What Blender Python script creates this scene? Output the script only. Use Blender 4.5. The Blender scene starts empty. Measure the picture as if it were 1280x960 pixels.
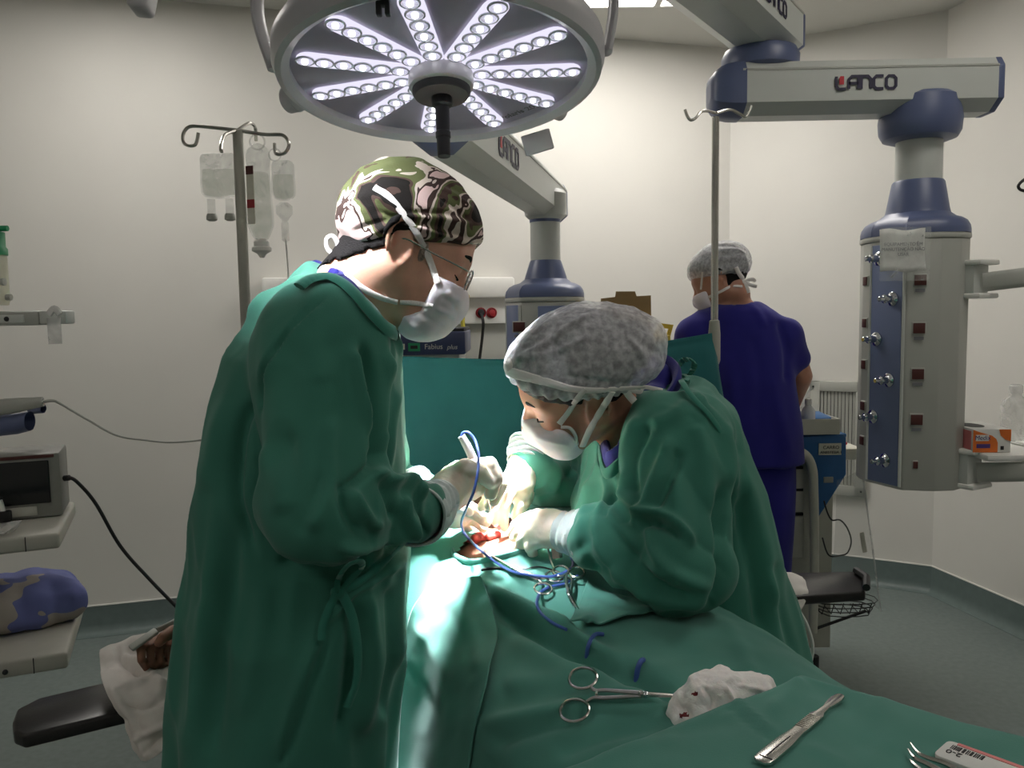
import bpy, bmesh, math, random
import numpy as np
from mathutils import Vector, Matrix
from mathutils.bvhtree import BVHTree
PI = math.pi
R_ = math.radians
SC = bpy.context.scene
COL = SC.collection
# ------------------------------------------------------------------ camera
H = 1.5; F = 1010.0; PITCH = R_(4.9); ROLL = R_(-0.9)
def _rx(a):
    c, s = math.cos(a), math.sin(a); return np.array([[1, 0, 0], [0, c, -s], [0, s, c]])
def _rz(a):
    c, s = math.cos(a), math.sin(a); return np.array([[c, -s, 0], [s, c, 0], [0, 0, 1.]])
CR = _rx(PI/2-PITCH) @ _rz(ROLL)
CP = np.array([0, 0, H])
def ray(x, y): return CR @ np.array([(x-640)/F, (480-y)/F, -1.])
def P(x, y, Y):
    d = ray(x, y); return CP + d*(Y/d[1])
def PZ(x, y, z):
    d = ray(x, y); return CP + d*((z-H)/d[2])
def pix(p):
    q = (np.asarray(p)-CP) @ CR
    return 640+F*q[..., 0]/-q[..., 2], 480-F*q[..., 1]/-q[..., 2]
cam = bpy.data.cameras.new('camera'); cam.sensor_width = 36; cam.lens = F/1280*36; cam.clip_start = .05
camo = bpy.data.objects.new('camera', cam); COL.objects.link(camo)
camo.matrix_world = Matrix.Translation(CP) @ Matrix(CR.tolist()).to_4x4()
SC.camera = camo

# ------------------------------------------------------------------ objects
def tag(o, label=None, cat=None, group=None, kind=None):
    if label: o['label'] = label
    if cat: o['category'] = cat
    if group: o['group'] = group
    if kind: o['kind'] = kind
    return o
def thing(name, label, cat, loc=(0, 0, 0), group=None):
    o = bpy.data.objects.new(name, None); COL.objects.link(o)
    o.location = Vector([float(c) for c in loc]); o.empty_display_size = .05
    return tag(o, label, cat, group)
def wloc(o):
    v = np.zeros(3)
    while o is not None:
        v += np.array(o.location); o = o.parent
    return v
def mkobj(name, V, faces, mats, parent=None, smooth=True, midx=None, sharp=None):
    V = np.asarray(V, dtype=np.float64).reshape(-1, 3)
    if parent is not None: V = V - wloc(parent)
    me = bpy.data.meshes.new(name)
    if isinstance(faces, np.ndarray):
        n, k = faces.shape
        me.vertices.add(len(V)); me.vertices.foreach_set('co', V.astype(np.float32).ravel())
        me.loops.add(n*k); me.loops.foreach_set('vertex_index', faces.astype(np.int32).ravel())
        me.polygons.add(n); me.polygons.foreach_set('loop_start', np.arange(0, n*k, k, dtype=np.int32))
        me.update(calc_edges=True)
    else:
        me.from_pydata(V.tolist(), [], [tuple(f) for f in faces]); me.update()
    me.validate()
    if not isinstance(mats, (list, tuple)): mats = [mats]
    for m in mats: me.materials.append(m)
    np_ = len(me.polygons)
    if midx is not None and len(midx) == np_: me.polygons.foreach_set('material_index', np.asarray(midx, dtype=np.int32))
    me.polygons.foreach_set('use_smooth', np.full(np_, bool(smooth)))
    if smooth and sharp is not None:
        try: me.set_sharp_from_angle(angle=R_(sharp))
        except Exception: pass
    me.update()
    o = bpy.data.objects.new(name, me); COL.objects.link(o)
    if parent is not None: o.parent = parent
    return o
def frame(zdir, xhint=(1, 0, 0)):
    z = np.array(zdir, float); z /= np.linalg.norm(z)
    x = np.array(xhint, float); x = x - z*(x@z)
    if np.linalg.norm(x) < 1e-5:
        x = np.array([0, 1., 0]); x = x - z*(x@z)
    x /= np.linalg.norm(x)
    return np.column_stack([x, np.cross(z, x), z])
def yawR(a): return _rz(a)
def catmull(pts, n=8, closed=False):
    p = np.array(pts, float); m = len(p)
    if m < 3 and not closed: 
        t = np.linspace(0, 1, n+1)[:, None]; return p[0]*(1-t)+p[1]*t
    out = []
    rng = range(m if closed else m-1)
    for i in rng:
        if closed: a, b, c, d = p[(i-1) % m], p[i], p[(i+1) % m], p[(i+2) % m]
        else: a, b, c, d = p[max(i-1, 0)], p[i], p[i+1], p[min(i+2, m-1)]
        for k in range(n):
            t = k/n
            out.append(.5*((2*b)+(-a+c)*t+(2*a-5*b+4*c-d)*t*t+(-a+3*b-3*c+d)*t**3))
    if not closed: out.append(p[-1])
    return np.array(out)
class MB:
    def __init__(s): s.V = []; s.F = []; s.M = []; s.m = 0; s.n = 0
    def add(s, V, F):
        b = s.n
        V = np.asarray(V, float).reshape(-1, 3)
        s.V.append(V)
        for f in F: s.F.append(tuple(int(i)+b for i in f)); s.M.append(s.m)
        s.n = b+len(V)
        return s
    def bm(s, bm, R=None, c=(0, 0, 0)):
        bm.verts.index_update()
        V = np.array([v.co[:] for v in bm.verts])
        if R is not None: V = V @ np.asarray(R).T
        V = V + np.array(c, float)
        F = [[v.index for v in f.verts] for f in bm.faces]
        bm.free(); return s.add(V, F)
    def box(s, c, size, R=None, bev=0., seg=2):
        bm = bmesh.new(); bmesh.ops.create_cube(bm, size=1)
        for v in bm.verts: v.co = Vector((v.co.x*size[0], v.co.y*size[1], v.co.z*size[2]))
        if bev > 0: bmesh.ops.bevel(bm, geom=bm.edges[:], offset=min(bev, .49*min(size)), segments=seg, affect='EDGES', profile=.5)
        return s.bm(bm, R, c)
    def prism(s, poly, depth, R=None, c=(0, 0, 0), bev=0., seg=2):
        """2D polygon (local xy) extruded along local z by depth (centred)."""
        bm = bmesh.new()
        vs = [bm.verts.new((x, y, -depth/2)) for x, y in poly]
        f = bm.faces.new(vs)
        r = bmesh.ops.extrude_face_region(bm, geom=[f])
        for v in [g for g in r['geom'] if isinstance(g, bmesh.types.BMVert)]: v.co.z += depth
        bmesh.ops.recalc_face_normals(bm, faces=bm.faces[:])
        if bev > 0: bmesh.ops.bevel(bm, geom=bm.edges[:], offset=bev, segments=seg, affect='EDGES', profile=.5)
        return s.bm(bm, R, c)
    def tube(s, pts, r, seg=8, closed=False, cap=True, flat=None, up=None):
        """sweep a circle (or a flat ellipse: flat=(rx, ry) scale, up = flat normal hint)"""
        p = np.array(pts, float); n = len(p)
        rr = np.full(n, r) if np.isscalar(r) else np.interp(np.linspace(0, 1, n), np.linspace(0, 1, len(r)), r)
        T = np.roll(p, -1, 0)-np.roll(p, 1, 0) if closed else np.gradient(p, axis=0)
        T /= np.maximum(np.linalg.norm(T, axis=1), 1e-9)[:, None]
        V = []; u = None
        for i in range(n):
            if up is not None:
                w = np.array(up[i] if np.ndim(up) == 2 else up, float)
                u2 = w-T[i]*(w@T[i]); u2 /= max(np.linalg.norm(u2), 1e-9)
            else:
                if u is None:
                    a = np.array([0, 0, 1.]) if abs(T[i][2]) < .9 else np.array([1., 0, 0])
                    u2 = np.cross(T[i], a)
                else: u2 = u-T[i]*(u@T[i])
                u2 /= max(np.linalg.norm(u2), 1e-9)
            u = u2; v = np.cross(T[i], u)
            a, b = flat if flat else (1, 1)
            for k in range(seg):
                th = 2*PI*k/seg
                V.append(p[i]+rr[i]*(a*math.cos(th)*v+b*math.sin(th)*u))
        Fc = []
        for i in range(n if closed else n-1):
            j = (i+1) % n
            for k in range(seg):
                l = (k+1) % seg
                Fc.append((i*seg+k, i*seg+l, j*seg+l, j*seg+k))
        if cap and not closed:
            Fc.append(tuple(range(seg-1, -1, -1))); Fc.append(tuple((n-1)*seg+k for k in range(seg)))
        return s.add(V, Fc)
    def lathe(s, prof, o=(0, 0, 0), R=None, seg=32, a0=0, a1=2*PI):
        """profile [(r,z)...] about local z"""
        R = np.eye(3) if R is None else np.asarray(R)
        full = abs(a1-a0-2*PI) < 1e-6
        k = seg if full else seg+1
        V = []; 
        for r, z in prof:
            for i in range(k):
                a = a0+(a1-a0)*i/seg
                V.append(R @ np.array([r*math.cos(a), r*math.sin(a), z])+np.array(o, float))
        Fc = []
        for j in range(len(prof)-1):
            for i in range(seg):
                l = (i+1) % k
                Fc.append((j*k+i, j*k+l, (j+1)*k+l, (j+1)*k+i))
        if full:
            if prof[0][0] > 1e-6: Fc.append(tuple(range(k-1, -1, -1)))
            if prof[-1][0] > 1e-6: Fc.append(tuple((len(prof)-1)*k+i for i in range(k)))
        return s.add(V, Fc)
    def cyl(s, a, b, r, r2=None, seg=20):
        a = np.array(a, float); b = np.array(b, float); L = np.linalg.norm(b-a)
        r2 = r if r2 is None else r2
        e = min(r, r2, L/2)*.12
        return s.lathe([(max(r-e, 1e-4), 0), (r, e), (r2, L-e), (max(r2-e, 1e-4), L)], a, frame(b-a), seg)
    def ball(s, c, r, seg=14, R=None, sc=(1, 1, 1)):
        n = max(6, seg//2); V = []; 
        prof = [(math.sin(PI*i/n), -math.cos(PI*i/n)) for i in range(n+1)]
        R0 = np.eye(3) if R is None else np.asarray(R)
        return s.lathe([(max(a, 1e-5)*r, b*r) for a, b in prof], c, R0 @ np.diag(sc), seg)
    def grid(s, G):
        G = np.asarray(G, float); n, m = G.shape[:2]
        return s.add(G.reshape(-1, 3), [(i*m+j, i*m+j+1, (i+1)*m+j+1, (i+1)*m+j) for i in range(n-1) for j in range(m-1)])
    def build(s, name, mats, parent=None, smooth=True, sharp=35, solid=0):
        V = np.concatenate(s.V); 
        o = mkobj(name, V, s.F, mats, parent, smooth, s.M, sharp)
        if solid:
            md = o.modifiers.new('thickness', 'SOLIDIFY'); md.thickness = solid; md.offset = 0
        return o
# ------------------------------------------------------------------ strokes lettering (thin extruded strokes)
GL = {  # 0..1 x 0..1 stroke letters, list of polylines
 'A': [[(0, 0), (0, .75), (.25, 1), (.8, 1), (.8, 0)], [(0, .45), (.8, .45)]], 'N': [[(0, 0), (0, 1), (.55, 1), (.8, .75), (.8, 0)]],
 'C': [[(.8, 1), (.2, 1), (0, .8), (0, .2), (.2, 0), (.8, 0)]], 'O': [[(.2, 0), (0, .2), (0, .8), (.2, 1), (.6, 1), (.8, .8), (.8, .2), (.6, 0), (.2, 0)]],
 'L': [[(0, 1), (0, .2), (.2, 0), (.8, 0)]],
}
def text_mesh(txt, size, R, c, mat, name, parent, depth=.0006, align='CENTER', shear=0., sx=1.):
    cu = bpy.data.curves.new(name, 'FONT'); cu.body = txt; cu.size = size; cu.align_x = align; cu.align_y = 'CENTER'
    cu.extrude = depth; cu.shear = shear
    tmp = bpy.data.objects.new('tmp_text', cu); COL.objects.link(tmp)
    dg = bpy.context.evaluated_depsgraph_get()
    me = bpy.data.meshes.new_from_object(tmp.evaluated_get(dg))
    V = np.array([v.co[:] for v in me.vertices]); Fc = [tuple(p.vertices) for p in me.polygons]
    bpy.data.objects.remove(tmp); bpy.data.meshes.remove(me)
    V[:, 0] *= sx
    V = V @ np.asarray(R).T+np.array(c, float)
    return mkobj(name, V, Fc, mat, parent, False)
def stroke_ribbon(mb, pts, w, d, R, c):
    """flat ribbon with thickness along 2-D polyline pts in local xy"""
    p = np.array(pts, float); closed = np.allclose(p[0], p[-1])
    n = len(p); L = []; Rr = []
    for i in range(n):
        a = p[i]-p[i-1] if i > 0 else (p[0]-p[-2] if closed else p[1]-p[0])
        b = p[i+1]-p[i] if i < n-1 else (p[1]-p[0] if closed else a)
        a = a/np.linalg.norm(a); b = b/np.linalg.norm(b)
        na = np.array([-a[1], a[0]]); nb = np.array([-b[1], b[0]]); m = na+nb; m /= np.linalg.norm(m)
        k = w/2/max(m@na, .3); L.append(p[i]+m*k); Rr.append(p[i]-m*k)
    V = []; 
    for z in (0, d):
        for q in L: V.append((q[0], q[1], z))
        for q in Rr: V.append((q[0], q[1], z))
    Fc = []
    for i in range(n-1):
        Fc.append((2*n+i, 2*n+n+i, 2*n+n+i+1, 2*n+i+1))
        Fc.append((i, i+1, 2*n+i+1, 2*n+i)); Fc.append((n+i+1, n+i, 3*n+i, 3*n+i+1))
    V = np.array(V) @ np.asarray(R).T+np.array(c, float)
    mb.add(V, Fc)
# ------------------------------------------------------------------ numpy noise
def _hash(i, j, k, seed):
    h = (i*374761393+j*668265263+k*2147483647+seed*974634257) & 0xffffffff
    h = ((h ^ (h >> 13))*1274126177) & 0xffffffff
    h = h ^ (h >> 16)
    return (h & 0xffff)/32767.5-1
def vnoise(p, seed=0):
    p = np.asarray(p, float); f = np.floor(p); t = p-f; i = f.astype(np.int64); t = t*t*(3-2*t)
    r = 0
    for a in (0, 1):
        for b in (0, 1):
            for c in (0, 1):
                w = (t[:, 0] if a else 1-t[:, 0])*(t[:, 1] if b else 1-t[:, 1])*(t[:, 2] if c else 1-t[:, 2])
                r = r+w*_hash(i[:, 0]+a, i[:, 1]+b, i[:, 2]+c, seed)
    return r
def fbm(p, o=3, seed=0):
    r = 0; a = 1
    for k in range(o): r = r+a*vnoise(p*2**k, seed+k*17); a *= .5
    return r
# ------------------------------------------------------------------ signed distance toolkit
def rc(a, b, r1, r2=None):
    a = np.array(a, float); b = np.array(b, float); r2 = r1 if r2 is None else r2
    ab = b-a; L2 = max(ab @ ab, 1e-12)
    def f(p):
        q = p-a; t = np.clip(q @ ab/L2, 0, 1)
        return np.linalg.norm(q-t[:, None]*ab, axis=1)-(r1+(r2-r1)*t)
    return f
def ell(c, r, R=None):
    c = np.array(c, float); r = np.array(r, float); R = None if R is None else np.asarray(R)
    def f(p):
        q = p-c
        if R is not None: q = q @ R
        k0 = np.linalg.norm(q/r, axis=1); k1 = np.linalg.norm(q/(r*r), axis=1)
        return k0*(k0-1)/np.maximum(k1, 1e-9)
    return f
def sbox(c, hs, rad=.01, R=None):
    c = np.array(c, float); hs = np.array(hs, float)-rad; R = None if R is None else np.asarray(R)
    def f(p):
        q = p-c
        if R is not None: q = q @ R
        q = np.abs(q)-hs
        return np.linalg.norm(np.maximum(q, 0), axis=1)+np.minimum(q.max(1), 0)-rad
    return f
def chain(pts, rs):
    fs = [rc(pts[i], pts[i+1], rs[i], rs[i+1]) for i in range(len(pts)-1)]
    def f(p):
        d = fs[0](p)
        for g in fs[1:]: d = np.minimum(d, g(p))
        return d
    return f
def sminv(a, b, k):
    h = np.clip(.5+.5*(b-a)/k, 0, 1); return b*(1-h)+a*h-k*h*(1-h)
def smaxv(a, b, k): return -sminv(-a, -b, k)
def U(k, *fs):
    def f(p):
        d = fs[0](p)
        for g in fs[1:]: d = sminv(d, g(p), k)
        return d
    return f
def SUB(k, a, b): return lambda p: smaxv(a(p), -b(p), k)
def INT(k, a, b): return lambda p: smaxv(a(p), b(p), k)
def OFF(f, r): return lambda p: f(p)-r
def half(n, c):
    n = np.array(n, float); n /= np.linalg.norm(n); c = np.array(c, float)
    return lambda p: (p-c) @ n
def stack(rows, e=2.3):
    """rows: (z, cx, cy, ax, by[, yaw]) : solid of superellipse sections"""
    A = np.array(sorted(rows)); z0, z1 = A[0, 0], A[-1, 0]
    def f(p):
        z = np.clip(p[:, 2], z0, z1)
        cx, cy, ax, by = (np.interp(z, A[:, 0], A[:, i]) for i in (1, 2, 3, 4))
        dx = np.abs(p[:, 0]-cx)/ax; dy = np.abs(p[:, 1]-cy)/by
        k = (dx**e+dy**e+1e-9)**(1/e)
        d = (k-1)*np.minimum(ax, by)*np.where(k > 1, 1, 1)
        return np.maximum(d, np.maximum(z0-p[:, 2], p[:, 2]-z1))
    return f
def mesh_sdf(f, lo, hi, h, B=10):
    lo = np.array(lo, float); hi = np.array(hi, float)
    nb = np.ceil((hi-lo)/h/B).astype(int)
    idx = np.stack(np.meshgrid(*[np.arange(n) for n in nb], indexing='ij'), -1).reshape(-1, 3)
    d = f(lo+(idx+.5)*B*h)
    idx = idx[np.abs(d) < .87*B*h*1.35+2*h]
    off = np.stack(np.meshgrid(*[np.arange(B+1)]*3, indexing='ij'), -1).reshape(-1, 3)
    N = nb*B+2
    ids = []; pos = []; quads = []
    for s in range(0, len(idx), 150):
        bk = idx[s:s+150]; n = len(bk)
        g = (bk[:, None, :]*B+off[None]).reshape(-1, 3)
        v = f(lo+g*h).reshape(n, B+1, B+1, B+1)
        ins = v < 0
        cnt = np.zeros((n, B, B, B), int); 
        cs = [(a, b, c) for a in (0, 1) for b in (0, 1) for c in (0, 1)]
        sl = lambda A, a, b, c: A[:, a:a+B, b:b+B, c:c+B]
        for c in cs: cnt += sl(ins, *c)
        act = (cnt > 0) & (cnt < 8)
        w = np.argwhere(act)
        if len(w) == 0: continue
        cv = {c: sl(v, *c)[act] for c in cs}
        acc = np.zeros((len(w), 3)); m = np.zeros(len(w))
        for c in cs:
            for ax in range(3):
                if c[ax]: continue
                c2 = list(c); c2[ax] = 1; c2 = tuple(c2)
                a, b = cv[c], cv[c2]; x = (a < 0) != (b < 0)
                t = np.where(x, a/np.where(x, a-b, 1), 0)
                q = np.tile(np.array(c, float), (len(w), 1)); q[:, ax] = t
                acc += q*x[:, None]; m += x
        gi = bk[w[:, 0]]*B+w[:, 1:]
        ids.append((gi[:, 0]*N[1]+gi[:, 1])*N[2]+gi[:, 2])
        pos.append(lo+(gi+acc/m[:, None])*h)
        for ax in range(3):
            a = ins[:, :B, :B, :B]; sl2 = [slice(None)]+[slice(0, B)]*3; sl2[ax+1] = slice(1, B+1); b = ins[tuple(sl2)]
            e = np.argwhere(a != b)
            if len(e) == 0: continue
            s0 = a[tuple(e.T)]; ge = bk[e[:, 0]]*B+e[:, 1:]
            o1, o2 = [(1, 2), (2, 0), (0, 1)][ax]
            qs = []
            for (u, t) in ((1, 1), (0, 1), (0, 0), (1, 0)):
                q = ge.copy(); q[:, o1] -= u; q[:, o2] -= t
                qs.append((q[:, 0]*N[1]+q[:, 1])*N[2]+q[:, 2])
            qs = np.stack(qs, 1); qs[~s0] = qs[~s0][:, ::-1]
            quads.append(qs)
    ids = np.concatenate(ids); pos = np.concatenate(pos); quads = np.concatenate(quads)
    o = np.argsort(ids); ids = ids[o]; pos = pos[o]
    k = np.clip(np.searchsorted(ids, quads), 0, len(ids)-1)
    ok = (ids[k] == quads).all(1)
    return pos, k[ok]
def vnormals(V, Q):
    n = np.cross(V[Q[:, 2]]-V[Q[:, 0]], V[Q[:, 3]]-V[Q[:, 1]])
    N = np.zeros_like(V)
    for i in range(4): np.add.at(N, Q[:, i], n)
    return N/np.maximum(np.linalg.norm(N, axis=1), 1e-12)[:, None]
def relax(V, Q, it=2, a=.5):
    for _ in range(it):
        S = np.zeros_like(V); c = np.zeros(len(V))
        for i in range(4):
            j = Q[:, (i+1) % 4]; k = Q[:, i]
            np.add.at(S, k, V[j]); np.add.at(S, j, V[k]); np.add.at(c, k, 1); np.add.at(c, j, 1)
        V = V*(1-a)+a*S/np.maximum(c, 1)[:, None]
    return V
def strokes(V, N, L, mask=None):
    """press folds into a surface along image polylines: (pts, amp, width_px, kind)"""
    x, y = pix(V); face = np.clip(((CP-V)*N).sum(1)/np.linalg.norm(CP-V, axis=1)*3, 0, 1)
    if mask is not None: face = face*mask
    D = np.zeros(len(V))
    for st in L:
        pts, amp, w = st[0], st[1], st[2]; kind = st[3] if len(st) > 3 else 'g'
        q = catmull(pts, 5) if len(pts) > 2 else np.array(pts, float)
        r = w*4
        sel = np.where((x > q[:, 0].min()-r) & (x < q[:, 0].max()+r) & (y > q[:, 1].min()-r) & (y < q[:, 1].max()+r) & (face > 0))[0]
        if len(sel) == 0: continue
        X = np.stack([x[sel], y[sel]], 1)
        best = np.full(len(sel), 1e9); tt = np.zeros(len(sel)); sg = np.zeros(len(sel)); n = len(q)-1
        for i in range(n):
            a, b = q[i], q[i+1]; ab = b-a; l2 = max(ab @ ab, 1e-9)
            t = np.clip((X-a) @ ab/l2, 0, 1); dv = X-a-t[:, None]*ab; dd = np.linalg.norm(dv, axis=1)
            c = np.sign(ab[0]*dv[:, 1]-ab[1]*dv[:, 0]); m = dd < best
            best[m] = dd[m]; tt[m] = (i+t[m])/n; sg[m] = c[m]
        tap = np.clip(np.minimum(tt, 1-tt)*6+.12, 0, 1)
        if kind == 'g': g = np.exp(-(best/w)**2)
        elif kind == 'f':
            s = best*sg; g = np.exp(-(s/w)**2)-.85*np.exp(-((s-1.7*w)/w)**2)
        elif kind == 's':       # step: raised on the + side
            s = best*sg; g = .5+.5*np.tanh(s/w); g = g*np.exp(-(np.maximum(s, 0)/(9*w))**2)
        D[sel] += amp*g*tap*face[sel]
    return D
def march(f, x, y, t0=.5, t1=4., off=0.):
    d = ray(x, y); d = d/np.linalg.norm(d); t = t0; best = (1e9, t0)
    for _ in range(200):
        s = f((CP+d*t)[None])[0]-off
        best = min(best, (s, t))
        if s < .0006: break
        if t > t1: t = best[1]; break          # grazing ray: nearest approach
        t += max(s*.8, .0006)
    return CP+d*t
def on_sdf(f, pts, off=.002):
    return np.array([march(f, x, y, off=off) for x, y in pts])
def ridged(p, o=2, seed=0):
    r = 0; a = 1.
    for k in range(o): r = r+a*(1-2.6*np.abs(vnoise(p*2**k, seed+k*13))); a *= .5
    return r
def sdf_obj(name, f, lo, hi, h, mats, parent, disp=None, sm=1, seq=None):
    V, Q = mesh_sdf(f, lo, hi, h)
    if sm: V = relax(V, Q, sm)
    if disp is not None:
        N = vnormals(V, Q); V = V+N*disp(V, N)[:, None]
        V = relax(V, Q, 1, .35)
    mi = seq(V, Q) if seq is not None else None
    o = mkobj(name, V, Q, mats, parent, True, mi)
    return o, V, Q
# ------------------------------------------------------------------ materials
def lin(c):
    c = [x/255 for x in c]
    return tuple((x/12.92 if x <= .04045 else ((x+.055)/1.055)**2.4) for x in c)+(1.,)
def M(name, rgb, rough=.5, metal=0., var=.06, scale=30., bump=0., bscale=200., coat=0., sheen=0., sss=0., trans=0., alpha=1., emit=None, estr=0., spec=.5, stretch=None):
    m = bpy.data.materials.new(name); m.use_nodes = True
    nt = m.node_tree; b = nt.nodes['Principled BSDF']
    tc = nt.nodes.new('ShaderNodeTexCoord')
    src = tc.outputs['Object']
    if stretch:
        mp = nt.nodes.new('ShaderNodeMapping'); mp.inputs['Scale'].default_value = stretch
        nt.links.new(src, mp.inputs['Vector']); src = mp.outputs['Vector']
    nz = nt.nodes.new('ShaderNodeTexNoise'); nz.inputs['Scale'].default_value = scale; nz.inputs['Detail'].default_value = 4
    nt.links.new(src, nz.inputs['Vector'])
    rp = nt.nodes.new('ShaderNodeValToRGB'); c = lin(rgb)
    rp.color_ramp.elements[0].position = .3; rp.color_ramp.elements[1].position = .7
    rp.color_ramp.elements[0].color = tuple(max(0, x*(1-var)) for x in c[:3])+(1,)
    rp.color_ramp.elements[1].color = tuple(min(1, x*(1+var)) for x in c[:3])+(1,)
    nt.links.new(nz.outputs['Fac'], rp.inputs['Fac'])
    nt.links.new(rp.outputs['Color'], b.inputs['Base Color'])
    b.inputs['Roughness'].default_value = rough; b.inputs['Metallic'].default_value = metal
    b.inputs['Specular IOR Level'].default_value = spec
    b.inputs['Coat Weight'].default_value = coat
    if sheen: b.inputs['Sheen Weight'].default_value = sheen; b.inputs['Sheen Roughness'].default_value = .5
    if sss:
        b.inputs['Subsurface Weight'].default_value = sss; b.inputs['Subsurface Radius'].default_value = (1, .35, .2); b.inputs['Subsurface Scale'].default_value = .006
    b.inputs['Transmission Weight'].default_value = trans; b.inputs['Alpha'].default_value = alpha
    if emit: b.inputs['Emission Color'].default_value = lin(emit); b.inputs['Emission Strength'].default_value = estr
    if bump:
        n2 = nt.nodes.new('ShaderNodeTexNoise'); n2.inputs['Scale'].default_value = bscale; n2.inputs['Detail'].default_value = 3
        nt.links.new(src, n2.inputs['Vector'])
        bp = nt.nodes.new('ShaderNodeBump'); bp.inputs['Strength'].default_value = bump; bp.inputs['Distance'].default_value = .004
        nt.links.new(n2.outputs['Fac'], bp.inputs['Height']); nt.links.new(bp.outputs['Normal'], b.inputs['Normal'])
    return m
def cloth(name, rgb, fold=.35, fscale=9., weave=.12, var=.1, rough=.85, sheen=.15):
    """woven cotton: small creases plus a fine weave"""
    m = M(name, rgb, rough, var=var, scale=7, sheen=sheen, spec=.2)
    nt = m.node_tree; b = nt.nodes['Principled BSDF']; tc = [n for n in nt.nodes if n.type == 'TEX_COORD'][0]
    n1 = nt.nodes.new('ShaderNodeTexNoise'); n1.noise_type = 'RIDGED_MULTIFRACTAL'; n1.inputs['Scale'].default_value = fscale*.55; n1.inputs['Detail'].default_value = 3; n1.inputs['Roughness'].default_value = .45; n1.inputs['Distortion'].default_value = .5
    n2 = nt.nodes.new('ShaderNodeTexNoise'); n2.inputs['Scale'].default_value = 700; n2.inputs['Detail'].default_value = 1
    for n in (n1, n2): nt.links.new(tc.outputs['Object'], n.inputs['Vector'])
    b1 = nt.nodes.new('ShaderNodeBump'); b1.inputs['Strength'].default_value = fold; b1.inputs['Distance'].default_value = .012
    b2 = nt.nodes.new('ShaderNodeBump'); b2.inputs['Strength'].default_value = weave; b2.inputs['Distance'].default_value = .002
    nt.links.new(n1.outputs['Fac'], b1.inputs['Height']); nt.links.new(n2.outputs['Fac'], b2.inputs['Height'])
    nt.links.new(b1.outputs['Normal'], b2.inputs['Normal']); nt.links.new(b2.outputs['Normal'], b.inputs['Normal'])
    return m
def glassy(name, rgb, alpha=.3, rough=.1, streak=0., scale=20., dist=1.2):
    """thin translucent plastic / non-woven: partly see-through, partly diffuse-translucent"""
    m = bpy.data.materials.new(name); m.use_nodes = True; nt = m.node_tree; nt.nodes.clear()
    out = nt.nodes.new('ShaderNodeOutputMaterial'); mix = nt.nodes.new('ShaderNodeMixShader')
    tr = nt.nodes.new('ShaderNodeBsdfTransparent'); pr = nt.nodes.new('ShaderNodeBsdfPrincipled')
    pr.inputs['Base Color'].default_value = lin(rgb); pr.inputs['Roughness'].default_value = rough
    tc = nt.nodes.new('ShaderNodeTexCoord'); nz = nt.nodes.new('ShaderNodeTexNoise'); nz.inputs['Scale'].default_value = scale; nz.inputs['Detail'].default_value = 5; nz.inputs['Distortion'].default_value = dist
    if rough > .9: pr.inputs['Specular IOR Level'].default_value = .1
    nt.links.new(tc.outputs['Object'], nz.inputs['Vector'])
    mr = nt.nodes.new('ShaderNodeMapRange'); mr.inputs['From Min'].default_value = .35; mr.inputs['From Max'].default_value = .7
    mr.inputs['To Min'].default_value = max(0, alpha-streak); mr.inputs['To Max'].default_value = min(1, alpha+streak)
    nt.links.new(nz.outputs['Fac'], mr.inputs['Value']); nt.links.new(mr.outputs['Result'], mix.inputs['Fac'])
    nt.links.new(tr.outputs['BSDF'], mix.inputs[1]); nt.links.new(pr.outputs['BSDF'], mix.inputs[2]); nt.links.new(mix.outputs['Shader'], out.inputs['Surface'])
    return m
def emitter(name, rgb, s):
    m = bpy.data.materials.new(name); m.use_nodes = True; nt = m.node_tree; nt.nodes.clear()
    out = nt.nodes.new('ShaderNodeOutputMaterial'); e = nt.nodes.new('ShaderNodeEmission')
    e.inputs['Color'].default_value = lin(rgb); e.inputs['Strength'].default_value = s
    nt.links.new(e.outputs['Emission'], out.inputs['Surface']); return m
def camo(name):
    m = M(name, (120, 110, 90), .85, var=.05, bump=.2, bscale=500, spec=.2)
    nt = m.node_tree; b = nt.nodes['Principled BSDF']; tc = [n for n in nt.nodes if n.type == 'TEX_COORD'][0]
    nz = nt.nodes.new('ShaderNodeTexNoise'); nz.inputs['Scale'].default_value = 11.5; nz.inputs['Detail'].default_value = 2.5; nz.inputs['Distortion'].default_value = 1.6; nz.inputs['Roughness'].default_value = .42
    nt.links.new(tc.outputs['Object'], nz.inputs['Vector'])
    rp = nt.nodes.new('ShaderNodeValToRGB'); cr = rp.color_ramp; cr.interpolation = 'CONSTANT'
    cols = [(0, (28, 24, 22)), (.40, (80, 62, 56)), (.45, (96, 102, 66)), (.515, (206, 192, 180)), (.57, (66, 50, 46)), (.61, (216, 188, 184))]
    while len(cr.elements) < len(cols): cr.elements.new(.5)
    for e, (p, c) in zip(cr.elements, cols): e.position = p; e.color = lin(c)
    nt.links.new(nz.outputs['Fac'], rp.inputs['Fac']); nt.links.new(rp.outputs['Color'], b.inputs['Base Color'])
    return m
m_wall = M('wall_paint', (212, 210, 204), .6, var=.02, scale=3, bump=.05, bscale=60)
m_ceil = M('ceiling_paint', (205, 204, 198), .8, var=.02, scale=3)
m_floor = M('green_vinyl', (112, 122, 120), .42, var=.10, scale=40, spec=.4)
m_base = M('green_vinyl_cove', (96, 110, 108), .45, var=.08, scale=25)
m_white = M('white_enamel', (226, 225, 220), .4, var=.02)
m_arm = M('pendant_aluminium', (196, 199, 194), .38, var=.02, scale=10)
m_body = M('pendant_grey', (172, 173, 166), .42, var=.02, scale=10)
m_blue = M('pendant_blue', (88, 98, 132), .38, var=.04, scale=12)
m_panel = M('pendant_panel_blue', (106, 118, 152), .4, var=.04, scale=12)
m_navy = M('logo_navy', (32, 26, 58), .5)
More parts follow.
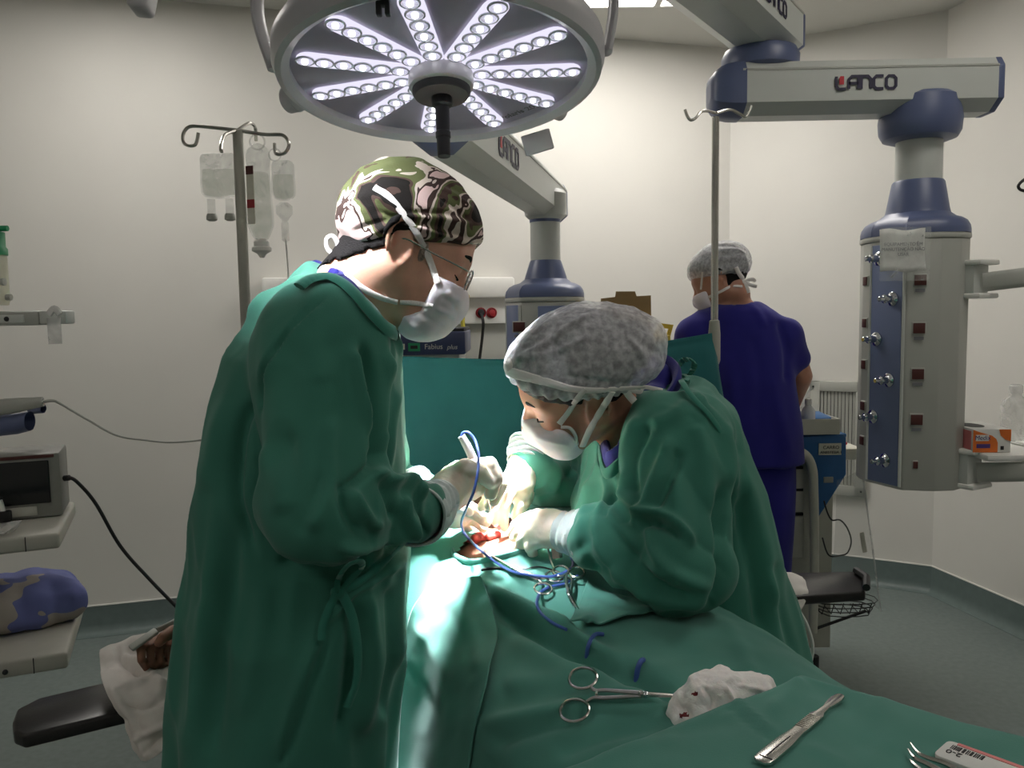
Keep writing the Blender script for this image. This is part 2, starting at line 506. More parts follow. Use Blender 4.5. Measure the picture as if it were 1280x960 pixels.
m_red = M('logo_red', (190, 32, 46), .5)
m_black = M('black_plastic', (16, 16, 18), .55, var=.1)
m_dark = M('dark_rubber', (38, 38, 40), .7, var=.1)
m_steel = M('stainless_steel', (200, 198, 192), .22, 1., var=.03, scale=60)
m_chrome = M('chrome', (215, 216, 220), .12, 1., var=.02)
m_green = cloth('green_cotton', (78, 134, 122), .3, 8)
m_gown = cloth('green_gown', (64, 125, 109), .65, 9)
m_teal = cloth('teal_drape', (38, 100, 102), .2, 6)
m_band = cloth('green_tape', (56, 124, 108), .15, 20)
m_scrub = cloth('navy_scrub', (38, 36, 120), .3, 7, var=.08)
m_skin = M('skin_light', (208, 160, 138), .5, var=.06, scale=60, sss=.25, bump=.05, bscale=400)
m_skin2 = M('skin_tan', (178, 128, 106), .5, var=.06, scale=60, sss=.2, bump=.05, bscale=400)
m_skin3 = M('skin_brown', (138, 96, 76), .55, var=.1, scale=60, sss=.12, bump=.12, bscale=300)
m_hair = M('black_hair', (18, 15, 15), .8, var=.4, scale=220, bump=.35, bscale=420, spec=.15)
m_grey = M('greying_hair', (150, 134, 124), .7, var=.5, scale=420, bump=.6, bscale=500)
m_mask = M('mask_fabric', (226, 220, 228), .8, var=.03, bump=.15, bscale=90, sss=.1)
m_strap = M('white_tape', (228, 222, 220), .8, var=.04, bump=.2, bscale=400)
m_glove = M('latex_glove', (226, 216, 196), .45, var=.04, scale=30, bump=.18, bscale=90, sss=.15)
m_glove2 = M('latex_cuff', (196, 206, 204), .5, var=.06, scale=30, bump=.3, bscale=120, sss=.1)
m_gauze = M('gauze_white', (246, 240, 238), .9, var=.04, bump=.3, bscale=250, sss=.1)
m_wcloth = cloth('white_cotton', (214, 208, 202), .3, 12, var=.04)
m_bouf = glassy('bouffant_nonwoven', (232, 232, 236), .50, 1., .16, 95, .2)
m_bag = glassy('clear_bag_plastic', (226, 230, 226), .26, .12, .12, 18)
m_fluid = glassy('clear_fluid', (232, 238, 222), .22, .05, .05, 10)
m_acryl = glassy('clear_acrylic', (205, 212, 210), .13, .05, .0, 5)
m_lens = glassy('spectacle_lens', (190, 200, 200), .15, .03, .0, 5)
m_lampface = M('lamp_face', (205, 198, 216), .3, var=.02)
m_lampbody = M('lamp_housing', (188, 186, 190), .35, var=.02)
m_cam = camo('camouflage_cotton')
m_flesh = M('wound_red', (150, 54, 48), .35, var=.3, scale=60, bump=.3, bscale=120, sss=.2)
m_blood = M('blood_stain', (110, 26, 30), .6, var=.4, scale=80)
m_card = M('cardboard', (138, 116, 84), .8, var=.05, bump=.1, bscale=120)
m_yel = M('yellow_card', (196, 170, 60), .7, var=.05)
m_cord = M('blue_cord', (62, 88, 158), .4, var=.05)
m_pen = M('white_plastic', (232, 232, 236), .35, var=.02)
m_cartblue = M('cart_blue', (30, 92, 150), .45, var=.04)
m_cartwhite = M('cart_cream', (188, 188, 176), .5, var=.03)
m_pad = M('black_vinyl_pad', (34, 32, 32), .3, var=.1, bump=.05)
m_shelf = M('shelf_beige', (172, 170, 160), .5, var=.03)
m_screen = M('dark_screen', (20, 24, 26), .15, var=.1)
m_paper = M('paper', (214, 214, 210), .8, var=.02)
m_print = M('grey_print', (120, 120, 124), .8)
m_bluewrap = cloth('blue_wrap', (78, 84, 150), .5, 14, var=.15)
m_orange = M('orange_print', (214, 110, 40), .6)
m_purple = M('purple_print', (70, 52, 120), .6)
m_red2 = M('socket_red', (150, 34, 40), .45)
m_brownred = M('outlet_brown', (78, 36, 32), .5)
m_ycord = M('yellow_hose', (188, 178, 70), .5)
m_greenpl = M('green_plastic', (40, 150, 100), .4)
m_label = M('label_cream', (206, 204, 190), .7)
m_pink = M('pink_print', (220, 130, 130), .6)
# ------------------------------------------------------------------ room shell
ZC = 2.98
def onwall(p, q, x, y):
    d = ray(x, y); n = np.array([q[1]-p[1], p[0]-q[0], 0]); t = ((p-CP) @ n)/(d @ n); return CP+d*t
A_ = PZ(115, 758, .14); C_ = PZ(1026, 690.5, .14); D_ = PZ(1165, 708, .14); E_ = PZ(1280, 757, .14)
K_ = onwall(C_, D_, 909, 690)
def ext(p, q, t): return p+(q-p)*t
L_ = ext(K_, A_, (K_[0]+3.1)/(K_[0]-A_[0]))
Rf = ext(D_, E_, (D_[1]+1.9)/(D_[1]-E_[1]))
Lf = np.array([-3.3, -1.9, 0])
pts2 = [L_[:2], K_[:2], D_[:2], Rf[:2], Lf[:2]]
names = ['back', 'corner', 'right', 'front', 'left']
cen = np.mean(pts2, 0)
def inward(a, b):
    n = np.array([-(b-a)[1], (b-a)[0]]); n = n/np.linalg.norm(n)
    return n if n @ (cen-a) > 0 else -n
for i, nm in enumerate(names):
    a, b = pts2[i], pts2[(i+1) % 5]; n = inward(a, b); t = (b-a)/np.linalg.norm(b-a)
    a2, b2 = a-t*.0, b+t*.0
    mb = MB(); mb.prism([tuple(a2), tuple(b2), tuple(b2-n*.12), tuple(a2-n*.12)], ZC+.05, c=(0, 0, ZC/2))
    tag(mb.build('wall_'+nm, m_wall, smooth=False), kind='structure')
    # coved skirting: flat upright, then curving out on to the floor
    prof = [(0, .140), (.004, .140), (.005, .05), (.010, .025), (.024, .008), (.045, .0015), (.045, 0.0), (0, 0.0)]
    G = []
    for q in (a, b):
        G.append([(q[0]+n[0]*u, q[1]+n[1]*u, z) for u, z in prof])
    mb = MB(); mb.grid(np.array(G)); tag(mb.build('baseboard_'+nm, m_base), kind='structure')
    mb = MB(); cc = (a+b)/2+n*.003
    mb.prism([tuple(a+n*.0), tuple(b), tuple(b+n*.006), tuple(a+n*.006)], .006, c=(0, 0, .143))
    tag(mb.build('trim_%d' % (i+1), m_white, smooth=False), kind='structure')
mb = MB(); mb.prism([tuple(p) for p in pts2], .06, c=(0, 0, -.03)); tag(mb.build('floor', m_floor, smooth=False), kind='structure')
mb = MB(); mb.prism([tuple(p) for p in pts2], .06, c=(0, 0, ZC+.03)); tag(mb.build('ceiling', m_ceil, smooth=False), kind='structure')
# ceiling light panels (recessed look: frame + glowing diffuser)
m_led = emitter('led_panel', (255, 250, 243), 13.5); m_led2 = emitter('led_panel_dim', (255, 250, 242), 7.5)
for k, (x, y, lab) in enumerate([(.41, 3.72, 'square LED panel in the ceiling behind the lamp rim and the right pendant arm'),
        (1.04, 3.72, 'square LED panel in the ceiling above the right pendant joint'),
        (-1.5, 3.0, 'square LED panel in the ceiling over the drip stand'),
        (1.5, 1.6, 'square LED panel in the ceiling over the right side of the room'),
        (-1.5, -.3, 'square LED panel in the ceiling behind the camera on the left'), (1.3, -.3, 'square LED panel in the ceiling behind the camera on the right')]):
    t = thing('ceiling_light', lab, 'ceiling light', (x, y, ZC), 'ceiling light panels')
    mb = MB(); mb.prism([(-.3, -.3), (.3, -.3), (.3, .3), (-.3, .3)], .006, c=(x, y, ZC-.006)); mb.build('diffuser', m_led if k < 3 else m_led2, t, smooth=False)
    mb = MB()
    for sx, sy, w, d in ((0, .308, .632, .016), (0, -.308, .632, .016), (.308, 0, .016, .6), (-.308, 0, .016, .6)):
        mb.box((x+sx, y+sy, ZC-.008), (w, d, .016))
    mb.build('frame', m_white, t, smooth=False)

# ------------------------------------------------------------------ pendants
def logo(c, R, h, parent, name='logo'):
    """five squared letters, the first one with a red corner piece; local x along text, y up, z out"""
    mb = MB(); p = h*1.02; w0 = -2.45*p
    def st(i, pts, m=0):
        mb.m = m; stroke_ribbon(mb, [((w0/h+i*1.02+a*.98)*h+.0*h, (b-.5)*h) for a, b in pts], .235*h, .0012, R, c)
    st(0, [(0, 1), (0, .25), (.2, 0), (.8, 0)])
    for i, ch in enumerate('ANCO'):
        for pl in GL[ch]: st(i+1, pl)
    mb.m = 1
    q = [((w0/h+a)*h, (b-.5)*h) for a, b in ((.24, .36), (.24, .85), (.32, 1.02), (.62, 1.02), (.62, .36))]
    mb.prism(q, .0012, R, np.array(c)+np.asarray(R)[:, 2]*.0008)
    return mb.build(name, [m_navy, m_red], parent, smooth=False)
def arm_section(w, h, b=.28):
    return [(-w/2, -h*.30), (-w/2+w*b, -h/2), (w/2-w*b, -h/2), (w/2, -h*.30), (w/2, h*.32), (w/2-w*.12, h/2), (-w/2+w*.12, h/2), (-w/2, h*.32)]
def pendant_arm(t, a, b, w, h, capa, capb, chamfer_b=True):
    """box-section arm from a to b (axis centres); blue rounded cap at a, dark trim end at b"""
    a = np.array(a, float); b = np.array(b, float); L = np.linalg.norm(b-a); ax = (b-a)/L
    R = np.column_stack([np.cross([0, 0, 1], ax), [0, 0, 1], ax])
    mb = MB(); mb.prism(arm_section(w, h), L, R, (a+b)/2); o = mb.build('arm', m_arm, t, sharp=20)
    mb = MB()
    for s in (-1, 1): mb.box((a+b)/2+R[:, 0]*s*w*.5+np.array([0, 0, h*.325]), (.004, .006, L), R)
    mb.build('groove', m_body, o, smooth=False)
    if capa:
        mb = MB(); n = 7; rings = []
        sec = np.array(arm_section(w*1.03, h*1.03, .3))
        for i in range(n):
            th = i/(n-1)*PI/2; s = math.cos(th)**.45 if i < n-1 else .35; d = -capa*math.sin(th)
            rings.append(np.array([a+R[:, 0]*x*s*.98+R[:, 1]*y*s+ax*d for x, y in sec]))
        rings.insert(0, np.array([a+R[:, 0]*x+R[:, 1]*y+ax*.012 for x, y in sec]))
        G = np.array(rings); G = np.concatenate([G, G[:, :1]], 1); mb.grid(G); k = len(sec)
        mb.add(rings[-1], [tuple(range(k))]); mb.add(rings[0], [tuple(range(k-1, -1, -1))])
        mb.build('end_cap', m_blue, t, sharp=50)
    if capb:
        mb = MB(); mb.prism(arm_section(w*1.02, h*1.02), .02, R, b+ax*.008, bev=.004); mb.build('end_trim', m_blue, t, sharp=30)
    return R, ax
def plan_prism(mb, poly, c, z0, z1, bev=.004):
    mb.prism([(x+c[0], y+c[1]) for x, y in poly], z1-z0, c=(0, 0, (z0+z1)/2), bev=bev)
BODY = [(-.146, .05), (-.143, .004), (-.140, -.006), (-.098, -.122), (-.090, -.133), (.0, -.155), (.062, -.15), (.105, -.118), (.128, -.07), (.135, 0), (.135, .1), (.05, .15), (-.08, .15), (-.135, .1)]
def pendant_column(t, c, z0, z1, s, zcol, ztube, zj, rc_=(.092, .077), rt=.068, mirror=False):
    c = np.array(c, float); f = -1 if mirror else 1
    poly = [(x*s*f, y*s) for x, y in BODY]
    if mirror: poly = poly[::-1]
    mb = MB(); plan_prism(mb, poly, c, z0, z1); col = mb.build('column', m_body, t, sharp=25)
    # blue service panel on the chamfered face
    p1 = np.array([BODY[2][0]*f, BODY[2][1]])*s+c; p2 = np.array([BODY[3][0]*f, BODY[3][1]])*s+c
    if mirror: p1, p2 = p2, p1
    d = (p2-p1)/np.linalg.norm(p2-p1); n = np.array([d[1], -d[0]])
    mb = MB(); q = [p1-n*.004, p2-n*.004, p2+n*.004, p1+n*.004]
    mb.prism([tuple(v) for v in q], z1-z0-.02, c=(0, 0, (z0+z1)/2), bev=.002); mb.build('service_panel', m_panel, t, sharp=30)
    # two trim strips flanking it
    mb = MB()
    for p in (p1-d*.004, p2+d*.006): mb.tube([(p[0]+n[0]*.002, p[1]+n[1]*.002, z0+.01), (p[0]+n[0]*.002, p[1]+n[1]*.002, z1-.01)], .005, 8)
    mb.build('trim_strip', m_arm, t)
    # top cap: rim then dome into the conical collar
    mb = MB(); plan_prism(mb, [(x*1.03, y*1.03) for x, y in poly], c, z1, z1+.018, .006); mb.build('cap_rim', m_body, t, sharp=25)
    base = np.array(catmull([(x, y, 0) for x, y in poly], 4, True)); k = len(base); ang = np.arctan2(base[:, 1], base[:, 0])
    circ = np.stack([np.cos(ang), np.sin(ang), 0*ang], 1)*rc_[0]
    rings = []
    for u, z in ((1.02, .018), (1.02, .03), (.97, .043), (.8, .058), (.5, .068), (.15, .074), (0, .09)):
        rings.append(base*u*1.0+circ*(1-u)*(1.15 if u > 0 else 1)+np.array([c[0], c[1], z1+z]))
    G = np.array(rings); G = np.concatenate([G, G[:, :1]], 1); mb = MB(); mb.grid(G); mb.build('cap_dome', m_blue, t, sharp=60)
    mb = MB(); mb.lathe([(rc_[0]+.012, z1+.07), (rc_[0]+.004, z1+.085), (rc_[0], z1+.1), (rc_[1], zcol-.006), (rc_[1]-.004, zcol)], (c[0], c[1], 0)); mb.build('collar', m_blue, t)
    mb = MB(); mb.lathe([(rt, zcol-.02), (rt, ztube+.01)], (c[0], c[1], 0)); mb.build('tube', m_arm, t)
    return p1, p2, n, d, poly
# --- right pendant
cR = np.array([1.295, 2.6])
t = thing('ceiling_pendant', 'large grey and blue ceiling service pendant with paper notice, in front of the right wall', 'medical pendant', (cR[0], cR[1], .938), 'ceiling service pendants')
PR = t
p1, p2, n, d, poly = pendant_column(t, cR, .938, 1.71, 1., 1.90, 2.03, 2.15)
mb = MB(); mb.lathe([(.085, 2.022), (.108, 2.03), (.119, 2.05), (.122, 2.085), (.118, 2.115), (.112, 2.15), (.10, 2.16)], (cR[0], cR[1], 0)); mb.build('swivel_joint', m_blue, t)
zc = 2.178
Ra, ax = pendant_arm(t, (.715, 2.6, zc), (1.485, 2.59, zc), .17, .155, .085, True)
fr = np.column_stack([[1, -.013, 0], [0, 0, 1], [-.013, -1, 0]])
logo((1.086, 2.5075, zc+.004), np.column_stack([[1, 0, 0], [0, 0, 1], [0, -1, 0]]), .037, t)
# gas outlets, sockets on the column
def outlet(c, n, t, s=1.):
    n3 = np.array([n[0], n[1], 0]); R = frame(n3, (0, 0, 1))
    mb = MB(); mb.lathe([(.022*s, 0), (.022*s, .006), (.016*s, .010), (.0115*s, .012), (.0115*s, .028), (.0135*s, .029), (.0135*s, .036), (.008*s, .039), (.008*s, .056), (.006*s, .058)], c, R, 18)
    mb.build('gas_outlet', m_chrome, t)
pm = (p1+p2)/2
for k, (u, z) in enumerate(((-.03, 1.66), (.028, 1.533), (-.034, 1.408), (.02, 1.281), (-.042, 1.159), (.012, 1.026))):
    q = pm+d*u+n*.003; outlet((q[0], q[1], z-.003), n, t)
def socket(c, n, t, w=.042, h=.036, lab=True):
    n3 = np.array([n[0], n[1], 0]); R = np.column_stack([np.cross([0, 0, 1], n3), [0, 0, 1], n3])
    mb = MB(); mb.box(c, (w*1.16, h*1.2, .006), R, .002); o = mb.build('socket', m_body, t)
    mb = MB(); mb.box(np.array(c)+n3*.004, (w, h, .004), R, .002); mb.build('socket_insert', m_brownred, o)
    if lab:
        mb = MB(); mb.box(np.array(c)+n3*.003+np.array([0, 0, -h*.95]), (w*.8, h*.3, .002), R); mb.build('socket_label', m_print, o)
ga = np.array(BODY[4]); gb = np.array(BODY[5]); gd = (gb-ga)/np.linalg.norm(gb-ga); gn = np.array([gd[1], -gd[0]])
q = cR+(ga+gb)/2-gd*.012+gn*.002
for z in (1.585, 1.44, 1.30, 1.16): socket((q[0], q[1], z), gn, t, .034, .032)
socket((q[0], q[1], 1.02), gn, t, .014, .022, False)
ln = np.array([-1, -.05]); ln /= np.linalg.norm(ln)
for z in (1.59, 1.455, 1.32, 1.185, 1.07):
    socket((cR[0]-.1455, cR[1]+.028, z), ln, t, .026, .028, False)
# paper notice taped to the column top
nn = np.array([.0, -1.]); 
a0 = P(1098, 297, 2.44)[:2]; b0 = P(1155, 293, 2.435)[:2]
G = []
for i in range(9):
    z = 1.735-.125*i/8
    G.append([(a0[0]+(b0[0]-a0[0])*j/10, a0[1]+(b0[1]-a0[1])*j/10-.004*math.sin(j*.9+i*.5)-.012*(i/8)**2-.006, z+.003*math.sin(j*.8)) for j in range(11)])
t2 = thing('paper_notice', 'white paper notice in a clear sleeve taped to the right pendant column', 'notice', (a0[0]+.07, a0[1], 1.73))
mb = MB(); mb.grid(G); sh = mb.build('sheet', m_paper, t2, solid=.0006)
Rp = np.column_stack([[1, 0, 0], [0, 0, 1], [0, -1, 0]])
for tx, dz, w in (('EQUIPAMENTO EM', -.045, 1), ('MANUTENÇÃO NÃO', -.060, 1), ('USAR', -.075, 1)):
    text_mesh(tx, .0135, Rp, (a0[0]+.066, a0[1]-.020, 1.735+dz), m_print, 'printed_line', t2, .0003)
mb = MB(); mb.grid([[(a0[0]-.004+.15*j/6, a0[1]-.022-.004*math.sin(j), 1.74-.158*i/6) for j in range(7)] for i in range(7)])
mb.build('clear_sleeve', m_bag, t2)
# two bracket arms on the right of the column
def bracket(zc, h, ye):
    mb = MB(); mb.box((cR[0]+.115, cR[1]-.115, zc), (.075, .06, h*1.5), yawR(.5), .006)
    o = mb.build('clamp', m_arm, PR, sharp=30)
    mb = MB()
    for s in (-1, 1):
        mb = MB(); mb.box((cR[0]+.128, cR[1]-.125, zc+s*h*.72), (.1, .075, .016), yawR(.5), .006); mb.build('clamp_plate', m_white, o, sharp=30)
    pts = catmull([(cR[0]+.13, cR[1]-.15, zc-.01), (cR[0]+.21, cR[1]-.2, zc+.0), (cR[0]+.34, cR[1]-.24, zc+.012), (cR[0]+.6, cR[1]-.26, zc+.02)], 8)
    mb = MB(); mb.tube(pts, h*.37, 12, flat=(.3, 1.1), up=(0, 0, 1)); mb.build('bracket_arm', m_body, PR, sharp=50)
bracket(1.585, .07, 0); bracket(1.005, .075, 0)
mb = MB(); mb.box((cR[0]+.34, cR[1]-.05, 1.05), (.44, .34, .02), None, .006); shelfR = mb.build('shelf', m_white, PR, sharp=30)
# upper arm + ceiling mount
pa = np.array([.385, 2.03, 2.39]); pb = np.array([.865, 2.72, 2.39])
pendant_arm(t, pa, pb, .2, .155, .12, True)
mb = MB(); mb.lathe([(.105, 2.25), (.118, 2.258), (.12, 2.295), (.11, 2.315)], (.80, 2.63, 0)); mb.build('elbow_joint', m_blue, t)
axu = (pb-pa)/np.linalg.norm(pb-pa); side = np.array([axu[1], -axu[0], 0])
_s = min(np.linspace(.3, .82, 105), key=lambda s_: abs(pix(pa+axu*s_+side*.1015)[0]-971))
logo(pa+axu*_s+side*.1015+np.array([0, 0, .002]), np.column_stack([axu, [0, 0, 1], side]), .04, t)
mb = MB(); mb.lathe([(.1, 2.44), (.1, 2.5), (.075, 2.52), (.075, 2.95), (.15, 2.99), (.15, ZC-.001)], (pa[0]+.03, pa[1]+.04, 0)); mb.build('ceiling_mount', m_arm, t)
# --- centre pendant
cM = np.array([.135, 3.1])
t = thing('ceiling_pendant', 'grey and blue ceiling pendant standing behind the surgeon under the round lamp', 'medical pendant', (cM[0], cM[1], .8), 'ceiling service pendants')
p1, p2, n, d, poly = pendant_column(t, cM, .8, 1.545, 1.06, 1.705, 1.86, 1.9, (.078, .06), .057)
BODYM = BODY
mb = MB(); mb.lathe([(.059, 1.845), (.059, 1.857)], (cM[0], cM[1], 0)); mb.build('tube_ring', m_blue, t)
mb = MB(); mb.lathe([(.058, 1.855), (.075, 1.87), (.082, 1.90), (.082, 1.95), (.07, 1.965)], (cM[0], cM[1], 0)); mb.build('swivel_joint', m_arm, t)
# blue front panel, sockets
ga = np.array(BODY[4])*1.06; gb = np.array(BODY[5])*1.06; gd = (gb-ga)/np.linalg.norm(gb-ga); gn = np.array([gd[1], -gd[0]])
Rg = np.column_stack([[gd[0], gd[1], 0], [0, 0, 1], [gn[0], gn[1], 0]])
q = cM+gb+gd*.03
mb = MB(); mb.box((cM[0]+.03, cM[1]-.168, 1.17), (.135, .012, .72), yawR(.0), .003); mb.build('front_panel', m_panel, t)
outlet((cM[0]+.012, cM[1]-.175, 1.49), np.array([0, -1.]), t)
socket((cM[0]-.105, cM[1]-.137, 1.455), np.array([-.3, -.954]), t, .045, .035); socket((cM[0]-.105, cM[1]-.137, 1.35), np.array([-.3, -.954]), t, .045, .035)
u = np.array([-.216, -.976, 0]); pf = np.array([.170, 3.34, 1.945]); pn = pf+u*1.50
pendant_arm(t, pn, pf, .13, .155, .1, True)
sd = np.array([.976, -.216, 0])
_s = min(np.linspace(.2, 1.5, 131), key=lambda s_: abs(pix(pf+u*s_+sd*.066)[0]-637))
logo(pf+u*_s+sd*.066+np.array([0, 0, .002]), np.column_stack([-u, [0, 0, 1], sd]), .05, t)
mb = MB(); mb.lathe([(.095, 2.05), (.095, 2.10), (.07, 2.12), (.07, 2.95), (.14, 2.99), (.14, ZC-.001)], (pn[0]-u[0]*.05, pn[1]-u[1]*.05, 0)); mb.build('ceiling_mount', m_arm, t)
# ------------------------------------------------------------------ surgical lamp
LC = P(551, 92, 1.46)                       # centre of the light-emitting face
ln_ = np.array([.03, -math.sin(R_(10)), -math.cos(R_(10))]); ln_ /= np.linalg.norm(ln_)
LR = frame(ln_, (1, 0, 0))                 # local z = beam direction, x to the right, y away/up
RL = .287
t = thing('surgical_light', 'round LED operating lamp with radial light strips and black handle over the operating site', 'operating lamp', LC)
LAMP = t
mb = MB(); mb.lathe([(.03, -.10), (.14, -.092), (.23, -.07), (.275, -.05), (RL, -.03), (RL, -.005), (RL-.006, .012), (RL-.016, .016), (RL-.030, .008), (RL-.030, -.012)], LC, LR, 72)
mb.build('housing', m_lampbody, t, sharp=40)
mb = MB(); mb.lathe([(.0001, -.004), (RL-.028, -.004)], LC, LR, 64); mb.build('face_plate', m_lampface, t)
m_ledbar = emitter('led_strip', (232, 228, 250), 1.05)
m_leddot = emitter('led_dot', (250, 250, 255), 4.)
m_lensring = M('led_lens', (225, 225, 235), .15, var=.02)
def lp(a, r, z=0.): return LC+LR @ np.array([r*math.cos(a), r*math.sin(a), z])
NB = 11
for k in range(NB):
    a = R_(358+360/11*k)
    ca, sa = math.cos(a), math.sin(a); Rk = LR @ np.array([[ca, -sa, 0], [sa, ca, 0], [0, 0, 1]])
    r0, r1, w = .060, .226, .0205
    poly = [(r1+w*math.sin(th), w*math.cos(th)) for th in np.linspace(0, PI, 9)]+[(r0-w*.6*math.sin(th), -w*.85*math.cos(th)) for th in np.linspace(0, PI, 9)]
    poly = poly[::-1]
    mb = MB(); mb.prism(poly, .006, Rk, LC, bev=.0015, seg=1); o = mb.build('light_strip', m_ledbar, t, sharp=30)
    for i in range(6):
        mb = MB()
        r = r0+.012+(r1-r0-.006)*i/5
        mb.m = 1; mb.lathe([(.0165, .003), (.0165, .0048), (.0135, .0052), (.0135, .003)], LC+Rk @ np.array([r, 0, 0]), Rk, 16)
        mb.m = 0; mb.lathe([(.0055, .003), (.0055, .0075), (.003, .0095), (.0001, .010)], LC+Rk @ np.array([r, 0, 0]), Rk, 10)
        mb.build('led', [m_leddot, m_lensring], o)
mb = MB(); mb.lathe([(.056, -.004), (.058, .02), (.056, .026), (.05, .03)], LC, LR, 40); mb.build('hub', m_lampbody, t)
mb = MB(); mb.lathe([(.051, .026), (.051, .036), (.047, .042), (.02, .044), (.0001, .044)], LC, LR, 40); mb.build('hub_cap', m_dark, t)
mb = MB(); mb.lathe([(.018, .04), (.018, .058), (.0125, .062), (.0118, .105), (.0132, .107), (.0132, .116), (.0118, .118), (.011, .15), (.0001, .15)], LC, LR, 20)
mb.build('sterile_handle', m_black, t, sharp=30)
text_mesh('Polaris 200', .0215, LR @ _rz(R_(38)), lp(R_(-52), .226, -.002), m_print, 'lettering', t, .0004)
# side handles: knob at the left, flat plate at the right, pad at the far edge
def rimdir(px, py):
    d0 = ray(px, py); tt = ((LC-CP) @ ln_)/(d0 @ ln_); q = LR.T @ (CP+d0*tt-LC); return math.atan2(q[1], q[0])
a = R_(206); q0 = lp(a, RL-.03, -.035); q1 = lp(a, RL+.06, -.035)
mb = MB(); mb.cyl(q0, q1, .026); mb.cyl(lp(a, RL+.035, -.035), lp(a, RL+.04, -.035), .0275); mb.build('side_knob', m_lampbody, t)
a = R_(-48); q0 = lp(a, RL-.02, -.03); q1 = lp(a, RL+.055, -.03)
mb = MB(); mb.cyl(q0, q1, .018); o = mb.build('side_knob', m_lampbody, t)
mb = MB(); ca, sa = math.cos(a), math.sin(a)
mb.box(P(672, 178, q1[1]), (.062, .008, .042), yawR(.25) @ np.array([[.96, -.28, 0], [0, 0, -1], [.28, .96, 0]]).T @ np.eye(3) if False else frame((.15, -1, -.15), (1, 0, .28)) @ np.array([[1, 0, 0], [0, 0, 1], [0, -1, 0]]), .003)
mb.build('control_plate', m_lampbody, t)
mb = MB(); mb.tube(catmull([lp(R_(245), RL-.02, -.03), lp(R_(247), RL+.02, -.035), lp(R_(255), RL+.03, -.037), lp(R_(264), RL+.02, -.035), lp(R_(266), RL-.02, -.03)], 6), .014, 10); mb.build('grip', m_lampbody, t)
# yoke: an arc round the back of the housing and a post up to the ceiling
yk = [lp(R_(180+4), RL+.012, -.03), lp(R_(178), RL+.03, -.14), lp(R_(165), RL-.02, -.26), lp(R_(140), RL-.12, -.34), lp(R_(90), .06, -.38), lp(R_(40), RL-.12, -.34), lp(R_(15), RL-.02, -.26), lp(R_(2), RL+.022, -.14), lp(R_(-2), RL+.008, -.03)]
mb = MB(); mb.tube(catmull(yk, 8), .03, 14, flat=(.75, .3), up=(LC-np.array(catmull(yk, 8)))); mb.build('yoke', m_lampbody, t)
top = lp(R_(90), .06, -.38)
mb = MB(); mb.cyl(top+np.array([0, 0, -.02]), top+np.array([0, 0, .16]), .04)
mb.tube(catmull([top+np.array([0, 0, .15]), top+np.array([-.05, .25, .2]), top+np.array([-.1, .9, .28])], 8), .04, 14)
mb.cyl(top+np.array([-.1, .9, .2]), np.array([top[0]-.1, top[1]+.9, ZC-.001]), .05); mb.build('support_arm', m_lampbody, t)
# small black clip hanging over the rim at the camera side
q = P(479, 4, LC[1]-.24)
t2 = thing('cable_clip', 'small black clip hanging down over the bright rim of the operating lamp', 'clip', q)
mb = MB(); mb.box(q+np.array([0, 0, .02]), (.020, .016, .05), None, .003); 
for s in (-1, 1): mb.box(q+np.array([s*.0065, 0, -.008]), (.008, .014, .02), None, .002)
mb.build('clip_body', m_black, t2)
# arm tip hanging from above, upper left
t2 = thing('lamp_arm', 'grey arm end of a second lamp hanging from above at upper left', 'lamp arm', P(182, 10, 1.9))
q = P(184, 12, 1.9)
mb = MB(); mb.box(q+np.array([0, 0, .06]), (.046, .06, .15), frame((.12, .25, 1), (1, 0, 0)), .012, 3); mb.build('arm_tip', m_lampbody, t2, sharp=30)
mb = MB(); mb.tube([q+np.array([.01, .03, .12]), q+np.array([.05, .2, .55]), np.array([q[0]+.05, q[1]+.2, ZC-.001])], .03, 12); mb.build('arm_rod', m_lampbody, t2)

# ------------------------------------------------------------------ drip stand (left) and its bags
IV = P(305, 300, 2.2)
tp = P(297, 163, 2.2)
t = thing('drip_stand', 'grey drip stand with four curled hooks behind the surgeon at left', 'drip stand', (tp[0], tp[1], 0))
mb = MB(); mb.cyl((tp[0], tp[1], .06), (tp[0], tp[1], tp[2]), .0165, .0135); mb.build('pole', m_shelf, t)
mb = MB()
for k in range(5):
    a = 2*PI*k/5; mb.tube([(tp[0], tp[1], .09), (tp[0]+.28*math.cos(a), tp[1]+.28*math.sin(a), .07)], .013, 10)
mb.build('base', m_shelf, t)
for k in range(5):
    a = 2*PI*k/5; q = (tp[0]+.28*math.cos(a), tp[1]+.28*math.sin(a), .026)
    mb = MB(); mb.cyl((q[0]-.012*math.sin(a), q[1]+.012*math.cos(a), .026), (q[0]+.012*math.sin(a), q[1]-.012*math.cos(a), .026), .026); mb.build('castor', m_dark, t)
def hookpath(L, dy=0.): return [P(x, y, 2.2+o) for x, y, o in L]
for L in ([(297, 163, 0), (262, 159, 0), (238, 158, 0), (229, 168, 0), (231, 180, 0), (244, 181, 0), (248, 166, 0)],
          [(297, 163, 0), (282, 168, -.06), (277, 178, -.1), (276, 188, -.12), (279, 189, -.12)],
          [(297, 163, 0), (312, 154, .06), (319, 160, .1), (320, 176, .12)],
          [(297, 163, 0), (330, 168, 0), (353, 169, 0), (361, 180, 0), (356, 191, 0), (345, 192, 0), (343, 179, 0)]):
    mb = MB(); mb.tube(catmull(hookpath(L), 6), .0048, 8); mb.build('hook', m_steel, t)
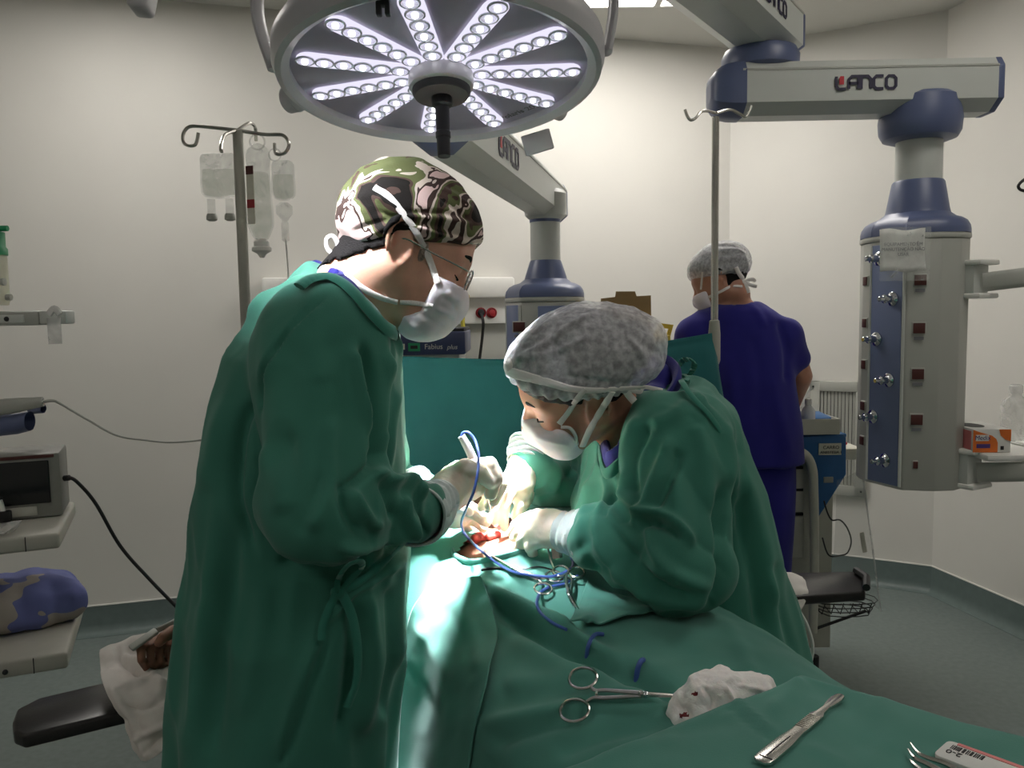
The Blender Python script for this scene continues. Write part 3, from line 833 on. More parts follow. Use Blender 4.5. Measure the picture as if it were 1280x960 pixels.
def bag(name, lab, px, py, wpx, hpx, Y, kind):
    c = P(px, py, Y); s = Y/F; w = wpx*s; h = hpx*s
    t = thing(name, lab, 'drip bag', c, 'drip bags on the stand')
    # soft pouch as sdf
    if kind == 'bottle':
        f = U(.02, rc(c+np.array([0, 0, -.03]), c+np.array([0, 0, -h+.045]), w*.40, w*.5), ell(c+np.array([0, 0, -.012]), (w*.42, w*.2, .03)), ell(c+np.array([0, 0, -h+.012]), (w*.30, w*.3, .022)))
        f = SUB(.02, f, ell(c+np.array([w*.25, -w*.48, -h*.45]), (w*.25, w*.22, h*.28)))
    else:
        f = U(.012, sbox(c+np.array([0, 0, -h*.45]), (w*.5, .016, h*.43), .014), ell(c+np.array([0, 0, -h*.6]), (w*.46, .028, h*.3)))
    o, V, Q = sdf_obj('pouch', f, c+np.array([-w*.8, -.07, -h-.03]), c+np.array([w*.8, .07, .05]), .006, m_bag, t)
    g = INT(.003, OFF(f, -.004), half((0, 0, 1), c+np.array([0, 0, -h*(.33 if kind != 'bottle' else .25)])))
    sdf_obj('liquid', g, c+np.array([-w*.8, -.07, -h-.03]), c+np.array([w*.8, .07, .05]), .006, m_fluid, t)
    return t, c, w, h
t, c, w, h = bag('drip_bag', 'soft clear drip bottle with red and white label on the back hook of the stand', 322, 187, 33, 108, 2.2, 'bottle')
mb = MB(); mb.tube(catmull([c+np.array([.02*math.cos(a), 0, .02+.02*math.sin(a)]) for a in np.linspace(0, 2*PI, 9)[:-1]], 4, True), .0025, 6, True); mb.build('hanging_loop', m_bag, t)
z0 = c[2]
mb = MB()
mb.m = 0; mb.box(c+np.array([-.012, -.0375, -.125]), (.022, .0015, .15), frame((-.35, -1, 0), (1, 0, 0)) @ np.array([[1, 0, 0], [0, 0, -1], [0, 1, 0]]).T if False else yawR(-.3))
mb.m = 1; mb.box(c+np.array([-.012, -.0385, -.147]), (.0225, .0015, .022), yawR(-.3))
mb.m = 2; mb.box(c+np.array([-.012, -.0385, -.06]), (.0225, .0015, .022), yawR(-.3))
mb.build('label', [m_label, m_red2, m_brownred], t, smooth=False)
mb = MB(); mb.lathe([(.012, 0), (.02, -.008), (.02, -.02), (.026, -.024), (.026, -.032), (.012, -.04), (.006, -.05)], c+np.array([0, 0, -h+.0]), None, 14); mb.build('port', m_white, t)
t, c, w, h = bag('drip_bag', 'clear drip bag with drip chamber hanging on the right hook of the stand', 353, 199, 28, 55, 2.2, 'pouch')
mb = MB(); mb.tube(catmull([c+np.array([.016*math.cos(a)-.02, 0, .012+.016*math.sin(a)]) for a in np.linspace(0, 2*PI, 9)[:-1]], 4, True), .002, 6, True); mb.build('hanging_loop', m_bag, t)
mb = MB(); mb.lathe([(.010, 0), (.022, -.01), (.022, -.03), (.012, -.042), (.008, -.05), (.010, -.055), (.010, -.10), (.004, -.105)], c+np.array([0, 0, -h+.006]), None, 14); mb.build('drip_chamber', m_bag, t)
mb = MB(); e = c+np.array([0, 0, -h-.09]); mb.tube(catmull([e, e+np.array([.004, 0, -.1]), e+np.array([-.004, .01, -.22]), e+np.array([0, .05, -.5])], 8), .0022, 6); mb.build('drip_line', m_white, t)
t, c, w, h = bag('drip_bag', 'wide clear drip bag with two dark capped ports behind the stand pole', 272, 190, 44, 62, 2.26, 'pouch')
for dx in (-.024, .026):
    mb = MB(); mb.m = 0; mb.lathe([(.011, 0), (.011, -.045)], c+np.array([dx, 0, -h+.012]), None, 12); mb.m = 1; mb.lathe([(.012, -.04), (.015, -.047), (.015, -.056), (.008, -.06)], c+np.array([dx, 0, -h+.012]), None, 12)
    mb.build('port', [m_bag, m_body], t)

# ------------------------------------------------------------------ steel pole carrying the screen drape
q = P(894.5, 146, 2.17)
t = thing('drape_pole', 'shiny steel pole with two hooks holding up the right end of the green screen drape', 'pole', (q[0], q[1], .8))
mb = MB(); mb.cyl((q[0], q[1], 1.43), q, .0095); mb.build('upper_tube', m_steel, t)
mb = MB(); mb.lathe([(.013, 1.36), (.016, 1.37), (.016, 1.44), (.013, 1.475), (.0095, 1.478)], (q[0], q[1], 0), None, 18); mb.build('sleeve_clamp', m_shelf, t)
mb = MB(); mb.cyl((q[0], q[1], 0.8), (q[0], q[1], 1.38), .0125); mb.build('lower_tube', m_steel, t)
for L in ([(894, 141, 0), (885, 139, -.01), (876, 140, -.03), (869, 148, -.04), (863, 150, -.04), (859, 145, -.04), (856, 137, -.04)], [(896, 141, 0), (912, 137, .02), (926, 143, .04), (932, 146, .04), (937, 138, .04), (939, 132, .04)]):
    mb = MB(); mb.tube(catmull([P(x, y, 2.17+o) for x, y, o in L], 6), .004, 8); mb.build('hook', m_steel, t)
# ------------------------------------------------------------------ people
def Rm(yaw, pitch, roll):
    yaw, pitch, roll = R_(yaw), R_(pitch), R_(roll)
    cp, sp = math.cos(pitch), math.sin(pitch); cr, sr = math.cos(roll), math.sin(roll)
    return _rz(yaw) @ np.array([[cp, 0, sp], [0, 1, 0], [-sp, 0, cp]]) @ np.array([[1, 0, 0], [0, cr, -sr], [0, sr, cr]])
class Head:
    """head frame: x forward, y left, z up, origin between the ears"""
    def __init__(s, o, R, k=1., slim=1.):
        s.o = np.array(o, float); s.R = R; s.k = k
        T = s.T; e = s.e; r = s.r
        s.cran = U(.02, e((-.012, 0, .045), (.1, .078*slim, .088)), e((.02, 0, .05), (.072, .066*slim, .062)))
        fs = [s.cran, r((.035, 0, .0), (.048, 0, -.064), .060*slim, .042)]
        for y in (-1, 1):
            fs += [r((-.005, y*.053*slim, -.032), (.055, y*.017, -.087), .029, .023), e((.056, y*.040, -.024), (.028, .022, .024)), r((.083, y*.012, .023), (.07, y*.047, .025), .009, .008)]
        fs += [r((.070, .007, -.090), (.070, -.007, -.090), .019)]
        f = U(.022, *fs)
        f = U(.010, f, r((.088, 0, .010), (.108, 0, -.032), .008, .0125))
        for y in (-1, 1): f = U(.006, f, r((.099, y*.012, -.037), (.096, y*.013, -.039), .0075))
        for y in (-1, 1): f = SUB(.012, f, e((.099, y*.033, .002), (.017, .018, .011)))
        for y in (-1, 1):
            f = U(.004, f, e((.074, y*.032, .003), (.0145, .0155, .0135)))
        f = U(.005, f, r((.092, .017, -.066), (.092, -.017, -.066), .0075), r((.090, .014, -.078), (.090, -.014, -.078), .0078))
        for y in (-1, 1):
            pts = []; rr = []
            for i, a in enumerate(np.linspace(R_(-35), R_(258), 12)):
                ca, sa = math.cos(a), math.sin(a)
                x, z = -.0185*ca, .031*sa
                x = x-z*.22
                out = .080+.012*max(0, .35-x/.0185*.5)
                pts.append(T((-.012+x, y*out*slim, z))); rr.append((.0043 if i < 9 else .006)*k)
            ear = U(.005, chain(pts, rr), e((-.012, y*.079*slim, .0), (.015, .006, .026)))
            ear = SUB(.006, ear, e((-.004, y*.090*slim, -.002), (.008, .008, .015)))
            f = U(.006, f, ear)
        s.f = f
    def T(s, v): return s.o+s.R @ (np.array(v, float)*s.k)
    def e(s, c, r): return ell(s.T(c), np.array(r)*s.k, s.R)
    def r(s, a, b, r1, r2=None): return rc(s.T(a), s.T(b), r1*s.k, (r1 if r2 is None else r2)*s.k)
    def loc(s, p): return (p-s.o) @ s.R/s.k
def z_ok(a): return True
def bounds(*pts, pad=.1):
    A = np.array(pts); return A.min(0)-pad, A.max(0)+pad
def tube_on(name, f, pts, r, mat, parent, off=.002, n=5, flat=(1.0, .35), seg=8, closed=False):
    """ribbon / cord laid on the surface f along image points"""
    q = catmull(on_sdf(f, catmull(np.array([(a, b, 0) for a, b in pts]), n)[:, :2], off), 2)
    nrm = []
    for p in q:
        h = .004; g = np.array([f(np.array([p+np.eye(3)[i]*h]))[0]-f(np.array([p-np.eye(3)[i]*h]))[0] for i in range(3)]); nrm.append(g/max(np.linalg.norm(g), 1e-9))
    mb = MB(); mb.tube(q, r, seg, flat=flat, up=np.array(nrm)); return mb.build(name, mat, parent)
def rows(L): 
    out = []
    for (y, xl, xr, Yc, b) in L:
        a, c = P(xl, y, Yc), P(xr, y, Yc); out.append(((a[2]+c[2])/2, (a[0]+c[0])/2, Yc, (c[0]-a[0])/2, b))
    return out
def hand(palm, fingers, wr):
    """palm: [(p,r)...] chain; fingers: list of ([points], [radii])"""
    fs = [chain([p for p, r in palm], [r for p, r in palm])]
    f = fs[0]
    for pts, rs in fingers: f = U(.006, f, chain(pts, rs))
    return f
def glove(name, f, cuff, mats, parent, lo, hi, h=.0026, amp=.0012):
    """glove hand plus a wrinkled flared cuff; cuff = (a, b, ra, rb) along the wrist"""
    a, b, ra, rb = cuff; a = np.array(a); b = np.array(b); ax = (b-a)/np.linalg.norm(b-a)
    def full(p):
        t = np.clip((p-a) @ ax/np.linalg.norm(b-a), 0, 1)
        return f(p)
    def disp(V, N):
        return amp*vnoise(V*90, 3)+.6*amp*vnoise(V*170, 5)
    o, V, Q = sdf_obj(name, full, lo, hi, h, mats[0], parent, disp)
    n = 22; m = 40; G = []; Rf = frame(ax)
    for i in range(n+1):
        t = i/n; c = a+(b-a)*t; row = []
        for j in range(m+1):
            th = 2*PI*(j % m)/m
            r = (ra+(rb-ra)*t**.8)*(1+.035*math.sin(5*th+9*t)*math.sin(PI*t)+.03*math.sin(3*th-5*t))+.0022*math.sin(24*t+2*math.sin(th*2))
            row.append(c+Rf @ np.array([r*math.cos(th), r*math.sin(th), 0]))
        G.append(row)
    mb = MB(); mb.grid(G); mb.tube(np.array(G[-1])[:-1], .0022, 6, True); mb.build('glove_cuff', mats[1], o, solid=.0008)
    return o
def sleeve_folds(a, b, r, V, N, amp, k, seed=0, tw=2.0):
    """rings of slanted creases on the sleeve between a and b"""
    a = np.array(a); b = np.array(b); ax = b-a; L = np.linalg.norm(ax); ax = ax/L
    q = V-a; t = q @ ax; rad = q-t[:, None]*ax; d = np.linalg.norm(rad, axis=1)
    Rf = frame(ax); th = np.arctan2(rad @ Rf[:, 1], rad @ Rf[:, 0])
    m = np.exp(-np.maximum(0, np.maximum(-t, t-L))**2/(.03**2))*np.exp(-(np.maximum(d-r*1.25, 0)/(.03))**2)
    ph = k*t+tw*np.sin(th+seed)+1.6*vnoise(V*9, seed+4)
    w = np.abs(np.sin(ph)); return m*amp*(w**.7-.6)*(.6+.4*vnoise(V*7, seed+9))

# ================================================================ surgeon
sH = Head((-.157, 1.22, 1.592), Rm(8, 25, -5), .97)
t = thing('person', 'surgeon in green gown and camouflage cap bending over the patient', 'person', (-.37, 1.22, 0))
SURG = t
NB_ = P(432, 392, 1.24)
sh1 = P(404, 432, 1.06); sh2 = P(432, 418, 1.40)
el1 = P(400, 628, 1.0); wr1 = P(528, 636, 1.155)
el2 = P(470, 610, 1.50); wr2 = P(522, 618, 1.46)
torso_rows = [(398, 345, 470, 1.23, .10), (420, 318, 488, 1.22, .15), (445, 299, 500, 1.22, .165), (500, 283, 511, 1.22, .17), (560, 274, 513, 1.22, .17), (620, 263, 514, 1.22, .175),
              (680, 252, 515, 1.22, .18), (740, 242, 511, 1.22, .185), (800, 234, 503, 1.22, .185), (870, 228, 494, 1.22, .185), (960, 224, 486, 1.22, .185), (1150, 204, 482, 1.22, .185), (1290, 206, 478, 1.22, .18)]
TR = rows(torso_rows)
# body
legs = U(.02, rc((-.40, 1.14, .85), (-.40, 1.13, .08), .085, .05), rc((-.38, 1.31, .85), (-.38, 1.32, .08), .085, .05))
body = U(.03, sH.f, sH.r((-.028, 0, -.045), (-.05, 0, -.10), .058), rc(sH.T((-.035, 0, -.06)), NB_, .055, .06))
inner = stack([(z, cx, cy, ax*.72, by*.72) for z, cx, cy, ax, by in TR if z > .8])
body = U(.04, body, inner, rc(sh1+(0, .03, -.02), sh2+(0, -.03, -.02), .05))
body = U(.02, body, chain([sh1, el1+(.005, 0, .01), wr1], [.05, .042, .028]), chain([sh2, el2, wr2], [.05, .042, .028]), legs)
SB0 = body
sdf_obj('body', body, (-.70, .85, .05), (.03, 1.62, 1.76), .0042, m_skin, t, None, 1)
# shoes
for y in (1.13, 1.32):
    f = U(.02, rc((-.42, y, .04), (-.26, y-.01, .035), .042, .038), rc((-.43, y, .05), (-.40, y, .08), .04))
    sdf_obj('shoe', INT(.004, f, half((0, 0, -1), (0, 0, .0))), (-.5, y-.08, -.01), (-.2, y+.08, .14), .007, m_white, t)
# gown
upper = rc(sh1, el1, .088, .072); fore_ = rc(el1, wr1, .068, .040)
ring_c = P(438, 380, 1.235)
gown = stack(TR, 2.35)
gown = U(.05, gown, ell(P(402, 402, 1.23), (.088, .16, .062)), rc(sh1+(0, .02, .0), sh2, .075, .075), rc(P(398, 375, 1.24), P(455, 405, 1.24), .045, .04))
arm_f = U(.035, upper, fore_)
gown = U(.022, gown, arm_f)
gown = U(.03, gown, chain([sh2, el2, wr2], [.08, .066, .042]))
# collar bowl
gown = SUB(.008, gown, rc(sH.T((-.02, 0, -.08)), NB_+(0, 0, .015), .072, .060))
S_ST = [([(404, 372), (360, 420), (330, 470), (316, 520)], -.012, 3), ([(398, 380), (352, 432), (326, 480)], .006, 5),
        ([(318, 500), (305, 545), (300, 620), (318, 700)], -.010, 7), ([(345, 700), (390, 712), (450, 705)], -.012, 8),
        ([(418, 520), (412, 560), (415, 600), (400, 640), (385, 660)], .005, 8), ([(400, 590), (390, 630), (372, 668)], -.004, 7),
        ([(450, 430), (462, 470), (466, 520), (472, 560), (462, 575)], -.014, 6), ([(440, 435), (450, 490), (470, 545)], .010, 7),
        ([(475, 560), (468, 580), (440, 605), (420, 612)], -.010, 5), ([(480, 440), (488, 490), (480, 540), (472, 580)], .010, 6),
        ([(490, 470), (486, 510), (478, 545)], -.008, 5), ([(505, 480), (498, 540), (492, 590)], .006, 5),
        ([(470, 585), (480, 600), (510, 606), (528, 625)], .013, 6), ([(474, 592), (482, 620), (490, 650)], -.010, 5), ([(500, 620), (505, 650), (516, 672)], .010, 6),
        ([(515, 640), (500, 665), (460, 680), (420, 680)], .008, 6), ([(520, 660), (500, 682), (450, 690)], -.006, 5), ([(428, 615), (432, 640), (448, 668)], -.008, 6),
        ([(440, 612), (455, 640), (470, 660)], .009, 6), ([(512, 605), (520, 640), (530, 668)], -.008, 4),
        ([(288, 500), (272, 580), (262, 700), (252, 820), (240, 950)], .006, 12), ([(300, 640), (285, 740), (270, 850), (262, 950)], -.008, 12), ([(330, 720), (322, 800), (300, 900)], .005, 14),
        ([(515, 690), (470, 722), (440, 740), (400, 780)], .007, 5), ([(515, 668), (480, 700), (444, 728)], -.006, 5), ([(460, 740), (462, 820), (452, 920)], .009, 9), ([(485, 730), (484, 800), (474, 900)], -.009, 8), ([(440, 750), (436, 830), (420, 930)], -.007, 8),
        ([(505, 700), (503, 760), (492, 840)], .007, 6), ([(415, 780), (390, 850), (370, 920), (350, 960)], -.005, 5), ([(400, 790), (370, 860), (345, 940)], .004, 6),
        ([(360, 400), (390, 440), (400, 480)], .003, 16), ([(270, 600), (262, 680), (250, 760)], -.004, 8),
        ([(320, 560), (345, 600), (360, 640)], .004, 14), ([(360, 540), (372, 600), (360, 660)], -.003, 12)]
def gdisp(V, N):
    d = .006*fbm(V*np.array([7, 7, 3]), 3, 2)+.0045*ridged(V*np.array([11, 11, 4.5]), 2, 8)
    low = np.clip((1.25-V[:, 2])/.3, 0, 1)
    th = np.arctan2(V[:, 1]-1.22, V[:, 0]+.37)
    d += low*.010*np.sin(11*th+2.2*vnoise(V*np.array([4, 4, 2]), 21))*(.5+.5*vnoise(V*np.array([3, 3, 1.5]), 5))
    d = d*1.25
    return d+sleeve_folds(el1, wr1, .06, V, N, .010, 55, 1, 2.5)+sleeve_folds(sh1, el1, .085, V, N, .003, 30, 2, 2.)+1.4*strokes(V, N, S_ST)
go, gV, gQ = sdf_obj('gown', gown, (-.80, .84, .28), (.04, 1.64, 1.66), .0046, m_gown, t, gdisp)
# collar tapes
ring = [P(398, 349, 1.24), P(418, 345, 1.185), P(440, 362, 1.165), P(462, 388, 1.165), P(480, 406, 1.19), P(490, 412, 1.24), P(480, 398, 1.30), P(455, 368, 1.32), P(425, 345, 1.30), P(404, 342, 1.27)]
mb = MB(); mb.tube(catmull(ring, 6, True), .012, 10, True, flat=(.55, 1.25), up=(-.5, 0, .85)); mb.build('collar', m_band, t)
tube_on('collar_tape', gown, [(374, 358), (384, 351), (396, 347), (412, 346), (430, 355), (448, 372), (466, 393), (482, 409), (493, 416)], .011, m_band, t, .005, flat=(1, .4))
q = [p+(np.array([.004, 0, .006])+(np.array(P(442, 372, 1.24))-p)*.14) for p in ring]
mb = MB(); mb.tube(catmull(q, 6, True), .010, 10, True, flat=(.5, 1.3), up=(-.5, 0, .85)); mb.build('scrub_collar', m_scrub, t)
mb = MB(); mb.tube(catmull([P(372, 350, 1.24), P(390, 338, 1.23), P(400, 334, 1.24), P(408, 344, 1.25)], 6), .014, 10, flat=(1, .45)); mb.build('collar_knot', m_scrub, t)
tube_on('scrub_collar', lambda p: np.minimum(SB0(p), gown(p)), [(412, 341), (424, 345), (436, 354), (446, 366), (454, 378)], .0085, m_scrub, t, .003, flat=(1, .5))
# gown tie at the waist
tube_on('waist_tie', gown, [(514, 668), (486, 698), (455, 724), (424, 741)], .006, m_band, t, .010)
tube_on('waist_tie', gown, [(420, 742), (424, 722), (436, 706), (450, 702), (452, 710), (440, 722), (428, 738)], .0045, m_band, t, .016)
tube_on('waist_tie', gown, [(422, 738), (412, 760), (404, 780), (402, 800)], .0055, m_band, t, .014)
tube_on('waist_tie', gown, [(426, 740), (440, 770), (447, 810), (446, 850), (434, 884)], .0065, m_band, t, .014)
mb = MB(); mb.ball(march(gown, 422, 741, off=.012), .010, 12, None, (1, .6, 1)); mb.build('tie_knot', m_band, t)
# hair below the cap, sideburn
hairf = OFF(body, .004)
def tilt(p):
    q = sH.loc(p); return q
def hairf2(p):
    q = sH.loc(p); return np.maximum(np.maximum(hairf(p), np.maximum(q[:, 0]+.024, .034-np.linalg.norm((q-np.array([-.004, -.09, -.004]))/np.array([.9, 1, 1.1]), axis=1))), np.maximum((-.046+.8*(q[:, 0]+.0735)-q[:, 2])*.75+.004*vnoise(p*120, 2), q[:, 2]-.05))
sdf_obj('hair', hairf2, *bounds(sH.o, pad=.16), .0035, m_hair, t)
sb = INT(.003, OFF(sH.f, .0028), ell(sH.T((.024, -.066, .004)), (.006, .03, .016), sH.R))
sdf_obj('sideburn', sb, *bounds(sH.o, pad=.16), .003, m_grey, t)
# cap
def capcut(p):
    q = sH.loc(p); line = .004+.53*q[:, 0]+.017*np.exp(-((q[:, 0]+.020)/.028)**2)
    return (line-q[:, 2])*.85*sH.k
capb = U(.02, sH.e((-.014, 0, .046), (.112, .089, .098)), sH.e((.022, 0, .052), (.080, .076, .070)))
cap = INT(.008, capb, capcut)
C_ST = [([(470, 262), (505, 276), (545, 282), (592, 300)], -.004, 3), ([(500, 278), (540, 290), (590, 305)], .004, 3), ([(440, 290), (470, 278), (505, 270)], -.003, 3), ([(450, 300), (480, 285), (510, 276)], .003, 3),
        ([(545, 240), (565, 258), (590, 275)], -.004, 3), ([(550, 232), (575, 248), (592, 264)], .004, 3), ([(560, 228), (580, 240)], -.003, 3), ([(505, 270), (540, 272), (590, 280)], .0035, 3), ([(510, 266), (550, 266), (592, 272)], -.003, 3), ([(470, 245), (500, 262)], .003, 4)]
sdf_obj('surgical_cap', cap, *bounds(sH.o, pad=.19), .0028, m_cam, t, lambda V, N: .0035*fbm(V*22, 3, 4)+strokes(V, N, C_ST))
# mask
mk = U(.018, sH.r((.062, .022, -.035), (.062, -.022, -.035), .050), sH.r((.097, 0, -.026), (.104, 0, -.040), .0165), sH.r((.058, .012, -.075), (.058, -.012, -.075), .0415), sH.r((.093, 0, -.055), (.083, 0, -.078), .024))
def maskcut(p):
    q = sH.loc(p); x, z = q[:, 0], q[:, 2]
    a = .057-x; b = (z+.068)+( .057-x)*.72+.008
    side = np.minimum(a, np.maximum(b, .034-x))
    top = z+.014+.10*np.maximum(np.abs(q[:, 1])-.018, 0)
    return np.maximum(side, top)*.9*sH.k
mk = INT(.004, mk, maskcut)
M_ST = [([(552, 372), (566, 380), (572, 392)], -.003, 3), ([(545, 385), (560, 392), (570, 398)], .003, 3), ([(525, 390), (540, 402), (556, 410)], -.0025, 3), ([(560, 362), (566, 372), (575, 376)], .002, 3), ([(505, 392), (512, 404), (522, 412)], .002, 4)]
sdf_obj('face_mask', mk, *bounds(sH.T((.07, 0, -.07)), pad=.12), .0026, m_mask, t, lambda V, N: .0015*fbm(V*40, 2, 4)+strokes(V, N, M_ST))
SBODY = body
allh = lambda p: np.minimum(SBODY(p), np.minimum(cap(p), mk(p)))
tube_on('mask_strap', allh, [(547, 354), (536, 322), (520, 290), (500, 262), (484, 244), (468, 234)], .0048, m_strap, t, .0012)
tube_on('mask_strap', allh, [(497, 378), (476, 372), (456, 362), (440, 350), (428, 338)], .0045, m_strap, t, .002)
tube_on('mask_strap', allh, [(541, 383), (520, 379), (500, 378)], .0036, m_strap, t, .0012)
for L, r in (([(428, 338, 1.19), (420, 322, 1.185), (410, 312, 1.185), (408, 300, 1.185), (415, 295, 1.185), (422, 304, 1.185), (424, 322, 1.185), (430, 338, 1.19)], .0035),
             ([(429, 338, 1.19), (420, 334, 1.18), (404, 334, 1.175), (398, 342, 1.175)], .003), ([(470, 236, 1.18), (466, 226, 1.18), (464, 220, 1.18), (470, 217, 1.18), (472, 222, 1.18), (469, 232, 1.18)], .0018)):
    mb = MB(); mb.tube(catmull([P(*q) for q in L], 6), r, 8, flat=(1, .5)); mb.build('strap_bow', m_strap, t)
# spectacles
g = thing('spectacles', 'x', 'x'); bpy.data.objects.remove(g)
lc = {}
mb = MB()
for y in (-1, 1):
    c = sH.T((.104, y*.032, .0)); Rl = sH.R @ _rz(y*R_(10))
    pts = [c+Rl @ np.array([0, .024*math.copysign(abs(math.cos(a))**.7, math.cos(a)), .0165*math.copysign(abs(math.sin(a))**.7, math.sin(a))-.002])*sH.k for a in np.linspace(0, 2*PI, 25)[:-1]]
    lc[y] = (c, pts); mb.tube(pts, .0013, 6, True)
    mb.tube(catmull([sH.T((.101, y*.055, .005)), sH.T((.09, y*.068, .006)), sH.T((.04, y*.079, .006)), sH.T((-.006, y*.083, .008)), sH.T((-.025, y*.080, -.006))], 6), .0013, 6)
mb.tube(catmull([sH.T((.105, -.009, .002)), sH.T((.108, 0, .006)), sH.T((.105, .009, .002))], 4), .0012, 6)
sp = mb.build('spectacle_frame', m_steel, t)
for y in (-1, 1):
    mb = MB(); mb.add(lc[y][1], [tuple(range(24))]); mb.build('lens', m_lens, sp, solid=.001)
for y in (-1, 1):
    mb = MB(); mb.tube(catmull([sH.T((.095, y*.014, .024)), sH.T((.0935, y*.032, .031)), sH.T((.079, y*.053, .026))], 5), [.0014, .0028, .0012], 8, flat=(1.2, .7), up=sH.R[:, 0]); mb.build('eyebrow', m_hair, t)
    mb = MB(); mb.tube(catmull([sH.T((.083, y*.019, -.005)), sH.T((.0885, y*.032, -.007)), sH.T((.080, y*.046, -.004))], 5), .0012, 6); mb.build('eyelashes', m_hair, t)
# gloved right hand holding the pencil
k = lambda a, b, Y: P(a, b, Y)
palm = [(k(534, 636, 1.175), .031), (k(556, 618, 1.25), .033), (k(578, 602, 1.315), .036), (k(596, 596, 1.345), .032)]
hd = .075
fing = [([k(590, 586, 1.235+hd), k(612, 580, 1.225+hd), k(621, 598, 1.225+hd), k(614, 618, 1.235+hd)], [.018, .0125, .0112, .0096]),
        ([k(594, 590, 1.26+hd), k(616, 588, 1.255+hd), k(626, 606, 1.255+hd), k(618, 626, 1.262+hd)], [.019, .0128, .0116, .010]),
        ([k(592, 598, 1.285+hd), k(614, 598, 1.29+hd), k(623, 614, 1.29+hd), k(612, 632, 1.29+hd)], [.019, .0128, .0112, .0096]),
        ([k(586, 606, 1.30+hd), k(604, 608, 1.315+hd), k(612, 622, 1.315+hd), k(602, 634, 1.31+hd)], [.017, .0112, .010, .0086]),
        ([k(562, 600, 1.21+hd), k(582, 584, 1.195+hd), k(600, 590, 1.20+hd), k(612, 604, 1.215+hd)], [.019, .0144, .0128, .010])]
f = hand(palm, fing, None)
glove('glove', f, (k(548, 626, 1.215), k(520, 645, 1.135), .033, .045), (m_glove, m_glove2), t, *bounds(k(530, 640, 1.17), k(620, 600, 1.36), pad=.065))
palm = [(k(524, 622, 1.45), .030), (k(552, 636, 1.43), .032), (k(570, 642, 1.42), .028)]
fing = [([k(566, 634, 1.41), k(588, 634, 1.40), k(604, 646, 1.40)], [.016, .0105, .0085]), ([k(570, 640, 1.42), k(594, 642, 1.41), k(608, 654, 1.41)], [.016, .011, .0085]),
        ([k(570, 646, 1.43), k(592, 650, 1.43), k(604, 660, 1.43)], [.016, .011, .0085]), ([k(566, 648, 1.44), k(584, 656, 1.45), k(594, 664, 1.45)], [.015, .0105, .008]), ([k(548, 632, 1.40), k(566, 630, 1.385), k(586, 640, 1.38)], [.016, .012, .009])]
glove('glove', hand(palm, fing, None), (k(530, 626, 1.44), k(512, 606, 1.47), .032, .042), (m_glove, m_glove2), t, *bounds(k(520, 620, 1.45), k(600, 650, 1.41), pad=.07))

# ================================================================ assistant
aH = Head((.113, 1.376, 1.358), Rm(181, 23, -24.8), .98, .96)
aH.o = np.array([.113, 1.358, 1.376]); aH = Head(aH.o, Rm(181, 23, -24.8), .98, .96)
t = thing('person', 'assistant in green gown and white bouffant cap leaning in over the patient from the right', 'person', (.33, 1.5, 0))
ASST = t
aNB = P(800, 560, 1.44)
ash1 = P(848, 552, 1.30); ael1 = P(848, 704, 1.20); awr1 = P(748, 670, 1.27)
ash2 = P(770, 555, 1.62); ael2 = P(712, 632, 1.66); awr2 = P(668, 580, 1.50)
AR = rows([(492, 822, 872, 1.47, .09), (520, 785, 905, 1.46, .15), (545, 762, 920, 1.46, .17), (575, 742, 932, 1.46, .175), (605, 726, 943, 1.46, .17), (640, 716, 954, 1.46, .17), (680, 714, 966, 1.46, .17), (720, 716, 978, 1.46, .17),
           (760, 722, 990, 1.47, .175), (800, 738, 1000, 1.48, .175), (840, 756, 1009, 1.49, .17), (900, 770, 1014, 1.5, .17), (1000, 778, 1016, 1.5, .17), (1180, 776, 1016, 1.5, .165)])
neck = rc(aH.T((-.035, 0, -.06)), aNB, .05, .056)
body = U(.03, aH.f, neck)
inner = stack([(z, cx, cy, ax*.7, by*.7) for z, cx, cy, ax, by in AR if z > .8])
body = U(.04, body, inner)
body = U(.02, body, chain([ash1, ael1, awr1], [.045, .038, .026]), chain([ash2, ael2, awr2], [.045, .038, .026]),
         U(.02, rc((.38, 1.46, .85), (.38, 1.46, .08), .062, .045), rc((.38, 1.57, .85), (.38, 1.58, .08), .062, .045)))
sdf_obj('body', body, (-.05, 1.05, .05), (.72, 1.85, 1.55), .0042, m_skin2, t)
for y in (1.46, 1.58):
    f = U(.02, rc((.36, y, .04), (.20, y-.01, .035), .04, .036), rc((.37, y, .05), (.34, y, .08), .038))
    sdf_obj('shoe', INT(.004, f, half((0, 0, -1), (0, 0, .0))), (.12, y-.08, -.01), (.44, y+.08, .14), .007, m_white, t)
gown = stack(AR, 2.35)
gown = U(.05, gown, rc(ash1+(0, .03, .0), ash2, .08, .075), ell(P(845, 530, 1.46), (.085, .15, .075)))
gown = U(.025, gown, U(.03, rc(ash1, ael1, .084, .078), rc(ael1, awr1, .070, .046), ell(P(862, 715, 1.22), (.062, .06, .058))))
gown = U(.03, gown, chain([ash2, ael2, awr2], [.07, .06, .042]))
gown = SUB(.008, gown, U(.02, rc(aH.T((-.02, 0, -.09)), aNB+(0, 0, .0), .066, .058), rc(P(772, 560, 1.36), P(758, 592, 1.33), .034, .012)))
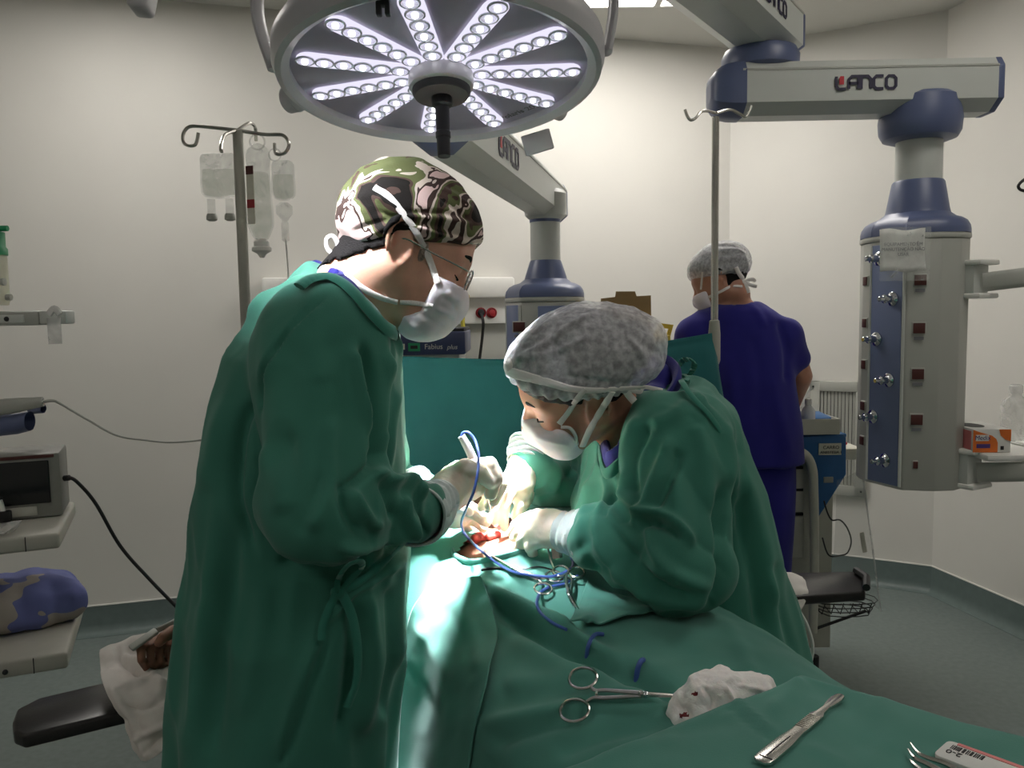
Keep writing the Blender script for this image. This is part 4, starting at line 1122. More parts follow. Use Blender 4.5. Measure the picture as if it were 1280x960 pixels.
A_ST = [([(800, 520), (786, 560), (782, 610), (800, 640)], .010, 6), ([(812, 530), (796, 575), (792, 620)], -.009, 5), ([(838, 545), (822, 590), (800, 640), (790, 660)], .009, 6), ([(850, 560), (838, 600), (815, 640)], -.010, 6),
        ([(790, 645), (820, 640), (850, 660), (870, 680)], .014, 6), ([(800, 655), (830, 655), (850, 675)], -.012, 6), ([(812, 650), (818, 690), (850, 720), (890, 735)], .011, 7), ([(770, 660), (790, 690), (830, 735), (870, 750)], -.010, 7),
        ([(745, 650), (760, 690), (790, 730), (820, 750)], .009, 7), ([(760, 640), (775, 660), (800, 700), (840, 725)], .008, 6), ([(740, 690), (752, 722), (780, 750)], -.008, 6),
        ([(905, 600), (905, 660), (908, 720), (890, 762)], -.016, 8), ([(900, 530), (912, 590), (916, 660)], .008, 8), ([(930, 590), (950, 680), (968, 760)], .008, 9), ([(920, 620), (936, 700), (950, 790)], -.009, 8),
        ([(960, 700), (975, 760), (990, 820)], -.007, 7), ([(880, 500), (905, 530), (925, 570)], -.006, 4), ([(865, 490), (892, 515), (915, 545)], .006, 5), ([(870, 530), (880, 570), (890, 640)], .006, 9),
        ([(860, 500), (840, 520), (815, 530)], .005, 8), ([(750, 590), (756, 620), (748, 650)], .006, 5), ([(764, 600), (766, 630), (756, 652)], -.006, 5), ([(736, 600), (732, 640), (728, 680)], .005, 5),
        ([(820, 770), (870, 778), (900, 760)], -.012, 8), ([(930, 780), (945, 830), (950, 880)], .006, 9), ([(690, 560), (700, 590), (690, 620)], .006, 6), ([(675, 555), (700, 575), (720, 600)], -.006, 6)]
def adisp(V, N):
    d = .006*fbm(V*np.array([7, 7, 3.5]), 3, 12)+.005*ridged(V*np.array([11, 11, 5]), 2, 18)
    d = d*1.25
    return d+sleeve_folds(ael1, awr1, .06, V, N, .009, 50, 3, 2.5)+sleeve_folds(ash1, ael1, .08, V, N, .0065, 34, 5, 2.5)+sleeve_folds(ael2, awr2, .05, V, N, .009, 50, 6)+1.4*strokes(V, N, A_ST)
ago, aV, aQ = sdf_obj('gown', gown, (-.05, 1.02, .28), (.74, 1.88, 1.48), .0046, m_gown, t, adisp)
AG = gown
# V neckline tape and navy scrub beneath
ring = [P(832, 466, 1.47), P(862, 482, 1.40), P(842, 500, 1.335), P(806, 536, 1.30), P(780, 572, 1.285), P(759, 592, 1.31), P(752, 576, 1.36), P(752, 552, 1.44), P(770, 510, 1.53), P(800, 478, 1.54)]
mb = MB(); mb.tube(catmull([p for p in ring], 6, True), .009, 10, True, flat=(.5, 1.1), up=(0, -.5, .85)); mb.build('collar', m_band, t)
c0 = np.mean(ring, 0)
q = [p+(c0-p)*.13+np.array([0, 0, .006]) for p in ring]; q[0] = P(826, 456, 1.47); q[1] = P(846, 470, 1.40)
mb = MB(); mb.tube(catmull(q, 6, True), .016, 12, True, flat=(.5, 1.3), up=(0, -.5, .85)); mb.build('scrub_collar', m_scrub, t)
sc = U(.02, ell(P(822, 480, 1.45), (.034, .06, .040)), rc(P(818, 500, 1.38), P(786, 560, 1.335), .028, .020))
sdf_obj('scrub_top', sc, *bounds(P(822, 480, 1.45), P(786, 560, 1.33), pad=.09), .005, m_scrub, t, lambda V, N: .002*vnoise(V*40, 2))
tube_on('neck_tie', U(.01, gown, sc), [(905, 545), (888, 520), (866, 496), (853, 478), (848, 464), (852, 452), (862, 449), (868, 455), (864, 466), (856, 476)], .0055, m_band, t, .006)
# hair, bouffant, mask
hf = OFF(U(.01, aH.cran, aH.f), .003)
def bline(q): return np.where(q[:, 0] > 0, .016+.58*q[:, 0], .016+.22*q[:, 0])
def hcut(p):
    q = aH.loc(p); ear = .036-np.linalg.norm((np.abs(q)*np.array([0, 1, 0])+q*np.array([1, 0, 1])-np.array([-.012, .088, -.004]))/np.array([.8, 1, 1.]), axis=1)
    return np.maximum(np.maximum(hf(p), ear), (bline(q)-.013-.03*np.clip(-q[:, 0]-.02, 0, 1)/.05-q[:, 2])*.8+.003*vnoise(p*130, 4))
sdf_obj('hair', hcut, *bounds(aH.o, pad=.17), .0035, m_hair, t)
bc = P(728, 445, 1.385)
hb = aH.e((-.090, .0, .038), (.066, .066, .050))
sdf_obj('hair_bun', OFF(hb, -.006), *bounds(aH.o, pad=.25), .006, m_hair, t)
bf = U(.04, aH.e((-.016, 0, .053), (.118, .095, .092)), aH.e((-.090, .0, .034), (.080, .082, .060)), aH.e((.058, 0, .068), (.042, .057, .038)))
def bcut(p):
    q = aH.loc(p); line = .030+.30*q[:, 0]-.0*q[:, 0]
    line = np.where(q[:, 0] > 0, .016+.58*q[:, 0], .016+.22*q[:, 0]); return (line-q[:, 2])*.8*aH.k
bfc = INT(.010, bf, bcut)
B_ST = [([(640, 452), (680, 430), (720, 402), (740, 392)], .005, 4), ([(640, 452), (690, 440), (740, 420)], .004, 3), ([(640, 452), (670, 415), (700, 396)], .003, 4), ([(700, 470), (760, 478), (812, 480)], -.003, 3),
        ([(780, 420), (800, 440), (812, 466)], .003, 5), ([(690, 420), (700, 450), (705, 472)], -.003, 3), ([(730, 410), (735, 450), (738, 476)], .003, 3), ([(760, 420), (765, 450), (770, 478)], -.003, 3), ([(665, 440), (675, 460)], .003, 3)]
def bdisp(V, N):
    q = aH.loc(V); th = np.arctan2(q[:, 1], q[:, 0]+.02); low = np.exp(-np.maximum(-bcut(V), 0)/.03)
    return .003*fbm(V*25, 3, 7)+low*.0026*np.sin(34*th)+strokes(V, N, B_ST)
o, bV, bQ = sdf_obj('bouffant_cap', bfc, *bounds(aH.o, pad=.27), .0032, m_bouf, t, bdisp)
bd = [(632, 452), (636, 464), (655, 470), (685, 478), (715, 486), (745, 488), (775, 486), (806, 484)]
tube_on('elastic_band', U(.004, bfc, aH.f), bd, [.006, .009, .007, .006, .005, .004], m_strap, t, .0, flat=(1.0, .5), seg=10)
mb = MB(); mb.ball(march(bfc, 637, 456, off=.002), .012, 12, None, (.8, .8, 1.1)); mb.build('cap_knot', m_strap, t)
mk = U(.016, aH.r((.060, .024, -.030), (.060, -.024, -.030), .048), aH.r((.098, 0, -.026), (.104, 0, -.044), .017), aH.r((.056, .012, -.075), (.056, -.012, -.075), .0405), aH.r((.093, 0, -.055), (.079, 0, -.078), .024))
def amcut(p):
    q = aH.loc(p); x, z, y = q[:, 0], q[:, 2], np.abs(q[:, 1])
    side = (.046-x)+.35*(z+.05)
    top = z+.012+.22*np.maximum(y-.012, 0)
    return np.maximum(side*.85, top)*.9*aH.k
mk = INT(.004, mk, amcut)
AM_ST = [([(660, 530), (690, 532), (710, 540)], -.002, 3), ([(668, 545), (690, 552), (712, 556)], .002, 3), ([(690, 536), (712, 545), (720, 558)], .003, 3)]
sdf_obj('face_mask', mk, *bounds(aH.T((.07, 0, -.07)), pad=.12), .0026, m_mask, t, lambda V, N: .0012*fbm(V*40, 2, 9)+strokes(V, N, AM_ST))
ABODY = U(.03, aH.f, neck)
alla = lambda p: np.minimum(ABODY(p), np.minimum(bfc(p), mk(p)))
tube_on('mask_strap', alla, [(699, 530), (710, 516), (722, 498), (732, 486)], .0050, m_strap, t, .002)
tube_on('mask_strap', alla, [(728, 558), (738, 536), (752, 512), (766, 490)], .0055, m_strap, t, .003)
tube_on('mask_strap', alla, [(701, 534), (712, 535), (719, 544), (722, 556)], .0030, m_strap, t, .002)
for L, r in (([(780, 484, 1.30), (786, 494, 1.30), (793, 502, 1.30)], .006), ([(782, 486, 1.30), (800, 490, 1.31), (806, 484, 1.32), (828, 488, 1.33)], .0035)):
    mb = MB(); mb.tube(catmull([P(*q) for q in L], 6), r, 8, flat=(1, .4)); mb.build('strap_bow', m_strap, t)
for y in (-1, 1):
    mb = MB(); mb.tube(catmull([aH.T((.0935, y*.014, .024)), aH.T((.092, y*.032, .031)), aH.T((.0785, y*.052, .026))], 5), [.0018, .003, .001], 8, flat=(1.2, .6), up=aH.R[:, 0]); mb.build('eyebrow', m_hair, t)
    mb = MB(); mb.tube(catmull([aH.T((.083, y*.019, -.006)), aH.T((.0885, y*.032, -.009)), aH.T((.080, y*.046, -.005))], 5), .0014, 6); mb.build('eyelashes', m_hair, t)
# gloves: far hand reaching down, near hand on the retractor
palm = [(k(659, 566, 1.50), .029), (k(653, 588, 1.48), .030), (k(647, 606, 1.465), .031)]
fing = [([k(637, 612, 1.44), k(632, 630, 1.425), k(629, 648, 1.425), k(630, 660, 1.43)], [.0135, .0105, .0098, .0085]),
        ([k(646, 614, 1.455), k(650, 632, 1.445), k(645, 646, 1.445)], [.0135, .0105, .009]), ([k(654, 612, 1.475), k(657, 628, 1.475), k(649, 642, 1.475)], [.013, .010, .0085]),
        ([k(661, 606, 1.49), k(662, 622, 1.50), k(655, 634, 1.505)], [.012, .009, .0075]), ([k(640, 598, 1.45), k(626, 616, 1.42), k(620, 636, 1.415), k(618, 652, 1.42)], [.015, .011, .0095, .0075])]
glove('glove', hand(palm, fing, None), (k(655, 580, 1.485), k(663, 562, 1.51), .031, .043), (m_glove, m_glove2), t, *bounds(k(660, 570, 1.5), k(630, 655, 1.43), pad=.06))
palm = [(k(722, 666, 1.29), .030), (k(698, 662, 1.31), .031), (k(678, 662, 1.325), .031)]
fing = [([k(672, 654, 1.345), k(656, 650, 1.37), k(644, 658, 1.385), k(640, 668, 1.39)], [.0145, .011, .010, .008]), ([k(668, 660, 1.34), k(652, 662, 1.355), k(643, 672, 1.365)], [.015, .011, .009]),
        ([k(668, 668, 1.325), k(654, 674, 1.335), k(650, 686, 1.345)], [.015, .011, .009]), ([k(674, 674, 1.315), k(662, 684, 1.32), k(666, 692, 1.335)], [.014, .010, .0085]), ([k(690, 648, 1.315), k(672, 644, 1.34), k(658, 648, 1.365)], [.015, .012, .009])]
glove('glove', hand(palm, fing, None), (k(702, 664, 1.305), k(740, 670, 1.265), .031, .041), (m_glove, m_glove2), t, *bounds(k(722, 666, 1.29), k(640, 668, 1.39), pad=.06))

# ================================================================ circulating nurse
nH = Head(P(900, 353, 3.0), Rm(155, 20, 3), 1.0)
t = thing('person', 'person in navy scrubs and white cap standing with back turned behind the drape', 'person', (.88, 3.0, 0))
nNB = P(917, 392, 3.02)
NR = rows([(378, 892, 948, 3.0, .08), (388, 872, 968, 3.0, .11), (400, 862, 984, 3.0, .125), (430, 860, 990, 3.0, .135), (480, 872, 994, 3.0, .135), (530, 880, 1000, 3.0, .135), (578, 884, 1003, 3.0, .135)])
nsl = P(868, 420, 2.98); nsr = P(981, 420, 2.98); ne = P(1000, 470, 3.02); nw = P(984, 520, 3.2)
body = U(.03, nH.f, rc(nH.T((-.035, 0, -.06)), nNB, .056, .06))
body = U(.02, body, stack([(z, cx, cy, ax*.8, by*.8) for z, cx, cy, ax, by in NR]), chain([nsr, ne, nw, P(965, 524, 3.3)], [.05, .045, .03, .028]), chain([nsl, P(860, 470, 3.08), P(880, 515, 3.25)], [.05, .042, .03]),
         rc((.78, 2.98, .9), (.78, 2.98, .08), .08, .045), rc((.97, 3.02, .9), (.97, 3.02, .08), .08, .045))
sdf_obj('body', body, (.45, 2.75, .05), (1.25, 3.45, 1.85), .008, m_skin2, t)
for x in (.78, .97):
    f = U(.02, rc((x, 2.98, .04), (x-.1, 3.12, .035), .042, .038), rc((x, 2.97, .05), (x, 2.98, .08), .04))
    sdf_obj('shoe', INT(.004, f, half((0, 0, -1), (0, 0, 0))), (x-.2, 2.9, -.01), (x+.1, 3.2, .14), .008, m_white, t)
top_ = U(.04, stack(NR, 2.3), rc(nsl, nsr, .06), ell(P(920, 400, 3.0), (.12, .1, .05)))
top_ = U(.03, top_, rc(nsr+(0, 0, -.0), P(993, 448, 3.0), .064, .060), rc(nsl, P(862, 448, 3.02), .062, .058))
top_ = SUB(.006, top_, rc(nH.T((-.03, 0, -.07)), nNB, .066))
N_ST = [([(930, 372), (950, 395), (955, 410)], .006, 5), ([(940, 420), (950, 470), (945, 540)], -.006, 8), ([(975, 400), (985, 440), (985, 480)], -.012, 5), ([(905, 440), (915, 500), (910, 560)], .006, 9), ([(965, 470), (975, 520), (985, 570)], .006, 8)]
sdf_obj('scrub_top', top_, (.45, 2.75, .85), (1.25, 3.3, 1.72), .008, m_scrub, t, lambda V, N: .008*fbm(V*np.array([7, 7, 3]), 3, 31)+strokes(V, N, N_ST))
pants = U(.06, rc((.80, 2.99, .92), (.78, 2.98, .12), .115, .075), rc((.95, 3.02, .92), (.97, 3.02, .12), .115, .075))
sdf_obj('scrub_trousers', INT(.003, pants, half((0, 0, 1), (0, 0, .95))), (.6, 2.8, .05), (1.15, 3.25, 1.0), .009, m_scrub, t, lambda V, N: .008*fbm(V*np.array([7, 7, 3]), 3, 33))
def hf(p):
    q = nH.loc(p); return np.maximum(nH.f(p)-.006, np.maximum((np.where(q[:, 0] > 0, .03+.5*q[:, 0], -.0+.9*q[:, 0])-q[:, 2])*.7, .036-np.linalg.norm(q*np.array([1, 0, 1])+np.abs(q)*np.array([0, 1, 0])-np.array([-.012, .088, -.004]), axis=1)))
sdf_obj('hair', hf, *bounds(nH.o, pad=.17), .006, m_hair, t)
bf = U(.03, nH.e((-.015, 0, .055), (.118, .096, .090)))
def ncut(p):
    q = nH.loc(p); return (.018+.25*q[:, 0]-q[:, 2])*.85
def ndisp(V, N):
    q = nH.loc(V); th = np.arctan2(q[:, 1], q[:, 2]-.03); return .003*fbm(V*22, 2, 3)+.003*np.sin(16*th)*np.clip(-q[:, 0]/.05, 0, 1)
sdf_obj('bouffant_cap', INT(.012, bf, ncut), *bounds(nH.o, pad=.2), .006, m_bouf, t, ndisp)
mk = INT(.004, U(.016, nH.r((.060, .022, -.035), (.060, -.022, -.035), .050), nH.r((.098, 0, -.026), (.104, 0, -.044), .017), nH.r((.06, 0, -.09), (.06, .001, -.09), .047)), lambda p: np.maximum(.045-nH.loc(p)[:, 0], nH.loc(p)[:, 2]+.018)*.9)
sdf_obj('face_mask', mk, *bounds(nH.T((.07, 0, -.07)), pad=.12), .006, m_mask, t)
allf = U(.004, nH.f, bf, rc(nH.T((-.035, 0, -.06)), nNB, .056, .06))
tube_on('mask_strap', allf, [(880, 374), (898, 366), (914, 358), (928, 358)], .005, m_strap, t, .003)
tube_on('mask_strap', allf, [(920, 334), (924, 342), (930, 350)], .008, m_strap, t, .004)
tube_on('mask_strap', allf, [(878, 340), (877, 352), (876, 362)], .004, m_strap, t, .003)
for L in ([(930, 350, 2.88), (938, 356, 2.87), (946, 358, 2.87)], [(930, 350, 2.88), (934, 360, 2.87), (936, 366, 2.87)], [(928, 352, 2.88), (940, 349, 2.87), (944, 352, 2.87)]):
    mb = MB(); mb.tube(catmull([P(*q) for q in L], 5), .006, 8, flat=(1, .4)); mb.build('strap_bow', m_strap, t)
# ------------------------------------------------------------------ operating table, patient, drapes
A0 = np.array([.06, 1.47]); ev = np.array([.37, -.93]); ev /= np.linalg.norm(ev); eu = np.array([-ev[1], ev[0]])   # v towards the feet, u to the right
TY = math.atan2(eu[1], eu[0])
def W3(u, v, z): q = A0+eu*u+ev*v; return np.array([q[0], q[1], z])
def uv(p): d = np.asarray(p)[..., :2]-A0; return d @ eu, d @ ev
RT = np.column_stack([[eu[0], eu[1], 0], [-ev[0], -ev[1], 0], [0, 0, 1]])
ZT = .93
vz = np.array([-.30, -.14, -.03, .10, .25, .45, .70, 1.2]); zz = np.array([1.06, 1.125, 1.128, 1.105, 1.05, 1.035, 1.0, .97])
vw = np.array([-.30, -.1, .15, .35, .6, 1.2]); ww = np.array([.24, .25, .255, .275, .25, .23])
def zdrape(u, v):
    w = np.interp(v, vw, ww); zc = np.interp(v, vz, zz)
    k = np.clip(np.abs(u)/w, 0, 1); return ZT+(zc-ZT)*np.maximum(1-k**2.4, 0)**.55
t = thing('operating_table', 'operating table with black mattress and two arm boards under the green drapes', 'operating table', W3(0, .3, 0))
mb = MB(); mb.box(W3(0, .35, ZT-.05), (.50, 1.75, .07), RT, .025, 3); mb.build('mattress', m_pad, t)
mb = MB(); mb.box(W3(0, .35, ZT-.105), (.48, 1.7, .04), RT, .006); mb.build('table_frame', m_steel, t, sharp=30)
mb = MB(); mb.box(W3(0, .3, .45), (.24, .3, .75), RT, .02); mb.build('column', m_white, t, sharp=30)
mb = MB(); mb.box(W3(0, .35, .05), (.5, 1.1, .1), RT, .03); mb.build('base', m_white, t, sharp=30)
def board(c4, z, nm):
    c = [PZ(x, y, z)[:2] for x, y in c4]; s = MB(); s.prism([tuple(p) for p in c][::-1] if np.cross(c[1]-c[0], c[2]-c[1]) < 0 else [tuple(p) for p in c], .022, c=(0, 0, z-.011), bev=.005, seg=3)
    s.build(nm, m_pad, t, sharp=40)
board([(15, 902), (21, 886), (48, 872), (128, 853), (330, 806), (330, 850), (142, 892), (30, 919), (17, 914)], .90, 'arm_board')
board([(900, 720), (1008, 715), (1068, 714), (1082, 724), (1082, 739), (1008, 744), (900, 752)], .90, 'arm_board')
mb = MB(); q = [PZ(x, y, .90) for x, y in ((1070, 717), (1083, 726), (1083, 739))]
mb.tube([p+np.array([0, 0, .008]) for p in q], .008, 8); mb.build('board_lip', m_black, t)
# patient
t = thing('person', 'patient lying under green drapes, brown hand resting on a white cloth at left', 'person', W3(0, .2, ZT))
PAT = t
def chest(p):
    u, v = uv(p); top = (p[:, 2]-(zdrape(u, v)-.014))*.8
    return np.maximum(np.maximum(top, ZT-.01-p[:, 2]), np.maximum((np.abs(u)-.165), np.maximum(-.2-v, v-.16)))
hk = [P(186, 801, 1.26), P(198, 799, 1.275), P(209, 797, 1.29), P(219, 796, 1.305)]
fb = []
for i, q in enumerate(hk):
    x = 178+i*11.5; fb.append(([q, P(x-2, 809+i*.3, 1.228+i*.014), P(x-1, 825+i*.5, 1.222+i*.014), P(x+6, 836+i*.4, 1.242+i*.014)], [.0078, .0070, .0064, .0058]))
wrist = P(242, 792, 1.36); elb = W3(-.40, -.12, .945); shl = W3(-.17, -.13, .955)
bd = U(.012, rc(wrist, P(214, 803, 1.31), .024, .022), rc(P(202, 806, 1.285), P(222, 806, 1.31), .016, .018), chain([shl, elb, wrist], [.05, .04, .027]))
for pts, rs in fb: bd = U(.0008, bd, chain(pts, rs))
bd = U(.005, bd, chain([P(232, 790, 1.30), P(216, 789, 1.25), P(204, 797, 1.228), P(199, 803, 1.226)], [.012, .0100, .0090, .0075]))
bd = U(.012, bd, chest, ell(W3(0, -.42, 1.02), (.08, .1, .10)), rc(W3(0, -.3, 1.0), W3(0, -.18, 1.0), .055, .07), chain([W3(.17, -.13, .98), W3(.34, -.14, .945), W3(.46, -.16, .935)], [.05, .04, .028]), *[chain([W3(.50, -.16, .935), W3(.535, -.185+.017*i, .935), W3(.565, -.19+.019*i, .928), W3(.58, -.19+.019*i, .918)], [.02, .0095, .0085, .0075]) for i in range(4)], chain([W3(.485, -.135, .935), W3(.51, -.105, .933), W3(.53, -.10, .926)], [.016, .0105, .009]))
bd = U(.03, bd, rc(W3(-.09, .1, .965), W3(-.09, .9, .94), .055, .035), rc(W3(.09, .1, .965), W3(.09, .9, .94), .055, .035))
SBP = bd
sdf_obj('body', bd, (-.75, .5, .85), (.75, 2.1, 1.2), .0030, m_skin3, t, None, 0)
# green chest drape with an opening over the site
nv, ns = 210, 230
vs = np.linspace(-.20, .98, nv); ss = np.linspace(-1, 1, ns)
Vv, Sg = np.meshgrid(vs, ss, indexing='ij'); Vv = Vv.ravel(); Sg = Sg.ravel()
w = np.interp(Vv, vw, ww)+np.where(Sg < 0, .11*np.clip((.07-Vv)/.16, 0, 1)**1.5, 0); a = np.clip(np.abs(Sg)/.58, 0, 1)*PI/2; tt = np.clip((np.abs(Sg)-.58)/.42, 0, 1)
zc = np.interp(Vv, vz, zz); sn, cs = np.sin(a), np.cos(a)
uu = np.sign(Sg)*(w*sn**.85+np.sqrt(tt)*(.03+.03*tt)+tt*.055*np.sin(10*Vv+np.where(Sg > 0, 1.2, .2))*tt**.5)
zh = ZT+(zc-ZT)*np.maximum(1-(sn**.85)**2.4, 0)**.55
zh = zh-tt*.62
uu = uu+np.sign(Sg)*tt*.07
Q2 = A0+uu[:, None]*eu+Vv[:, None]*ev
DV = np.column_stack([Q2, zh])
DQ = np.array([(i*ns+j, (i+1)*ns+j, (i+1)*ns+j+1, i*ns+j+1) for i in range(nv-1) for j in range(ns-1)])
N = vnormals(DV, DQ)
if N[nv//2*ns+ns//2, 2] < 0: DQ = DQ[:, ::-1]; N = -N
D_ST = [([(606, 742), (640, 772), (690, 804), (760, 832), (820, 856), (850, 872)], -.014, 9), ([(600, 728), (650, 762), (720, 800), (790, 830)], .012, 9), ([(620, 748), (680, 770), (720, 800)], .007, 7), ([(640, 738), (690, 760), (740, 800), (800, 838)], -.006, 7),
        ([(600, 905), (650, 895), (700, 888), (760, 870), (830, 868)], .006, 10), ([(610, 930), (680, 905), (740, 890)], -.005, 9), ([(630, 860), (700, 850), (760, 850)], .005, 14),
        ([(640, 800), (700, 830), (780, 860)], .005, 12), ([(560, 720), (620, 708), (690, 712), (720, 730)], -.004, 5), ([(540, 712), (600, 692), (660, 690)], .006, 6),
        ([(905, 775), (925, 805), (942, 840)], .004, 8), ([(760, 775), (830, 780), (890, 800)], .004, 18), ([(690, 940), (760, 915), (830, 900)], -.005, 10)]
top = np.clip((N[:, 2]+.2), 0, 1)
d = .0045*fbm(DV*np.array([8, 8, 4]), 3, 41)+.0018*vnoise(DV*26, 42)+1.6*strokes(DV, N, D_ST)
d[np.abs(Sg) > .9] *= .6
DV = DV+N*d[:, None]
DVs = relax(DV, DQ, 2, .5)
cx, cy = pix(DVs[DQ].mean(1)); 
def inpoly(x, y, poly):
    r = np.zeros(len(x), bool); n = len(poly); j = n-1
    for i in range(n):
        xi, yi = poly[i]; xj, yj = poly[j]
        r ^= ((yi > y) != (yj > y)) & (x < (xj-xi)*(y-yi)/(yj-yi+1e-12)+xi); j = i
    return r
hole = [(570, 694), (578, 682), (592, 666), (606, 650), (640, 646), (664, 662), (668, 678), (652, 688), (620, 697), (590, 702)]
uq, vq = uv(DVs[DQ].mean(1))
kill = inpoly(cx, cy, hole) & (np.abs(uq) < .2)
DQk = DQ[~kill]
od = mkobj('patient_drape', DVs, DQk, m_green, None, True)
HOLE = hole
tag(od, 'large green surgical drape spread over the patient from the site to the bottom edge', 'surgical drape')
BV = BVHTree.FromPolygons([tuple(v) for v in DVs], [tuple(q) for q in DQ])
def onD(x, y, off=.0, bv=None):
    dd = ray(x, y); dd = dd/np.linalg.norm(dd)
    h = (bv or BV).ray_cast(Vector(CP.tolist()), Vector(dd.tolist()))
    if h[0] is None: return P(x, y, 1.2)
    return np.array(h[0])-dd*off*.6+np.array([0, 0, off*.7])
mb = MB(); mb.tube(catmull([onD(x, y, .001) for x, y in ((566, 689), (570, 696), (590, 703), (620, 698.5), (652, 689.5), (669, 679))], 8), .0048, 8, flat=(1.3, .8)); mb.build('opening_hem', m_green, od)
# wound and tissue (parts of the patient)
q0 = onD(606, 660, .0)
wf = U(.012, ell(onD(604, 665, -.014), (.021, .008, .008), RT), ell(onD(592, 668, -.014), (.016, .0055, .007), RT), ell(onD(618, 663, -.013), (.013, .006, .008), RT))
sdf_obj('wound', wf, *bounds(q0, pad=.09), .003, m_flesh, t, lambda V, N: .0035*fbm(V*110, 3, 5))
wf2 = U(.01, rc(onD(602, 656, .008), onD(615, 653, .014), .008, .007), rc(onD(615, 653, .014), onD(624, 661, .004), .0065, .006))
m_tissue = M('tissue_pink', (226, 160, 156), .4, var=.1, scale=60, bump=.2, bscale=150, sss=.3)
sdf_obj('tissue_flap', wf2, *bounds(onD(612, 655, .02), pad=.07), .003, m_tissue, t, lambda V, N: .0015*fbm(V*110, 2, 6))
sdf_obj('wound', ell(onD(664, 683, .002), (.010, .007, .006)), *bounds(onD(664, 683), pad=.03), .002, m_flesh, t)
# second layer of drape lying over the left side
def patch(ctrl, n=12):
    C = np.array(ctrl, float); r = [catmull(row, n) for row in C]; r = np.array(r)
    return np.stack([catmull(r[:, j], n) for j in range(r.shape[1])], 1)
def cloth_patch(name, ctrl, mat, label, cat, n=14, amp=.004, fr=14, sd=1, thick=.0025, st=(), group=None, parent=None, proj=None, off=.006):
    G = patch(ctrl, n); n0, n1 = G.shape[:2]
    V = G.reshape(-1, 3); Fq = np.array([(i*n1+j, i*n1+j+1, (i+1)*n1+j+1, (i+1)*n1+j) for i in range(n0-1) for j in range(n1-1)])
    N = vnormals(V, Fq); 
    if ((CP-V)*N).sum() < 0: Fq = Fq[:, ::-1]; N = -N
    V = V+N*(amp*fbm(V*fr, 3, sd)+strokes(V, N, st))[:, None]; V = relax(V, Fq, 1, .4)
    o = mkobj(name, V, Fq, mat, parent, True)
    md = o.modifiers.new('thickness', 'SOLIDIFY'); md.thickness = thick; md.offset = 0
    if label: tag(o, label, cat, group)
    return o, V, Fq
def DP(L, off): return [[onD(x, y, off) for x, y in row] for row in L]
flap = DP([[(532, 742), (552, 735), (576, 730), (602, 726)], [(516, 768), (545, 764), (580, 760), (612, 756)], [(506, 800), (540, 800), (585, 800), (622, 796)], [(498, 836), (530, 846), (575, 850), (612, 842)], [(492, 880), (520, 890), (560, 900), (600, 890)], [(488, 930), (515, 935), (552, 940), (590, 935)], [(486, 990), (510, 990), (548, 990), (584, 990)]], .012)
cloth_patch('side_drape', flap, m_green, 'green drape layer hanging down the left side of the patient drape next to the surgeon', 'surgical drape', 10, .003, 16, 8,
            st=[([(520, 780), (560, 850), (560, 930)], .004, 6), ([(505, 830), (540, 880), (548, 950)], -.004, 5), ([(560, 745), (590, 790), (600, 840)], .004, 8)])
cloth_patch('drape_towel', DP([[(735, 728), (765, 745), (800, 752), (838, 756)], [(724, 756), (758, 764), (800, 766), (834, 762)], [(713, 780), (735, 786), (775, 778), (826, 768)]], .010), m_green,
            'small folded green towel corner under the assistant sleeve', 'towel', 10, .005, 40, 5, st=[([(712, 782), (735, 775), (750, 783), (800, 770)], .006, 3)])
# ------------------------------------------------------------------ screen drape between the site and the head end
def rodY(x): return float(np.interp(x, [340, 895], [1.745, 2.165]))
top_y = [(360, 452), (440, 447), (500, 445), (560, 447), (640, 448), (740, 441), (820, 428), (895, 415)]
ctrl = []
for k_, (yy, dx, dY) in enumerate([(0, 0, 0), (25, 1, -.004), (75, 8, -.01), (140, 22, -.015), (210, 36, -.02), (300, 42, -.02)]):
    ctrl.append([P(x+(dx if x > 850 else 0), y+yy, rodY(x)+dY+(.02*math.sin(x*.035)*min(1, k_/3))) for x, y in top_y])
S_T = [([(500, 452), (640, 456), (740, 449), (895, 424)], -.004, 2.5), ([(700, 470), (780, 460), (880, 440)], .004, 10), ([(880, 430), (890, 500), (905, 560)], .010, 8), ([(850, 440), (862, 500), (872, 560)], -.008, 9), ([(520, 545), (600, 555), (640, 550)], -.006, 10), ([(540, 470), (600, 480), (640, 475)], .004, 14)]
cloth_patch('screen_drape', ctrl, m_teal, 'dark teal anaesthesia screen drape hung from the steel pole behind the two surgeons', 'surgical drape', 9, .006, 5, 3, st=S_T)
rod = [P(x, y+12, rodY(x)+.014) for x, y in top_y]
